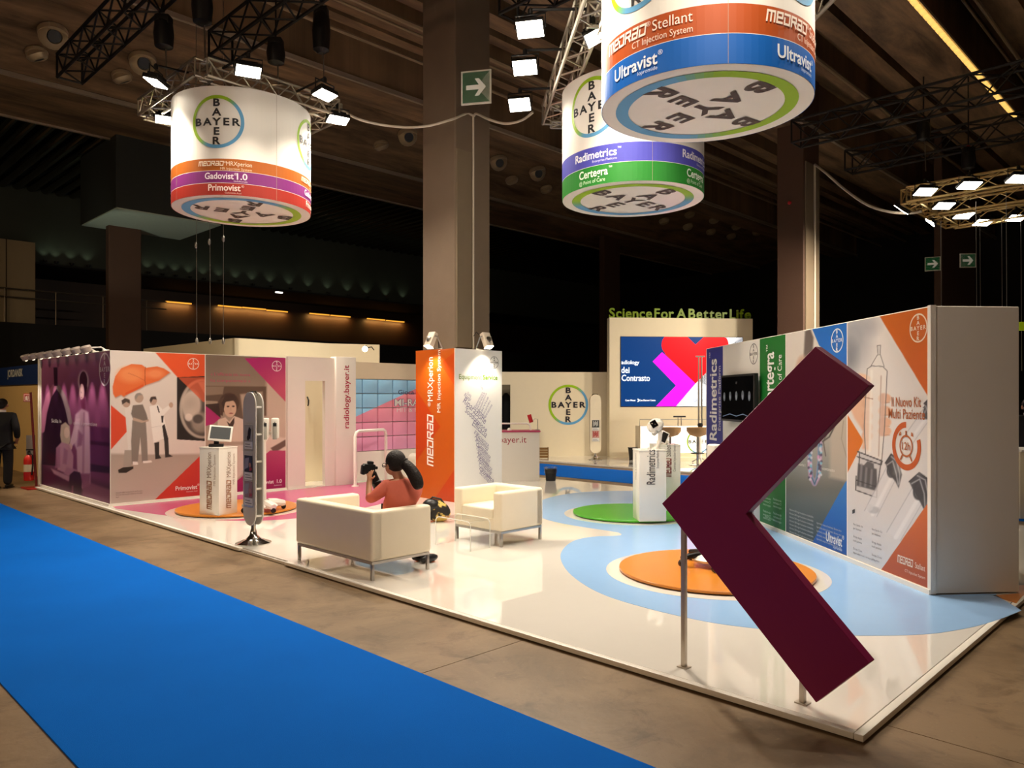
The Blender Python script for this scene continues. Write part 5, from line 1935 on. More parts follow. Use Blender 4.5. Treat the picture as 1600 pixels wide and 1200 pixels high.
# air nozzles on the ceiling
noz = [(82, 47, 1), (222, 90, 1), (57, 80, 0), (190, 116, 0), (548, 62, 1), (636, 207, 1), (595, 224, 0), (778, 248, 1), (839, 265, 1), (799, 279, 0), (853, 293, 0), (1077, 333, 0), (1074, 352, 0), (1115, 342, 0), (1110, 360, 0), (1150, 352, 0), (1142, 367, 0), (1182, 361, 0), (1037, 343, 0)]
duct_n = (D1 * 1.15 + UP * 3.8).normalized()
def on_duct(u, v):
    d_ = Vector(((u - 800) / F, 1, -(v - HZ) / F))
    o_ = V(0, 0, H)
    return o_ + d_ * ((hall(16.1, 0, 10.2) - o_).dot(duct_n) / d_.dot(duct_n))
clus = {}
for i, (u, v, big) in enumerate(sorted(noz)):
    key = 'at upper left' if u < 300 else 'before the column' if u < 700 else 'past the column' if u < 900 else 'behind the drums'
    clus[key] = clus.get(key, 0) + 1
    p_ = on_duct(u, v)
    r = 0.29 if big else 0.22
    p_ = p_ - duct_n * r * .45
    side = 'with a dark round mouth' if big else 'showing its pale dome'
    t_ = thing('air_nozzle', 'ceiling nozzle %s, %s from left %s' % (side, ordn[clus[key] - 1], key), 'air nozzle', p_, group='air nozzles on the sloping ceiling duct')
    q_ = ((V(0, 0, H) - p_).normalized() * 1.0 - duct_n * .25 + V(.30, 0, 0)).normalized() if big else (-duct_n + D2 * .5 + D1 * .3).normalized()
    M_ = q_.to_track_quat('Z', 'Y').to_matrix()
    obj('dome', MB().lathe([(0.02, -r * .7), (r * .7, -r * .5), (r, 0), (r * .8, r * .35), (r * .52, r * .5), (r * .46, r * .3), (r * .44, r * .1)], n=18, M=M_), mat('nozzle_metal', (176, 156, 124), rough=0.35, metal=0.3), t_)
    obj('mouth', MB().lathe([(r * .44, r * .12), (r * .45, r * .47)], n=16, M=M_), BLACKP, t_)
    Mn = (-duct_n).to_track_quat('Z', 'Y').to_matrix()
    obj('collar', MB().lathe([(r * .9, -r * .5), (r * 1.02, -r * .3), (r * 0.97, .0)], n=18, M=Mn), MATS['nozzle_metal'], t_)

# emergency exit signs with a white arrow
def exit_sign(face, lab, n_off=0.03):
    t_ = thing('exit_sign', lab, 'sign', face.at(face.w / 2, 0, 0))
    w_, h_ = face.w, face.h
    obj('frame', MB().slab([face.at(0, 0, 0), face.at(w_, 0, 0), face.at(w_, h_, 0), face.at(0, h_, 0)], -face.n, 0.03), mat('sign_rim', (226, 222, 210), rough=.4), t_, world=True)
    d = Deco()
    m_ = 0.05 * w_
    d.rect(m_, m_, w_ - m_, h_ - m_, (20, 96, 52), 0)
    W_ = (232, 228, 214)
    cx, cy = w_ / 2, h_ / 2
    a_ = w_ * .33
    d.rect(cx - a_, cy - w_ * .075, cx + a_ * .6, cy + w_ * .075, W_, 1)
    d.poly([(cx - a_ * .15, cy + a_ * .85), (cx + a_ * .28, cy + a_ * .85), (cx + a_, cy), (cx + a_ * .45, cy)], W_, 1)
    d.poly([(cx - a_ * .15, cy - a_ * .85), (cx + a_ * .45, cy), (cx + a_, cy), (cx + a_ * .28, cy - a_ * .85)], W_, 1)
    d.build('pictogram', lambda x, y, l: face.at(x, y, l * .6), t_, mat('sign_print', attr=True, emit=0.12, var=0))
    obj('bracket', MB().tube([face.at(w_ * .35, h_ * .5, 0) - face.n * .03, face.at(w_ * .30, h_ * .5, 0) - face.n * .33], 0.02, 8), BLACKM, t_, world=True)
e1 = Vector((0.98, -0.22, 0)).normalized()
p_ = atY(720.5, 164.5, 12.3)
ln_ = 0.50
exit_sign(Face(p_, e1, ln_, 0.54), 'large green exit arrow sign hanging at the big grey column')
p_ = atY(1500, 418, 23.0)
exit_sign(Face(p_, V(1, -.05, 0).normalized(), 0.47, 0.42), 'right one of the two far green exit arrow signs at the right')
p_ = atY(1445, 424, 23.0)
exit_sign(Face(p_, V(.72, -.35, 0).normalized(), 0.42, 0.42), 'left one of the two far green exit arrow signs at the right')
# ------------------------------------------------------------------ sofa, armchair, acrylic table
def sofa(name, label, cat, W_, D_, Hh, loc, rz, leg=0.15, arm=0.14):
    t = thing(name, label, cat, loc, rz)
    hw, hd = W_ / 2, D_ / 2
    obj('base', MB().box((0, 0.0, leg + 0.025 + 0.075), (W_ - .02, D_ - .02, 0.15)), LEATH, t, bevel=0.02, seg=3)
    obj('backrest', MB().box((0, -hd + arm / 2, (leg + .03 + Hh) / 2), (W_, arm, Hh - leg - .03)), LEATH, t, bevel=0.03, seg=3)
    for s in (-1, 1):
        obj('armrest', MB().box((s * (hw - arm / 2), arm * 0.02, (leg + .03 + Hh) / 2 - .002), (arm, D_ - .004, Hh - leg - .034)), LEATH, t, bevel=0.03, seg=3)
    obj('seat_cushion', MB().box((0, arm / 2 + .01, 0.37), (W_ - 2 * arm - .01, D_ - arm - 0.01, 0.13)), LEATH, t, bevel=0.028, seg=3)
    for sx_ in (-1, 1):
        for sy_ in (-1, 1):
            obj('leg', MB().box((sx_ * (hw - .03), sy_ * (hd - .03), leg / 2), (0.03, 0.03, leg)), STEEL, t, bevel=0.003)
    for sy_ in (-1, 1):
        obj('frame_rail', MB().box((0, sy_ * (hd - .03), leg + .013), (W_ - .03, 0.03, 0.026)), STEEL, t)
    for sx_ in (-1, 1):
        obj('frame_rail', MB().box((sx_ * (hw - .03), 0, leg + .0125), (0.03, D_ - .09, 0.025)), STEEL, t)
    return t


S0 = P(582, 907, PF)
K0 = P(782, 855, PF)
rzs = math.atan2(-D1.y, -D1.x)
sc_ = S0 + D1 * 0.655 + D2 * 0.325
sofa('sofa', 'cream two-seat cube sofa on steel legs, seen from behind, the woman sitting in it', 'sofa', 1.38, 0.72, 0.65, V(sc_.x, sc_.y, PF), rzs)
ac_ = K0 + D1 * 0.38 + D2 * 0.34
sofa('armchair', 'cream cube armchair on steel legs, empty, open towards the aisle', 'armchair', 0.82, 0.72, 0.63, V(ac_.x, ac_.y, PF), rzs + PI)
tA, tB = P(735, 862, PF), None
tb = thing('coffee_table', 'clear bent acrylic coffee table between the sofa and the armchair', 'table', V(tA.x, tA.y, PF))
Lx, Hx, rr = 0.60, 0.33, 0.06
prof = [(0, 0), (0, Hx - rr)] + [(rr - rr * math.cos(a), Hx - rr + rr * math.sin(a)) for a in (PI / 8, PI / 4, 3 * PI / 8, PI / 2)]
prof = prof + [(Lx - x, z) for x, z in reversed(prof)]
th = 0.012
inner = [(min(max(x, th), Lx - th), min(z, Hx - th)) for x, z in prof]
pm = MB()
pts_o = [D1 * x + UP * z for x, z in prof]
pts_i = [D1 * x + UP * z for x, z in inner]
n_ = len(prof)
vs = [p_ for p_ in pts_o] + [p_ for p_ in pts_i] + [p_ + D2 * 0.30 for p_ in pts_o] + [p_ + D2 * 0.30 for p_ in pts_i]
fs = []
for i in range(n_ - 1):
    fs += [(i, i + 1, 2 * n_ + i + 1, 2 * n_ + i), (n_ + i, n_ + i + 1, 3 * n_ + i + 1, 3 * n_ + i), (i, i + 1, n_ + i + 1, n_ + i), (2 * n_ + i, 2 * n_ + i + 1, 3 * n_ + i + 1, 3 * n_ + i)]
fs += [(0, n_, 3 * n_, 2 * n_), (n_ - 1, 2 * n_ - 1, 4 * n_ - 1, 3 * n_ - 1)]
obj('bent_sheet', pm.add(vs, fs), CLEAR, tb)
EDGE = mat('acrylic_edge', (236, 236, 228), rough=0.15, var=0)
for k in (0.0, 0.30):
    obj('polished_edge', MB().tube([D1 * x + UP * z + D2 * k for x, z in prof], 0.005, 6), EDGE, tb)

# ------------------------------------------------------------------ brochure stands
def pill(w_, z0, z1, y, t_):
    pts = []
    r = w_ / 2
    for k in range(13):
        a = PI * k / 12
        pts.append((r * math.cos(a), z1 - r + r * math.sin(a)))
    for k in range(13):
        a = PI + PI * k / 12
        pts.append((r * math.cos(a), z0 + r + r * math.sin(a)))
    return MB().slab([V(x, y, z) for x, z in pts], V(0, 1, 0), t_)


def brochure_stand(label, loc, rz, m, h_, z0, near=True, gap=0.09, w_=0.31):
    t = thing('brochure_stand', label, 'brochure stand', loc, rz)
    obj('base', MB().lathe([(0.205, 0), (0.205, 0.012), (0.16, 0.03), (0.09, 0.055), (0.045, 0.10), (0.028, 0.18), (0.026, z0 + .06)], n=32), CHROME, t)
    y0 = -gap / 2
    obj('front_panel', pill(w_, z0, h_, y0 - .008, 0.016), m, t, bevel=0.003, seg=1)
    obj('rear_panel', pill(w_, z0, h_ - .005, -y0 - .008, 0.016), m, t, bevel=0.003, seg=1)
    for z in [z0 + .12 + i * (h_ - z0 - .3) / 4 for i in range(5)]:
        for s in (-1, 1):
            obj('spacer', MB().tube([(s * w_ * .38, y0, z), (s * w_ * .38, -y0, z)], 0.013, 8), PLASTW, t)
    obj('top_clip', MB().tube([(-w_ * .3, 0, h_ - 0.04), (-w_ * .2, 0, h_ + .0), (w_ * .2, 0, h_ + .0), (w_ * .3, 0, h_ - .04)], 0.012, 8), CHROME, t)
    Hs = [(1.28, (168, 166, 160)), (0.92, (60, 62, 78)), (0.62, (150, 120, 124))] if near else [(0.98, (66, 68, 66)), (0.70, (196, 150, 140))]
    for i, (z, c) in enumerate(Hs):
        z = z0 + (z - .25) * (h_ - z0) / 1.57
        obj('holder', MB().box((0, y0 - .03, z - .09), (0.22, 0.035, 0.12)), CLEAR, t)
        d = Deco()
        hh = 0.29 if near else 0.30
        d.rect(-.10, 0, .10, hh, (228, 224, 218), 0)
        d.rect(-.10, hh * .30, .10, hh * .98, c, 1)
        if near and i == 0:
            d.poly([(-.02, hh * .4), (.05, hh * .42), (.07, hh * .8), (.02, hh * .9), (-.01, hh * .7)], (50, 48, 50), 2)
            d.disc(.0, hh * .45, .03, (40, 38, 40), 12, layer=3)
        elif near:
            d.poly([(-.09, hh * .4), (.0, hh * .5), (.02, hh * .9), (-.08, hh * .85)], (150, 146, 158), 2)
            d.disc(.04, hh * .6, .028, (178, 130, 120), 12, layer=2)
            d.poly([(.02, hh * .35), (.09, hh * .4), (.09, hh * .5), (.03, hh * .5)], (170, 60, 70), 2)
        else:
            for k in range(5):
                d.rect(-.07 + .028 * k, hh * .4 + .02 * (k % 3), -.05 + .028 * k, hh * .9 - .03 * (k % 2), (190, 190, 186) if i == 0 else (160, 40, 40), 2)
        d.rect(-.08, .02, .08, .03, (120, 116, 112), 1)
        d.rect(-.08, .05, .04, .06, (140, 136, 132), 1)
        d.build('brochure', lambda x, y, l: V(x, y0 - .016 - .002 * l, z - .13 + y), t, world=False)
    return t


bl = P(396, 849, PF)
brochure_stand('tall grey pill-shaped brochure stand on a chrome trumpet foot at the platform edge', V(bl.x, bl.y, PF), math.atan2(D2.y, D2.x) - PI / 2, GREYP, 1.78, 0.215)

# ------------------------------------------------------------------ white pedestals and injectors
def pedestal(label, c, el, er, wl_, wr_, top, print_l=None, print_r=None, z0=DZ):
    """square pedestal: corner c nearest the viewer, el to the left, er to the right"""
    t = thing('pedestal', label, 'pedestal', V(c.x, c.y, z0))
    obj('body', MB().obox(c, el, wl_, er, wr_, z0, top - .02), PLASTW, t, world=True, bevel=0.004)
    obj('top_board', MB().obox(c - el * .004 - er * .004, el, wl_ + .008, er, wr_ + .008, top - .02, top), TRIMW, t, world=True, bevel=0.003)
    for fn, f in ((print_l, Face(V(c.x, c.y, z0) + el * wl_, -el, wl_, top - z0)), (print_r, Face(V(c.x, c.y, z0), er, wr_, top - z0))):
        if fn:
            d = Deco()
            fn(d, f)
            d.build('lettering', lambda x, y, l, f=f: f.at(x, y, l), t)
    return t


DKR = (96, 62, 50)
def pr_mrx(d, f):
    d.medrad(f.w * .62, 0.08, 0.075, (158, 108, 74), rot=PI / 2, w=.40)
    d.text('MRXperion', f.w * .62 + .0, 0.53, 0.12, (150, 128, 110), rot=PI / 2, width=.36)
    d.text('MR Injection System', f.w * .84, 0.42, 0.06, (176, 158, 140), rot=PI / 2, width=.44)
c_ = P(342, 806, DZ)
pd_l = pedestal('white square pedestal with vertical brown lettering on the left orange plinth', c_, V(-.92, .39, 0), V(.39, .92, 0), .36, .36, 1.05, pr_mrx, pr_mrx)
tc = c_ + V(-.92, .39, 0) * .18 + V(.39, .92, 0) * .18
t = thing('control_display', 'white framed tilted touch display standing on the left pedestal', 'display', V(tc.x, tc.y, 1.05), 0.30)
obj('foot', MB().box((-.03, 0, 0.02), (0.20, 0.16, 0.04)), BLACKP, t, bevel=0.01)
obj('neck', MB().box((-.03, 0.02, 0.07), (0.07, 0.05, 0.10)), BLACKP, t, bevel=0.008)
R = Matrix.Rotation(-0.45, 3, 'X') @ Matrix.Rotation(0.10, 3, 'Y')
obj('frame', MB().box(V(0.03, -.04, 0.19), (0.32, 0.035, 0.235), M=R), PLASTW, t, bevel=0.008)
obj('screen', MB().box(V(0.03, -.04, 0.19) + R @ V(0, -.018, 0), (0.27, 0.006, 0.185), M=R), mat('grey_screen', (86, 88, 90), rough=0.25, var=0.02), t)

def pr_rad(d, f):
    d.text('Radimetrics', f.w * .58, 0.50, 0.17, (58, 56, 60), rot=PI / 2, width=.47)
    d.text('™', f.w * .40, 0.975, 0.05, (58, 56, 60), rot=PI / 2)
    d.text('Enterprise Platform', f.w * .72, 0.72, 0.05, (130, 128, 130), rot=PI / 2, width=.24)
def pr_radl(d, f):
    d.text('Dose e contrasto', f.w * .6, 0.55, 0.10, (120, 118, 120), rot=PI / 2, width=.36)
cA = P(999, 815, DZ)
pedestal('white square pedestal with dark vertical lettering, front one on the green plinth', cA, -V(-DW.x, -DW.y, 0), DP, .37, .37, 1.05, pr_radl, pr_rad)
def pr_sal(d, f):
    d.medrad(f.w * .60, 0.50, 0.085, (150, 70, 70), rot=PI / 2, w=.27)
    d.text('Salient', f.w * .60, 0.80, 0.12, (120, 110, 110), rot=PI / 2, width=.20)
    d.text('Contrast Injection System', f.w * .80, 0.58, 0.06, (170, 162, 160), rot=PI / 2, width=.40)
cB = atY(1025, 700, 11.25)
pedestal('white square pedestal behind the front one on the green plinth', V(cB.x, cB.y, 0), DW, DP, .37, .37, 1.06, None, pr_sal)
def pr_st(d, f):
    d.medrad(f.w * .40, 0.06, 0.085, (140, 60, 40), rot=PI / 2, w=.30)
    d.text('Stellant', f.w * .40, 0.40, 0.12, (120, 90, 80), rot=PI / 2, width=.24)
    d.text('CT Injection System', f.w * .74, 0.10, 0.06, (150, 130, 120), rot=PI / 2, width=.44)
cC = P(1150, 834, PF)
pedestal('white pedestal seen in the notch of the maroon chevron, close to the right display wall', V(cC.x, cC.y, 0), DW, DP, .30, .31, 1.02, None, pr_st, z0=PF + .002)

def injector_head(t, c, R, s=1.0):
    obj('head_shell', MB().ball(c, (0.105 * s, 0.075 * s, 0.085 * s), M=R).box(c + R @ V(0, 0, 0), (0.14 * s, 0.12 * s, 0.11 * s), M=R), PLASTW, t, bevel=0.012 * s)
    obj('head_screen', MB().box(c + R @ V(0, -.068 * s, 0.015), (0.075 * s, 0.02, 0.085 * s), M=R), SCREENB, t, bevel=0.004)
h1 = atY(1024, 665, 10.5)
t = thing('injector', 'white injector head with a dark display on a bent stalk above the front pedestal', 'injector', V(1.98, 10.48, 1.05))
b_ = Vector(t.location)
R = Matrix.Rotation(-0.5, 3, 'Y') @ Matrix.Rotation(-0.3, 3, 'X') @ Matrix.Rotation(-.2, 3, 'Z')
obj('foot', MB().lathe([(0.06, 0), (0.06, .012), (0.025, .02)], n=18), PLASTW, t)
obj('stalk', MB().tube([V(0, 0, 0.01), V(0.05, 0, 0.10), V(0.06, 0, 0.2), h1 - b_ + V(0.05, 0, -.03)], [0.028, 0.026, 0.03, 0.035], 10), PLASTW, t)
injector_head(t, h1 - b_, R, 1.15)
obj('nozzle', MB().tube([h1 - b_ + R @ V(-.04, -.02, -.07), h1 - b_ + R @ V(-.08, -.05, -.10)], [0.045, 0.03], 10), mat('light_grey_plastic', (190, 184, 176), rough=.4), t)
h2 = atY(1038, 689, 11.3)
t = thing('injector', 'small white console with a black display on the rear pedestal of the green plinth', 'injector', V(h2.x, 11.42, 1.06))
b_ = Vector(t.location)
R2 = Matrix.Rotation(0.45, 3, 'Y') @ Matrix.Rotation(-0.3, 3, 'X')
obj('foot', MB().box((0, 0, .03), (0.16, 0.14, .06)), PLASTW, t, bevel=0.015)
obj('cradle', MB().tube([V(-.06, 0, .04), V(-.04, -.02, .12), V(.04, -.02, .17)], 0.022, 8), PLASTW, t)
obj('console', MB().box(V(0.0, -.06, .10), (0.13, .05, .20), M=R2), PLASTW, t, bevel=0.015)
obj('display', MB().box(V(0.0, -.06, .10) + R2 @ V(0, -.027, .0), (0.085, .008, .15), M=R2), SCREENB, t)


def cart_injector(label, c, rz, legs_black, hh, head_n=1):
    t = thing('injector_cart', label, 'injector', V(c.x, c.y, DZ), rz)
    lm_ = BLACKP if legs_black else PLASTW
    obj('base', MB().lathe([(0.10, 0.05), (0.19, 0.055), (0.20, 0.075), (0.16, 0.11), (0.05, 0.14)], n=24), PLASTW, t, bevel=0)
    for k in range(4 if not legs_black else 5):
        a = k * 2 * PI / (4 if not legs_black else 5) + .5
        x, y = math.cos(a), math.sin(a)
        lg = MB().tube([V(.06 * x, .06 * y, .12), V(.2 * x, .2 * y, .105), V(.32 * x, .32 * y, .085)], [0.035, 0.03, 0.022] if legs_black else [0.06, 0.06, 0.045], 8)
        lo_ = obj('leg', lg, lm_, t)
        obj('caster', MB().lathe([(0.012, -.02), (0.036, -.018), (0.036, .018), (0.012, .02)], V(.31 * x, .31 * y, .037), 14, Matrix.Rotation(PI / 2, 3, 'X')), BLACKP, lo_)
    obj('column', MB().tube([V(0, 0, .1), V(0, 0, hh - .12)], [0.035, 0.03], 12), PLASTW, t)
    obj('arm', MB().tube([V(0, 0, hh - .14), V(0.05, 0, hh - .06), V(.10, 0, hh)], 0.028, 10), PLASTW, t)
    for k in range(head_n):
        x = 0.02 + .14 * k
        obj('head_shell', MB().box((x, -.04, hh + .06), (0.11, 0.16, 0.30)), PLASTW, t, bevel=0.02, seg=3)
        sy_ = obj('syringe', MB().lathe([(0.03, -.14), (0.03, .06), (0.012, .09), (0.006, .12)], (x + .0, -.14, hh + .04), 12), mat('grey_clear_barrel', (150, 146, 138), rough=.15), t)
        obj('plunger', MB().lathe([(0.027, 0), (0.027, .05)], (x, -.145, hh + .09), 12), BLACKP, sy_)
    return t


cL = P(404, 800, DZ)
cart_injector('white injector cart on casters on the left orange plinth, behind the brochure stand', V(cL.x + .04, cL.y + .12, 0), 0.25, False, 1.16, 2)
cR = P(1112, 884, DZ)
cart_injector('injector cart with black star legs and a white foot on the right orange plinth', V(cR.x, cR.y, 0), 0.3, True, 1.0, 1)

# ------------------------------------------------------------------ maroon chevron on two posts
pc1, pc2 = P(1061, 1046, PF), P(1247, 1103, PF)
dch = (pc2 - pc1).normalized()
nch = dch.cross(UP)
fC = Face(pc1 + nch * 0.03, dch, 3, 3)
ch = thing('chevron_sign', 'huge maroon chevron pointing left on two slim posts at the front of the platform', 'sign', V(pc1.x, pc1.y, PF))
outl = [(1034, 787), (1274, 541), (1358, 602.5), (1165, 803), (1358, 1036), (1275, 1098)]
pts3 = [fC.at(*fC.px(u, v), -1) for u, v in outl]
mb = MB().slab(pts3, -nch, 0.075)
obj('arrow_board', mb, MAROON, ch, world=True, bevel=0.003, seg=1)
POST = mat('post_grey_paint', (196, 186, 172), rough=.35, metal=.4)
for i, (q_, u) in enumerate(((pc1, 1061), (pc2, 1247))):
    hz_ = fC.px(u, 822 if i == 0 else 1066)[1] + 0.2
    q2 = q_ - nch * 0.055
    obj('post', MB().box(V(q2.x, q2.y, PF + hz_ / 2), (0.03, 0.03, hz_), math.atan2(dch.y, dch.x)), POST, ch, world=True, bevel=0.003)
    obj('foot_plate', MB().box(V(q2.x, q2.y, PF + .004), (0.07, 0.06, 0.008), math.atan2(dch.y, dch.x)), POST, ch, world=True)

# ------------------------------------------------------------------ counter beside the tower
kc = P(843, 752, PF)
ct = thing('counter', 'white counter with a magenta top and red web address beside the tower', 'counter', V(kc.x, kc.y, PF))
CWd, CH = 1.75, 1.035
ek = DP
fK = Face(kc - ek * CWd, ek, CWd, CH)
obj('body', MB().obox(kc, -ek, CWd, DW, 0.55, PF, PF + CH - .03), WALLW, ct, world=True, bevel=.004)
obj('top_board', MB().obox(kc + ek * .02 - DW * .02, -ek, CWd + .04, DW, .60, PF + CH - .03, PF + CH), mat('magenta_top', (186, 70, 104), rough=.3), ct, world=True, bevel=.004)
d = Deco()
x1, y1 = fK.px(822.5, 691.5)
d.text('radiology.bayer.it', x1, y1, 0.185, (168, 48, 66), 'R', width=1.30)
d.build('lettering', lambda x, y, l: fK.at(x, y, l), ct)
ra_, rb_ = atY(775, 669, 15.75), atY(829, 669, 15.75)
t = thing('desk_rail', 'white bent tube rail on the magenta counter top', 'rail', V(ra_.x, ra_.y, PF + CH))
zt_ = PF + CH
obj('tube', MB().tube([V(ra_.x, ra_.y, zt_), V(ra_.x, ra_.y, zt_ + .09), V(ra_.x + .05, ra_.y, zt_ + .14), V(rb_.x - .06, rb_.y, zt_ + .14), V(rb_.x - .01, rb_.y, zt_ + .10), V(rb_.x, rb_.y, zt_)], 0.018, 8), PLASTW, t, world=True)
bp = atY(796, 671, 15.7)
t = thing('desk_bell', 'small round white bell on the magenta counter top', 'bell', V(bp.x, bp.y, zt_))
obj('dome', MB().lathe([(0.045, 0), (0.045, .02), (0.03, .045), (0.008, .055)], n=16), PLASTW, t)
rp_ = atY(828.5, 654, 15.85)
t = thing('tablet_holder', 'red tablet case on a thin wire arm at the right end of the counter', 'tablet holder', V(kc.x - .03, 15.85, zt_))
b_ = Vector(t.location)
obj('foot', MB().lathe([(0.05, 0), (0.05, .01), (0.02, .015)], n=14), STEEL, t)
obj('arm', MB().tube([V(0, 0, 0), V(0, 0, .23), V(-.06, 0, .235), rp_ - b_ + V(.03, 0, -.06)], 0.007, 6), STEEL, t)
obj('case', MB().box(rp_ - b_, (0.085, .02, .17), M=Matrix.Rotation(-0.30, 3, 'Y')), mat('red_case', (190, 24, 34), rough=.4), t, bevel=.006)

def waste_bin(label, c, r, h_, bag):
    t = thing('waste_bin', label, 'waste bin', V(c.x, c.y, PF))
    obj('bucket', MB().lathe([(r * .76, 0), (r * .80, .005), (r, h_), (r * .97, h_), (r * .78, .02)], n=24), BLACKP, t)
    if bag:
        obj('bin_bag', MB().lathe([(r * 1.03, h_ * .66), (r * 1.12, h_ * .80), (r * 1.08, h_ * 1.0), (r * 1.14, h_ * 1.14), (r * 1.02, h_ * 1.2), (r * .95, h_ * .9)], n=20), clear_mat('bag_film', rough=.2, tint=.45), t)
    else:
        obj('rim', MB().lathe([(r * 1.0, h_ - .01), (r * 1.06, h_), (r * 1.06, h_ + .012), (r * .96, h_ + .012)], n=24), BLACKP, t)
c_ = P(860.5, 751, PF)
waste_bin('black waste bin with a clear bag folded over its rim beside the counter', c_, 0.125, 0.24, True)

# yellow and black bag on the floor
c_ = P(682, 815, PF)
t = thing('handbag', 'black and yellow patterned handbag on the floor behind the sofa', 'bag', V(c_.x, c_.y, PF))
bg = mat('patterned_bag', (60, 46, 26), rough=.7)
nt = bg.node_tree
hv = [n for n in nt.nodes if n.type == 'HUE_SAT'][0]
vo = nt.nodes.new('ShaderNodeTexNoise')
vo.inputs['Scale'].default_value = 9
cr = nt.nodes.new('ShaderNodeValToRGB')
cr.color_ramp.elements[0].position = .46
cr.color_ramp.elements[0].color = (*L((26, 20, 16)), 1)
cr.color_ramp.elements[1].position = .54
cr.color_ramp.elements[1].color = (*L((206, 176, 90)), 1)
tcn = nt.nodes.new('ShaderNodeTexCoord')
nt.links.new(tcn.outputs['Object'], vo.inputs['Vector'])
nt.links.new(vo.outputs['Fac'], cr.inputs['Fac'])
nt.links.new(cr.outputs['Color'], hv.inputs['Color'])
obj('bag_body', MB().ball((0, 0.02, .15), (.20, .12, .15), M=Matrix.Rotation(.35, 3, 'Y')), bg, t)
obj('flap', MB().ball((-.07, -.01, .22), (.13, .10, .10)), BLACKP, t)
obj('strap', MB().tube([V(-.14, 0, .26), V(-.05, -.02, .34), V(.06, 0, .31), V(.15, 0, .18)], 0.014, 8), BLACKP, t)

# ------------------------------------------------------------------ people
def skin(name, nodes, edges, m, parent, sub=2, root=0):
    """continuous limb-and-trunk surface grown round a jointed skeleton; nodes: (point, radius)"""
    me = bpy.data.meshes.new(name)
    me.from_pydata([tuple(p_) for p_, r in nodes], edges, [])
    o = bpy.data.objects.new(name, me)
    C.objects.link(o)
    md = o.modifiers.new('Skin', 'SKIN')
    md.use_smooth_shade = True
    for i, (p_, r) in enumerate(nodes):
        sv = me.skin_vertices[0].data[i]
        sv.radius = r if isinstance(r, tuple) else (r, r)
        sv.use_root = (i == root)
    s_ = o.modifiers.new('Sub', 'SUBSURF')
    s_.levels = s_.render_levels = sub
    dg = bpy.context.evaluated_depsgraph_get()
    m2_ = bpy.data.meshes.new_from_object(o.evaluated_get(dg))
    bpy.data.objects.remove(o)
    m2_.materials.clear()
    m2_.materials.append(m)
    m2_.shade_smooth()
    return m2_


def hand(nodes, edges, wrist_i, wp, dirv, palm_n, s=1.0, curl=0.5):
    """palm and five fingers continuing from node wrist_i"""
    d_ = dirv.normalized()
    n_ = palm_n.normalized()
    sd = d_.cross(n_)
    i0 = len(nodes)
    nodes.append((wp + d_ * .045 * s, (.030 * s, .018 * s)))
    edges.append((wrist_i, i0))
    for k, (off, ln) in enumerate(((-.030, .060), (-.010, .072), (.010, .068), (.030, .054))):
        a = wp + d_ * .085 * s + sd * off * s
        b = a + (d_ * math.cos(curl) + n_ * math.sin(curl)) * ln * .5 * s
        c = b + (d_ * math.cos(curl * 2.2) + n_ * math.sin(curl * 2.2)) * ln * .5 * s
        j = len(nodes)
        nodes += [(a, .0095 * s), (b, .0085 * s), (c, .007 * s)]
        edges += [(i0, j), (j, j + 1), (j + 1, j + 2)]
    j = len(nodes)
    a = wp + d_ * .035 * s - sd * .035 * s
    b = a + (d_ * .7 - sd * .6 + n_ * .4).normalized() * .045 * s
    nodes += [(a, .011 * s), (b, .0085 * s)]
    edges += [(i0, j), (j, j + 1)]


SKIN = mat('skin', (196, 140, 108), rough=.5, var=.04, scale=20)
HAIRM = mat('dark_hair', (26, 18, 15), rough=.6, var=.4, scale=40, bump=.6, bscale=70, spec=.3)
SUIT = mat('black_suit_cloth', (24, 23, 26), rough=.85, var=.1, scale=30)
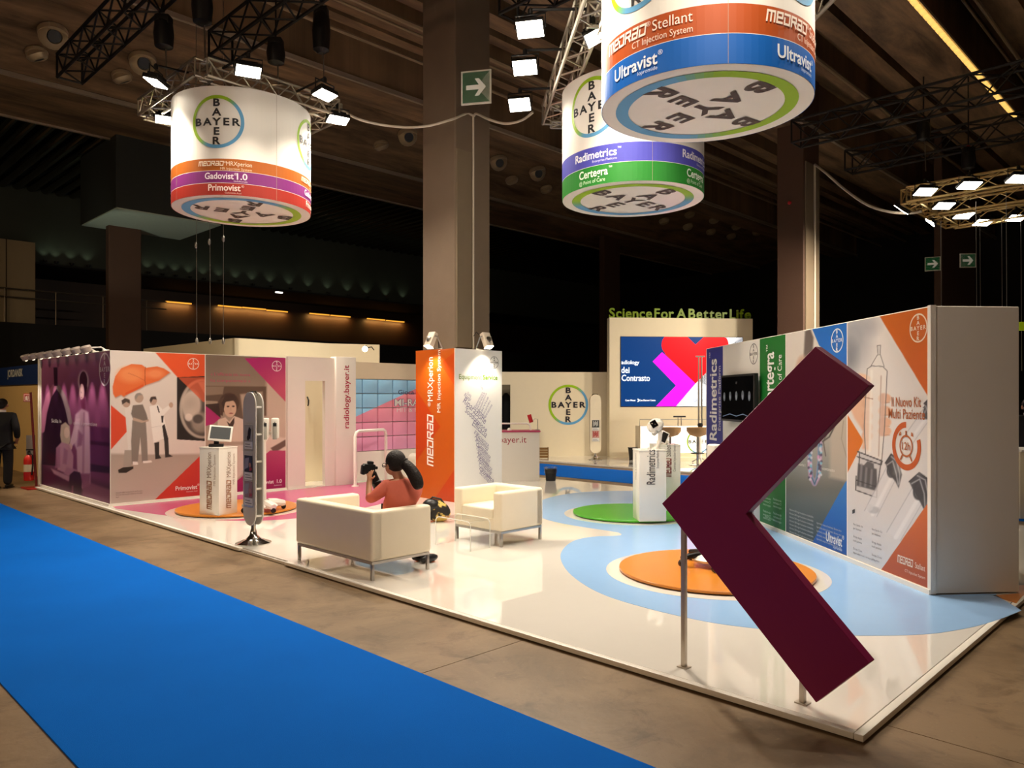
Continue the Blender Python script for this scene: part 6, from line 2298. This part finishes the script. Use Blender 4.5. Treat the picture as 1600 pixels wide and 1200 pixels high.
# man in a dark suit, seen from behind at the left edge
mp = P(3, 763, 0)
def build_man(label, loc, rz):
    t = thing('person', label, 'person', loc, rz)
    nd = [(V(0, 0, .95), (.15, .11)), (V(0, .01, 1.15), (.14, .10)), (V(0, 0, 1.36), (.16, .10)), (V(0, 0.01, 1.47), .055), (V(0, .02, 1.53), .055), (V(0, .03, 1.60), (.078, .092)), (V(0, .025, 1.66), (.07, .085)),
          (V(.19, 0, 1.40), .055), (V(.27, -.03, 1.14), .045), (V(.23, .10, .94), .034), (V(-.19, 0, 1.40), .055), (V(-.26, -.02, 1.13), .045), (V(-.27, .06, .90), .032),
          (V(.09, 0, .86), .085), (V(.10, .02, .50), .06), (V(.10, 0, .10), .042), (V(-.09, 0, .86), .085), (V(-.11, .0, .50), .06), (V(-.12, -.05, .10), .042)]
    ed = [(0, 1), (1, 2), (2, 3), (3, 4), (4, 5), (5, 6), (2, 7), (7, 8), (8, 9), (2, 10), (10, 11), (11, 12), (0, 13), (13, 14), (14, 15), (0, 16), (16, 17), (17, 18)]
    hand(nd, ed, 12, V(-.27, .06, .90), V(-.02, .05, -1), V(.9, .3, 0))
    hand(nd, ed, 9, V(.23, .10, .94), V(-.5, .4, -.6), V(-.3, -.9, 0), curl=.9)
    obj('body', skin('body', nd, ed, SKIN, t), None, t)
    ed2 = [(0, 1), (1, 2), (2, 3), (2, 4), (4, 5), (5, 6), (2, 7), (7, 8), (8, 9), (0, 10)]
    nd2 = [(V(0, 0, .93), (.20, .145)), (V(0, .01, 1.14), (.19, .135)), (V(0, 0, 1.36), (.20, .125)), (V(0, 0.01, 1.47), .075), (V(.20, 0, 1.40), .085), (V(.275, -.03, 1.14), .068), (V(.235, .09, .96), .052),
           (V(-.20, 0, 1.40), .085), (V(-.265, -.02, 1.13), .068), (V(-.27, .05, .93), .052), (V(0, 0, .80), (.205, .15))]
    obj('jacket', skin('jacket', nd2, ed2, SUIT, t), None, t)
    nd3 = [(V(0, 0, .93), (.17, .125)), (V(.10, 0, .80), .11), (V(.105, .02, .48), .088), (V(.10, 0, .06), .078), (V(-.10, 0, .80), .11), (V(-.115, 0, .48), .088), (V(-.12, -.05, .06), .078)]
    obj('trousers', skin('trousers', nd3, [(0, 1), (1, 2), (2, 3), (0, 4), (4, 5), (5, 6)], SUIT, t), None, t)
    for x, y in ((.10, 0), (-.12, -.05)):
        obj('shoe', MB().ball((x, y + .06, .045), (.05, .145, .045)).box((x, y + .055, .012), (.085, .25, .024)), BLACKP, t)
    obj('hair', MB().ball((0, .005, 1.655), (.092, .105, .088)).ball((0, -.03, 1.60), (.078, .06, .06)), HAIRM, t)
    obj('collar', MB().lathe([(.062, 0), (.066, .03), (.058, .05)], (0, .01, 1.47), 18), mat('shirt_white', (220, 214, 206), rough=.7), t)
    for s in (-1, 1):
        obj('ear', MB().ball((s * .086, .03, 1.60), (.014, .022, .032)), SKIN, t)
        obj('eye', MB().ball((s * .032, .118, 1.61), .012, 8, 6), PLASTW, t)
    obj('nose', MB().ball((0, .128, 1.585), (.014, .02, .024), 8, 6), SKIN, t)
    obj('mouth', MB().ball((0, .115, 1.545), (.026, .01, .007), 8, 6), mat('lips', (150, 84, 76), rough=.5), t)
    return t


man = build_man('person in a black suit standing with their back turned at the left picture edge', V(mp.x, mp.y, 0), .15)

# seated woman with a camera
wt = thing('person', 'person with dark ponytail and salmon top sitting in the sofa, holding a camera', 'person', V(-1.19, 7.70, PF + .41))
def W(u, v, Y):
    return atY(u, v, Y)
pel = V(-1.165, 7.68, .56)
nodes = [(pel, (.15, .12)), (W(624, 785, 7.68), (.13, .10)), (W(629, 763, 7.67), (.145, .10)), (W(624, 749, 7.67), .055), (W(619, 738, 7.68), .05),
         (W(615, 728, 7.685), (.074, .085)), (W(614, 719, 7.69), (.07, .08)),
         (W(605, 758, 7.58), .050), (W(576, 782, 7.50), .040), (W(577, 753, 7.62), .028),
         (W(652, 760, 7.76), .050), (W(628, 784, 7.98), .040), (W(597, 762, 7.90), .028)]
edges = [(0, 1), (1, 2), (2, 3), (3, 4), (4, 5), (5, 6), (2, 7), (7, 8), (8, 9), (2, 10), (10, 11), (11, 12)]
kL, kR = pel + D2 * .40 + D1 * .34 + UP * -.03, pel + D2 * .42 + D1 * .14 + UP * -.03
fL_, fR_ = P(664, 880, PF), P(652, 877, PF)
for kn, ft, s in ((kL, fR_, 1), (kR, fL_, -1)):
    i = len(nodes)
    hip = pel + D1 * .08 * s + D2 * .05 - UP * .03
    nodes += [(hip, .085), (kn, .058), (V(ft.x, ft.y, .13), .038)]
    edges += [(0, i), (i, i + 1), (i + 1, i + 2)]
cam_c = W(576, 733, 7.68)
hand(nodes, edges, 9, W(577, 753, 7.62), V(0.0, .15, 1), V(.3, .9, 0), .9, .5)
hand(nodes, edges, 12, W(597, 762, 7.90), V(-.6, -.3, .7), V(-.6, -.5, -.3), .9, .6)
obj('body', skin('body', nodes, edges, SKIN, wt), None, wt, world=True)
SALM = mat('salmon_cloth', (206, 104, 84), rough=.85, var=.10, scale=14, bump=.08, bscale=18)
sn = [(pel + UP * -.02, (.22, .18)), (W(622, 787, 7.68), (.20, .16)), (W(629, 765, 7.67), (.205, .145)), (W(624, 750, 7.67), (.08, .07)), (W(604, 760, 7.58), .078), (W(588, 773, 7.53), .068), (W(577, 781, 7.51), .062), (W(576, 772, 7.55), .050),
      (W(653, 761, 7.76), .078), (W(640, 774, 7.9), .066), (W(626, 784, 7.97), .054)]
obj('shirt', skin('shirt', sn, [(0, 1), (1, 2), (2, 3), (2, 4), (4, 5), (5, 6), (6, 7), (2, 8), (8, 9), (9, 10)], SALM, wt), None, wt, world=True)
tn = [(pel + UP * -.03, (.175, .14))]
te = []
for kn, ft, s in ((kL, fR_, 1), (kR, fL_, -1)):
    i = len(tn)
    tn += [(pel + D1 * .085 * s + D2 * .08 - UP * .03, .10), (kn, .078), (V(ft.x, ft.y, .20), .062)]
    te += [(0, i), (i, i + 1), (i + 1, i + 2)]
obj('trousers', skin('trousers', tn, te, mat('dark_trousers', (34, 30, 36), rough=.85), wt), None, wt, world=True)
for ft in (fL_, fR_):
    obj('shoe', MB().ball(V(ft.x, ft.y, PF + .045) + D2 * .05, (.048, .12, .045), M=Matrix.Rotation(math.atan2(D2.y, D2.x) - PI / 2, 3, 'Z')), BLACKP, wt, world=True)
hc = W(617, 722, 7.68)
fdir = V(-.83, .55, 0).normalized()
hm = MB().ball(hc - fdir * .012 + UP * .012, (.104, .108, .112), 20, 14)
obj('hair', hm, HAIRM, wt, world=True)
pt = [W(628, 722, 7.66), W(637, 728, 7.62), W(645, 738, 7.6), W(651, 750, 7.58), W(654, 760, 7.58), W(655, 765, 7.58)]
obj('ponytail', skin('ponytail', list(zip(pt, [.055, .062, .070, .072, .06, .035])), [(i, i + 1) for i in range(5)], HAIRM, wt), None, wt, world=True)
obj('hair_band', MB().lathe([(.05, -.012), (.062, 0), (.05, .012)], W(631, 724, 7.65), 14, V(.8, -.3, -.5).to_track_quat('Z', 'Y').to_matrix()), BLACKP, wt, world=True)
side = V(-fdir.y, fdir.x, 0)
eyec = hc + fdir * .098 - UP * .035
fr_ = []
for s in (-1, 1):
    cc = eyec + side * .033 * s
    obj('eye', MB().ball(cc - fdir * .018, .012, 8, 6), PLASTW, wt, world=True)
    ring_ = [cc + fdir * .018 + side * .026 * math.cos(a) + UP * .020 * math.sin(a) for a in [2 * PI * k / 14 for k in range(14)]]
    obj('glasses_rim', MB().tube(ring_, .004, 6, closed=True), BLACKP, wt, world=True)
    obj('glasses_arm', MB().tube([cc + fdir * .018 + side * .028 * s, cc + side * .055 * s - fdir * .02, cc + side * .058 * s - fdir * .10], .004, 6), BLACKP, wt, world=True)
    obj('ear', MB().ball(hc + side * .082 * s - UP * .03 + fdir * .01, (.018, .022, .03), 8, 6), SKIN, wt, world=True)
obj('face', MB().ball(hc + fdir * .030 - UP * .05, (.075, .075, .085), 18, 12), SKIN, wt, world=True)
obj('nose', MB().ball(hc + fdir * .108 - UP * .055, (.016, .016, .022), 8, 6), SKIN, wt, world=True)
obj('mouth', MB().ball(hc + fdir * .098 - UP * .092, (.02, .02, .007), 8, 6), mat('lips', (150, 84, 76)), wt, world=True)
# the camera she holds
ct_ = thing('camera', 'black camera with a long lens held up by the seated woman', 'camera', cam_c)
Rc = Matrix.Rotation(0.45, 3, 'Z') @ Matrix.Rotation(0.12, 3, 'Y')
obj('camera_body', MB().box((0, 0, 0.0), (.125, .075, .105), M=Rc), BLACKP, ct_, bevel=.014)
obj('viewfinder_hump', MB().box(Rc @ V(.01, -.0, .062), (.06, .06, .04), M=Rc), BLACKP, ct_, bevel=.01)
obj('eyecup', MB().box(Rc @ V(.072, 0, .02), (.035, .045, .03), M=Rc), BLACKP, ct_, bevel=.008)
obj('grip', MB().box(Rc @ V(-.055, .0, -.01), (.04, .085, .10), M=Rc), BLACKP, ct_, bevel=.014)
l0_, l1_ = W(582, 739, 7.68) - cam_c, W(592, 764, 7.70) - cam_c
obj('lens', MB().tube([l0_, l0_ * .5 + l1_ * .5, l0_ * .45 + l1_ * .55, l1_], [.040, .042, .050, .050], 16), BLACKP, ct_)

# ------------------------------------------------------------------ neighbouring stands
fp0 = ab(P(990, 733, 0))[1]
far = thing('far_platform', 'white platform floor of the stand with the video screen across the rear aisle', 'platform', hall(6, fp0, 0))
obj('deck', hbox(1, 17.5, fp0, fp0 + 11, 0.006, PF), WHITE, far, world=True)
obj('edge_trim', hbox(1, 17.5, fp0 - .03, fp0, 0.006, PF), TRIMW, far, world=True)
obj('base_frame', hbox(1, 17.5, fp0 + .0, fp0 + 11, 0.0, 0.005), BLACKP, far, world=True)
YF = 22.2
fl_ = Face(V((770 - 800) / F * YF, YF - .05, PF), DP, 4.0, 2.46)
lw_ = thing('logo_wall', 'plain cream wall with the big round green and blue emblem across the rear aisle', 'wall', fl_.p0)
xe = fl_.px(953, 650)[0] + .3
xq0, xq1 = fl_.px(785, 650)[0], fl_.px(797.6, 650)[0]
yq = fl_.px(790, 601)[1]
obj('wall_panel', wallbox(fl_, xq1, xe, 0, 2.46), CREAM, lw_, world=True)
obj('wall_panel', wallbox(fl_, -.6, xq0 - .45, 0, 2.46), CREAM, lw_, world=True)
obj('lintel', wallbox(fl_, xq0 - .45, xq1, yq, 2.46), CREAM, lw_, world=True)
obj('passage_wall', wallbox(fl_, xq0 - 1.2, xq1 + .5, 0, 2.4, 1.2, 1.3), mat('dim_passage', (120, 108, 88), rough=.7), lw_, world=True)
pcx = fl_.px(795, 640)
cpos = fl_.at(pcx[0] + .05, 0, 0) - fl_.n * 1.1
obj('hanging_coat', MB().lathe([(0.04, 1.85), (0.13, 1.75), (0.16, 1.3), (0.17, .8), (.12, .78)], V(cpos.x - .05, cpos.y, PF), 12), SUIT, lw_, world=True)
d = Deco()
x, y = fl_.px(888, 632.5)
r_ = fl_.px(919, 632)[0] - x
d.cross(x, y, r_, (34, 32, 40), w=0.062)
d.build('emblem', lambda x, y, l: fl_.at(x, y, l * 2), lw_)

p0 = V((952.4 - 800) / F * 21.95, 21.95, PF)
fV = Face(p0, DP, 4.2, 3.98)
wV = fV.px(1176, 600)[0]
zV = fV.px(1060, 497)[1]
fV.w, fV.h = wV, zV
sw = thing('screen_wall', 'tall cream wall carrying the big video screen across the rear aisle', 'wall', p0)
obj('wall_panel', MB().obox(p0, DP, wV, DW, .35, PF, PF + zV), CREAM, sw, world=True)
vs_ = thing('video_screen', 'large lit video wall with a red heart, magenta chevron and blue ground', 'screen', fV.at(*fV.px(1065, 582), 0))
xs0, ys0 = fV.px(970, 635)
xs1, ys1 = fV.px(1160, 527.5)
obj('case', MB().slab([fV.at(xs0 - .01, ys0 - .01, 8), fV.at(xs1 + .01, ys0 - .01, 8), fV.at(xs1 + .01, ys1 + .01, 8), fV.at(xs0 - .01, ys1 + .01, 8)], -fV.n, .017), BLACKP, vs_, world=True)
d = Deco()
def s6(x, y):
    a, b = fV.px(920 + x / 3.6375, 470 + y / 3.6375)
    return (min(max(a, xs0), xs1), min(max(b, ys0), ys1))
NAVY, MAG, RED = (2, 48, 104), (232, 16, 214), (250, 6, 22)
d.rect(xs0, ys0, xs1, ys1, (244, 248, 255), 8)
d.poly([(xs0, ys0), s6(380, 600), s6(494, 482), s6(600, 470), s6(690, 207), (xs0, ys1)], NAVY, 9)
d.poly([s6(380, 600), s6(494, 600), s6(605, 470), s6(415, 292), s6(362, 345), s6(494, 482)], MAG, 10)
heart = [s6(605, 470), s6(430, 300)]
for k in range(9):
    a = PI * 1.28 - (PI * 1.28 - 0.60 * PI) * k / 8
    heart.append(s6(478 + 66 * math.cos(a), 250 - 66 * math.sin(a)))
heart += [s6(560, 207), s6(605, 250), s6(650, 207)]
for k in range(9):
    a = 0.45 * PI - (0.45 * PI + .22 * PI) * k / 8
    heart.append(s6(727 + 66 * math.cos(a), 250 - 66 * math.sin(a)))
d.poly(heart, RED, 11)
d.poly([s6(562, 207), s6(605, 250), s6(648, 207)], NAVY, 12)
WH2 = (236, 244, 252)
def line6(s, x0, x1, y, sz, bold):
    a, b = fV.px(920 + x0 / 3.6375, 470 + y / 3.6375)
    a2, _ = fV.px(920 + x1 / 3.6375, 470 + y / 3.6375)
    d.text(s, a2, b, sz, WH2, 'R', bold=bold, layer=10, width=a2 - a)
line6('adiology', 184, 286, 360, .16, .014)
line6('dei', 184, 230, 410, .25, .014)
line6('Contrasto', 186, 346, 455, .25, .014)
line6('Casa Mezzi', 206, 264, 570, .07, .02)
line6('Casa Diagnosi Centro', 286, 378, 570, .07, .02)
a, b = fV.px(920 + 276 / 3.6375, 470 + 566 / 3.6375)
d.ring(a, b, .02, .05, WH2, 12, layer=10, a0=-1.6, a1=1.6)
a, b = fV.px(920 + 602 / 3.6375, 470 + 564 / 3.6375)
d.ring(a, b, .035, .05, (120, 130, 150), 14, layer=10)
d.text('Bayer Radiology', a + .12, b - .02, .07, (150, 156, 170), layer=10)
d.build('picture', lambda x, y, l: fV.at(x, y, l), vs_, mat('screen_glow', attr=True, emit=1.0, var=0, rough=.3))

# standing green letters on top of the screen wall
SLOG = 'Science For A Better Life'
ls = thing('letter_sign', 'row of green letters standing on top of the video screen wall', 'sign', fV.at(0, zV, 0))
GRL = mat('green_letters', (112, 134, 16), rough=.4, emit=0.05)
vall, _ = text_geo(SLOG.replace(' ', '\u200a') if False else SLOG, 0.03)
full = 'ScienceForABetterLife'
xtot = wV * 1.0
size_ = .40
adv, xcur = [], 0.0
glyphs = []
for i, ch_ in enumerate(full):
    v_, f_ = text_geo(ch_, 0.022)
    w_ = v_[:, 0].max() - v_[:, 0].min()
    if ch_ in 'FABL' and i:
        xcur += .10
    glyphs.append((ch_, v_, f_, xcur))
    xcur += w_ + .07
kx = xtot / (xcur * size_)
for ch_, v_, f_, x0 in glyphs:
    mb = MB()
    xm_ = v_[:, 0].min()
    P3 = [fV.p0 + fV.e * ((a - xm_ + x0) * size_ * kx) + UP * (zV + b * size_) + fV.n * -.05 for a, b in v_]
    n_ = len(P3)
    back = [q_ - fV.n * .05 for q_ in P3]
    from collections import Counter
    ec = Counter()
    for f in f_:
        for a, b in zip(f, f[1:] + f[:1]):
            ec[(min(a, b), max(a, b))] += 1
    fs = [tuple(f) for f in f_] + [tuple(i + n_ for i in reversed(f)) for f in f_]
    fs += [(a, b, b + n_, a + n_) for (a, b), c in ec.items() if c == 1]
    mb.add(P3 + back, fs)
    obj('letter', mb, GRL, ls, world=True)

# far stand furniture
brochure_stand('white pill-shaped brochure stand beside the round wall emblem across the rear aisle', P(930, 718, PF), 0.12, mat('cream_plastic', (226, 212, 184), rough=.45), 1.80, 0.17, False)
c_ = P(991, 718, PF)
waste_bin('black waste bin on the far platform left of the lit counter', c_, 0.17, 0.32, False)
c_ = atY(848, 712, 21.5)
t = thing('small_crate', 'small brown wooden crate half hidden behind the counter corner', 'crate', V(c_.x, c_.y, PF))
WOOD = mat('brown_wood', (120, 86, 40), rough=.6, var=.2, scale=6)
for i in range(4):
    obj('board', MB().box((0, -.10, .05 + i * .075), (.30, .02, .065)), WOOD, t)
for s in (-1, 1):
    obj('side', MB().box((s * .15, 0, .16), (.02, .22, .30)), WOOD, t)
Yc = 20.6
p0 = V((1001 - 800) / F * Yc, Yc, PF)
fc_ = Face(p0, DP, 3.0, 1.0)
zt_, zb_ = fc_.px(1040, 666)[1], fc_.px(1040, 708)[1]
lc = thing('lit_counter', 'long counter with a glowing white front and round emblem below the video screen', 'counter', p0)
obj('glowing_front', MB().slab([fc_.at(0, zb_, 0), fc_.at(3, zb_, 0), fc_.at(3, zt_, 0), fc_.at(0, zt_, 0)], -fc_.n, .03), mat('backlit_panel', (255, 250, 236), emit=.95, var=.0), lc, world=True)
obj('carcass', MB().obox(p0 + DW * .04, DP, 3.0, DW, .55, PF, PF + zt_), CREAM, lc, world=True)
obj('plinth', MB().obox(p0 + DW * .01, DP, 3.0, DW, .5, PF, PF + zb_), CREAM, lc, world=True)
obj('step_board', MB().obox(p0 - DW * .25, DP, 3.0, DW, .28, PF, PF + .10), CREAM, lc, world=True)
d = Deco()
x, y = fc_.px(1091, 690)
r_ = 18.5 / F * Yc
d.cross(x, y, r_, (70, 66, 60), w=.06)
d.build('emblem', lambda x, y, l: fc_.at(x, y, l * 2), lc)
obj('hand_rail', MB().tube([fc_.at(0, zt_, 0) - fc_.n * .1, fc_.at(0, zt_ + .18, 0) - fc_.n * .1, fc_.at(3, zt_ + .18, 0) - fc_.n * .1, fc_.at(3, zt_, 0) - fc_.n * .1], 0.012, 6), STEEL, lc, world=True)
for u in (1061, 1066, 1099):
    x = fc_.px(u, 660)[0]
    obj('rail_post', MB().tube([fc_.at(x, zt_, 0) - fc_.n * .1, fc_.at(x, zt_ + (.26 if u < 1090 else .18), 0) - fc_.n * .1], 0.012, 6), STEEL, lc, world=True)
x = fc_.px(1064, 660)[0]
obj('tap_bar', MB().tube([fc_.at(x - .18, zt_ + .26, 0) - fc_.n * .1, fc_.at(x + .16, zt_ + .26, 0) - fc_.n * .1], 0.022, 8), BLACKM, lc, world=True)
for u, lab in ((1047, 'left brown bar stool before the glowing counter'), (1090, 'right brown bar stool before the glowing counter')):
    q_ = atY(u, 674, 19.3)
    t = thing('bar_stool', lab, 'stool', V(q_.x, q_.y, PF), group='bar stools before the glowing counter')
    hz_ = q_.z - PF
    obj('seat', MB().lathe([(.05, hz_ - .14), (.2, hz_ - .09), (.27, hz_), (.28, hz_ + .10), (.265, hz_ + .10), (.2, hz_ + .02), (.03, hz_)], n=28), mat('brown_seat_shell', (150, 116, 76), rough=.5), t)
    obj('post', MB().tube([V(0, 0, .02), V(0, 0, hz_ - .12)], 0.03, 10), CHROME, t)
    obj('foot_disc', MB().lathe([(.22, 0), (.22, .012), (.05, .03)], n=24), CHROME, t)
    obj('foot_ring', MB().tube([V(.16 * math.cos(a), .16 * math.sin(a), .30) for a in [2 * PI * k / 16 for k in range(16)]], .011, 6, closed=True), BLACKM, t)
q_ = P(1094, 723.2, PF)
t = thing('pole_stand', 'tall thin metal pole stand with a short crossbar before the video screen', 'stand', V(q_.x, q_.y, PF))
ht = atY(1094, 557, q_.y).z - PF
obj('lower_tube', MB().tube([V(0, 0, .08), V(0, 0, 1.0)], .045, 10), PLASTW, t)
obj('collar', MB().lathe([(.05, -.05), (.07, -.02), (.07, .04), (.05, .06)], (0, 0, .98), 12), BLACKM, t)
obj('upper_tube', MB().tube([V(-.04, 0, 1.0), V(-.04, 0, ht)], .02, 8), STEEL, t)
obj('upper_tube', MB().tube([V(.04, 0, 1.0), V(.04, 0, ht)], .02, 8), STEEL, t)
obj('crossbar', MB().tube([V(-.12, 0, ht), V(.12, 0, ht)], .022, 8), STEEL, t)
for k in range(3):
    a = k * 2 * PI / 3 + .4
    obj('leg', MB().tube([V(0, 0, .14), V(.22 * math.cos(a), .22 * math.sin(a), .02)], .018, 6), STEEL, t)

# left neighbour: cream wall with a blue fascia, fire point
nb = 4.70
nw = thing('neighbour_wall', 'cream wall with a dark blue fascia board of the stand beyond the left end', 'wall', hall(19, nb, 0))
obj('wall_panel', hbox(17.6, 27, nb, nb + .1, 0, 2.06), mat('warm_cream_board', (216, 178, 116), rough=.6, var=.03), nw, world=True)
obj('fascia', hbox(17.6, 27, nb - .06, nb + .1, 2.06, 2.50), mat('dark_blue_fascia', (22, 44, 92), rough=.5), nw, world=True)
obj('fascia_panel', hbox(17.9, 18.6, nb - .075, nb - .06, 2.12, 2.46), mat('blue_grey_fascia', (50, 84, 110), rough=.5), nw, world=True)
obj('top_beam', hbox(17.6, 27, nb, nb + .3, 2.50, 2.62), BLACKM, nw, world=True)
fN_ = Face(hall(27, nb - .062, 2.06), -D1, 9.4, .44)
d = Deco()
x0, y0 = fN_.px(12, 588.5)
x1, _ = fN_.px(36, 585)
d.text('JORDANSK', x0, y0 - .01, .24, (196, 196, 190), bold=.03, width=x1 - x0)
d.build('lettering', lambda x, y, l: fN_.at(x, y, l), nw)
q_ = P(57, 764, 0)
fs_ = thing('fire_point', 'red pole stand with a small pictogram sign and a fire extinguisher at the left end', 'fire point', V(q_.x, q_.y, 0))
REDP = mat('red_paint', (176, 34, 30), rough=.4)
dx_ = D1 * .28
obj('base_plate', MB().box(D1 * .12 + UP * .012, (.50, .36, .024), math.atan2(D1.y, D1.x)), REDP, fs_, bevel=.004)
obj('pole', MB().tube([V(0, 0, .02), atY(48, 613, q_.y) - q_], .022, 8), mat('dark_red_pole', (110, 26, 22), rough=.45), fs_)
c0 = atY(42.5, 621.5, q_.y) - q_
obj('sign_plate', MB().box(c0, (.14, .015, .16)), REDP, fs_, bevel=.003)
d = Deco()
d.rect(-.058, -.068, .058, .068, (226, 206, 190), 0)
d.rect(-.046, -.056, .046, .056, (176, 40, 34), 1)
d.poly([(-.03, -.045), (.012, -.045), (.012, .01), (.0, .035), (-.018, .035), (-.03, .01)], (240, 226, 214), 2)
d.stroke([(.022, -.045), (.03, 0), (.024, .04)], .012, (240, 226, 214), 2)
d.build('pictogram', lambda x, y, l: c0 + V(x, -.009 - .001 * l, y), fs_, world=False)
c1_ = atY(47, 715, q_.y + .1) - q_
obj('back_board', MB().box(atY(48, 712, q_.y + .25) - q_, (.16, .03, .80)), mat('grey_board', (150, 140, 126), rough=.6), fs_)
e0 = atY(48, 748, q_.y) - q_
ex_ = thing('fire_extinguisher', 'red fire extinguisher hanging on the red pole stand', 'fire extinguisher', e0 + q_ - V(0.02, .02, .04))
obj('cylinder', MB().lathe([(.02, 0), (.085, .01), (.09, .03), (.09, .40), (.075, .46), (.035, .50)], n=20), mat('extinguisher_red', (196, 36, 26), rough=.3), ex_)
obj('valve', MB().lathe([(.03, .49), (.03, .56), (.018, .58)], n=10).box((.03, -.02, .60), (.14, .02, .025)), BLACKM, ex_)
obj('hose', MB().tube([V(.02, -.02, .54), V(.10, -.05, .50), V(.11, -.06, .30), V(.09, -.06, .12)], .013, 8), BLACKP, ex_)
obj('paper_label', MB().lathe([(.0915, .18), (.0915, .32)], n=20), mat('label_cream', (220, 206, 170)), ex_)

# added lamp out of view at the left, brightening the neighbouring cream wall
light('added_left_fill', 'AREA', (-13.6, 12.6, 4.6), (-12.6, 17.0, 0.8), 130, (1, .74, .42), .6, .4)
# sliver of another stand beyond the right edge of the display wall
ng = thing('neighbour_counter', 'cream counter of the neighbouring stand glimpsed past the right wall end', 'counter', atY(1597, 880, 11.0))
c0 = atY(1594, 706, 11.0)
obj('body', MB().obox(V(c0.x, c0.y, 0), V(1, 0, 0), 2.2, V(0, 1, 0), .6, 0.0, c0.z), CREAM, ng, world=True, bevel=.004)
obj('top_board', MB().obox(V(c0.x - .0, c0.y - .03, 0), V(1, 0, 0), 2.25, V(0, 1, 0), .66, c0.z, c0.z + .03), PLASTW, ng, world=True)
c0 = atY(1593.5, 516, 12.5)
c1 = atY(1593.5, 503, 12.5)
gl = thing('fascia_board', 'lime green fascia board at the right picture edge', 'fascia', c0)
obj('board', MB().obox(V(c0.x, c0.y, 0), V(1, 0, 0), 3.0, V(0, 1, 0), .08, c0.z, c1.z), mat('lime_board', (176, 206, 20), rough=.5, emit=.15), gl, world=True)
obj('bracket', MB().tube([V(c0.x + .4, c0.y + .04, c1.z), V(c0.x + .4, c0.y + .04, c1.z + 2)], .015, 6).tube([V(c0.x + 2.4, c0.y + .04, c1.z), V(c0.x + 2.4, c0.y + .04, c1.z + 2)], .015, 6), STEEL, gl, world=True)
q_ = atY(1607, 620, 12.2)
dup(man, V(q_.x, q_.y, 0), 2.6, 'person in dark clothes behind the cream counter at the right picture edge')
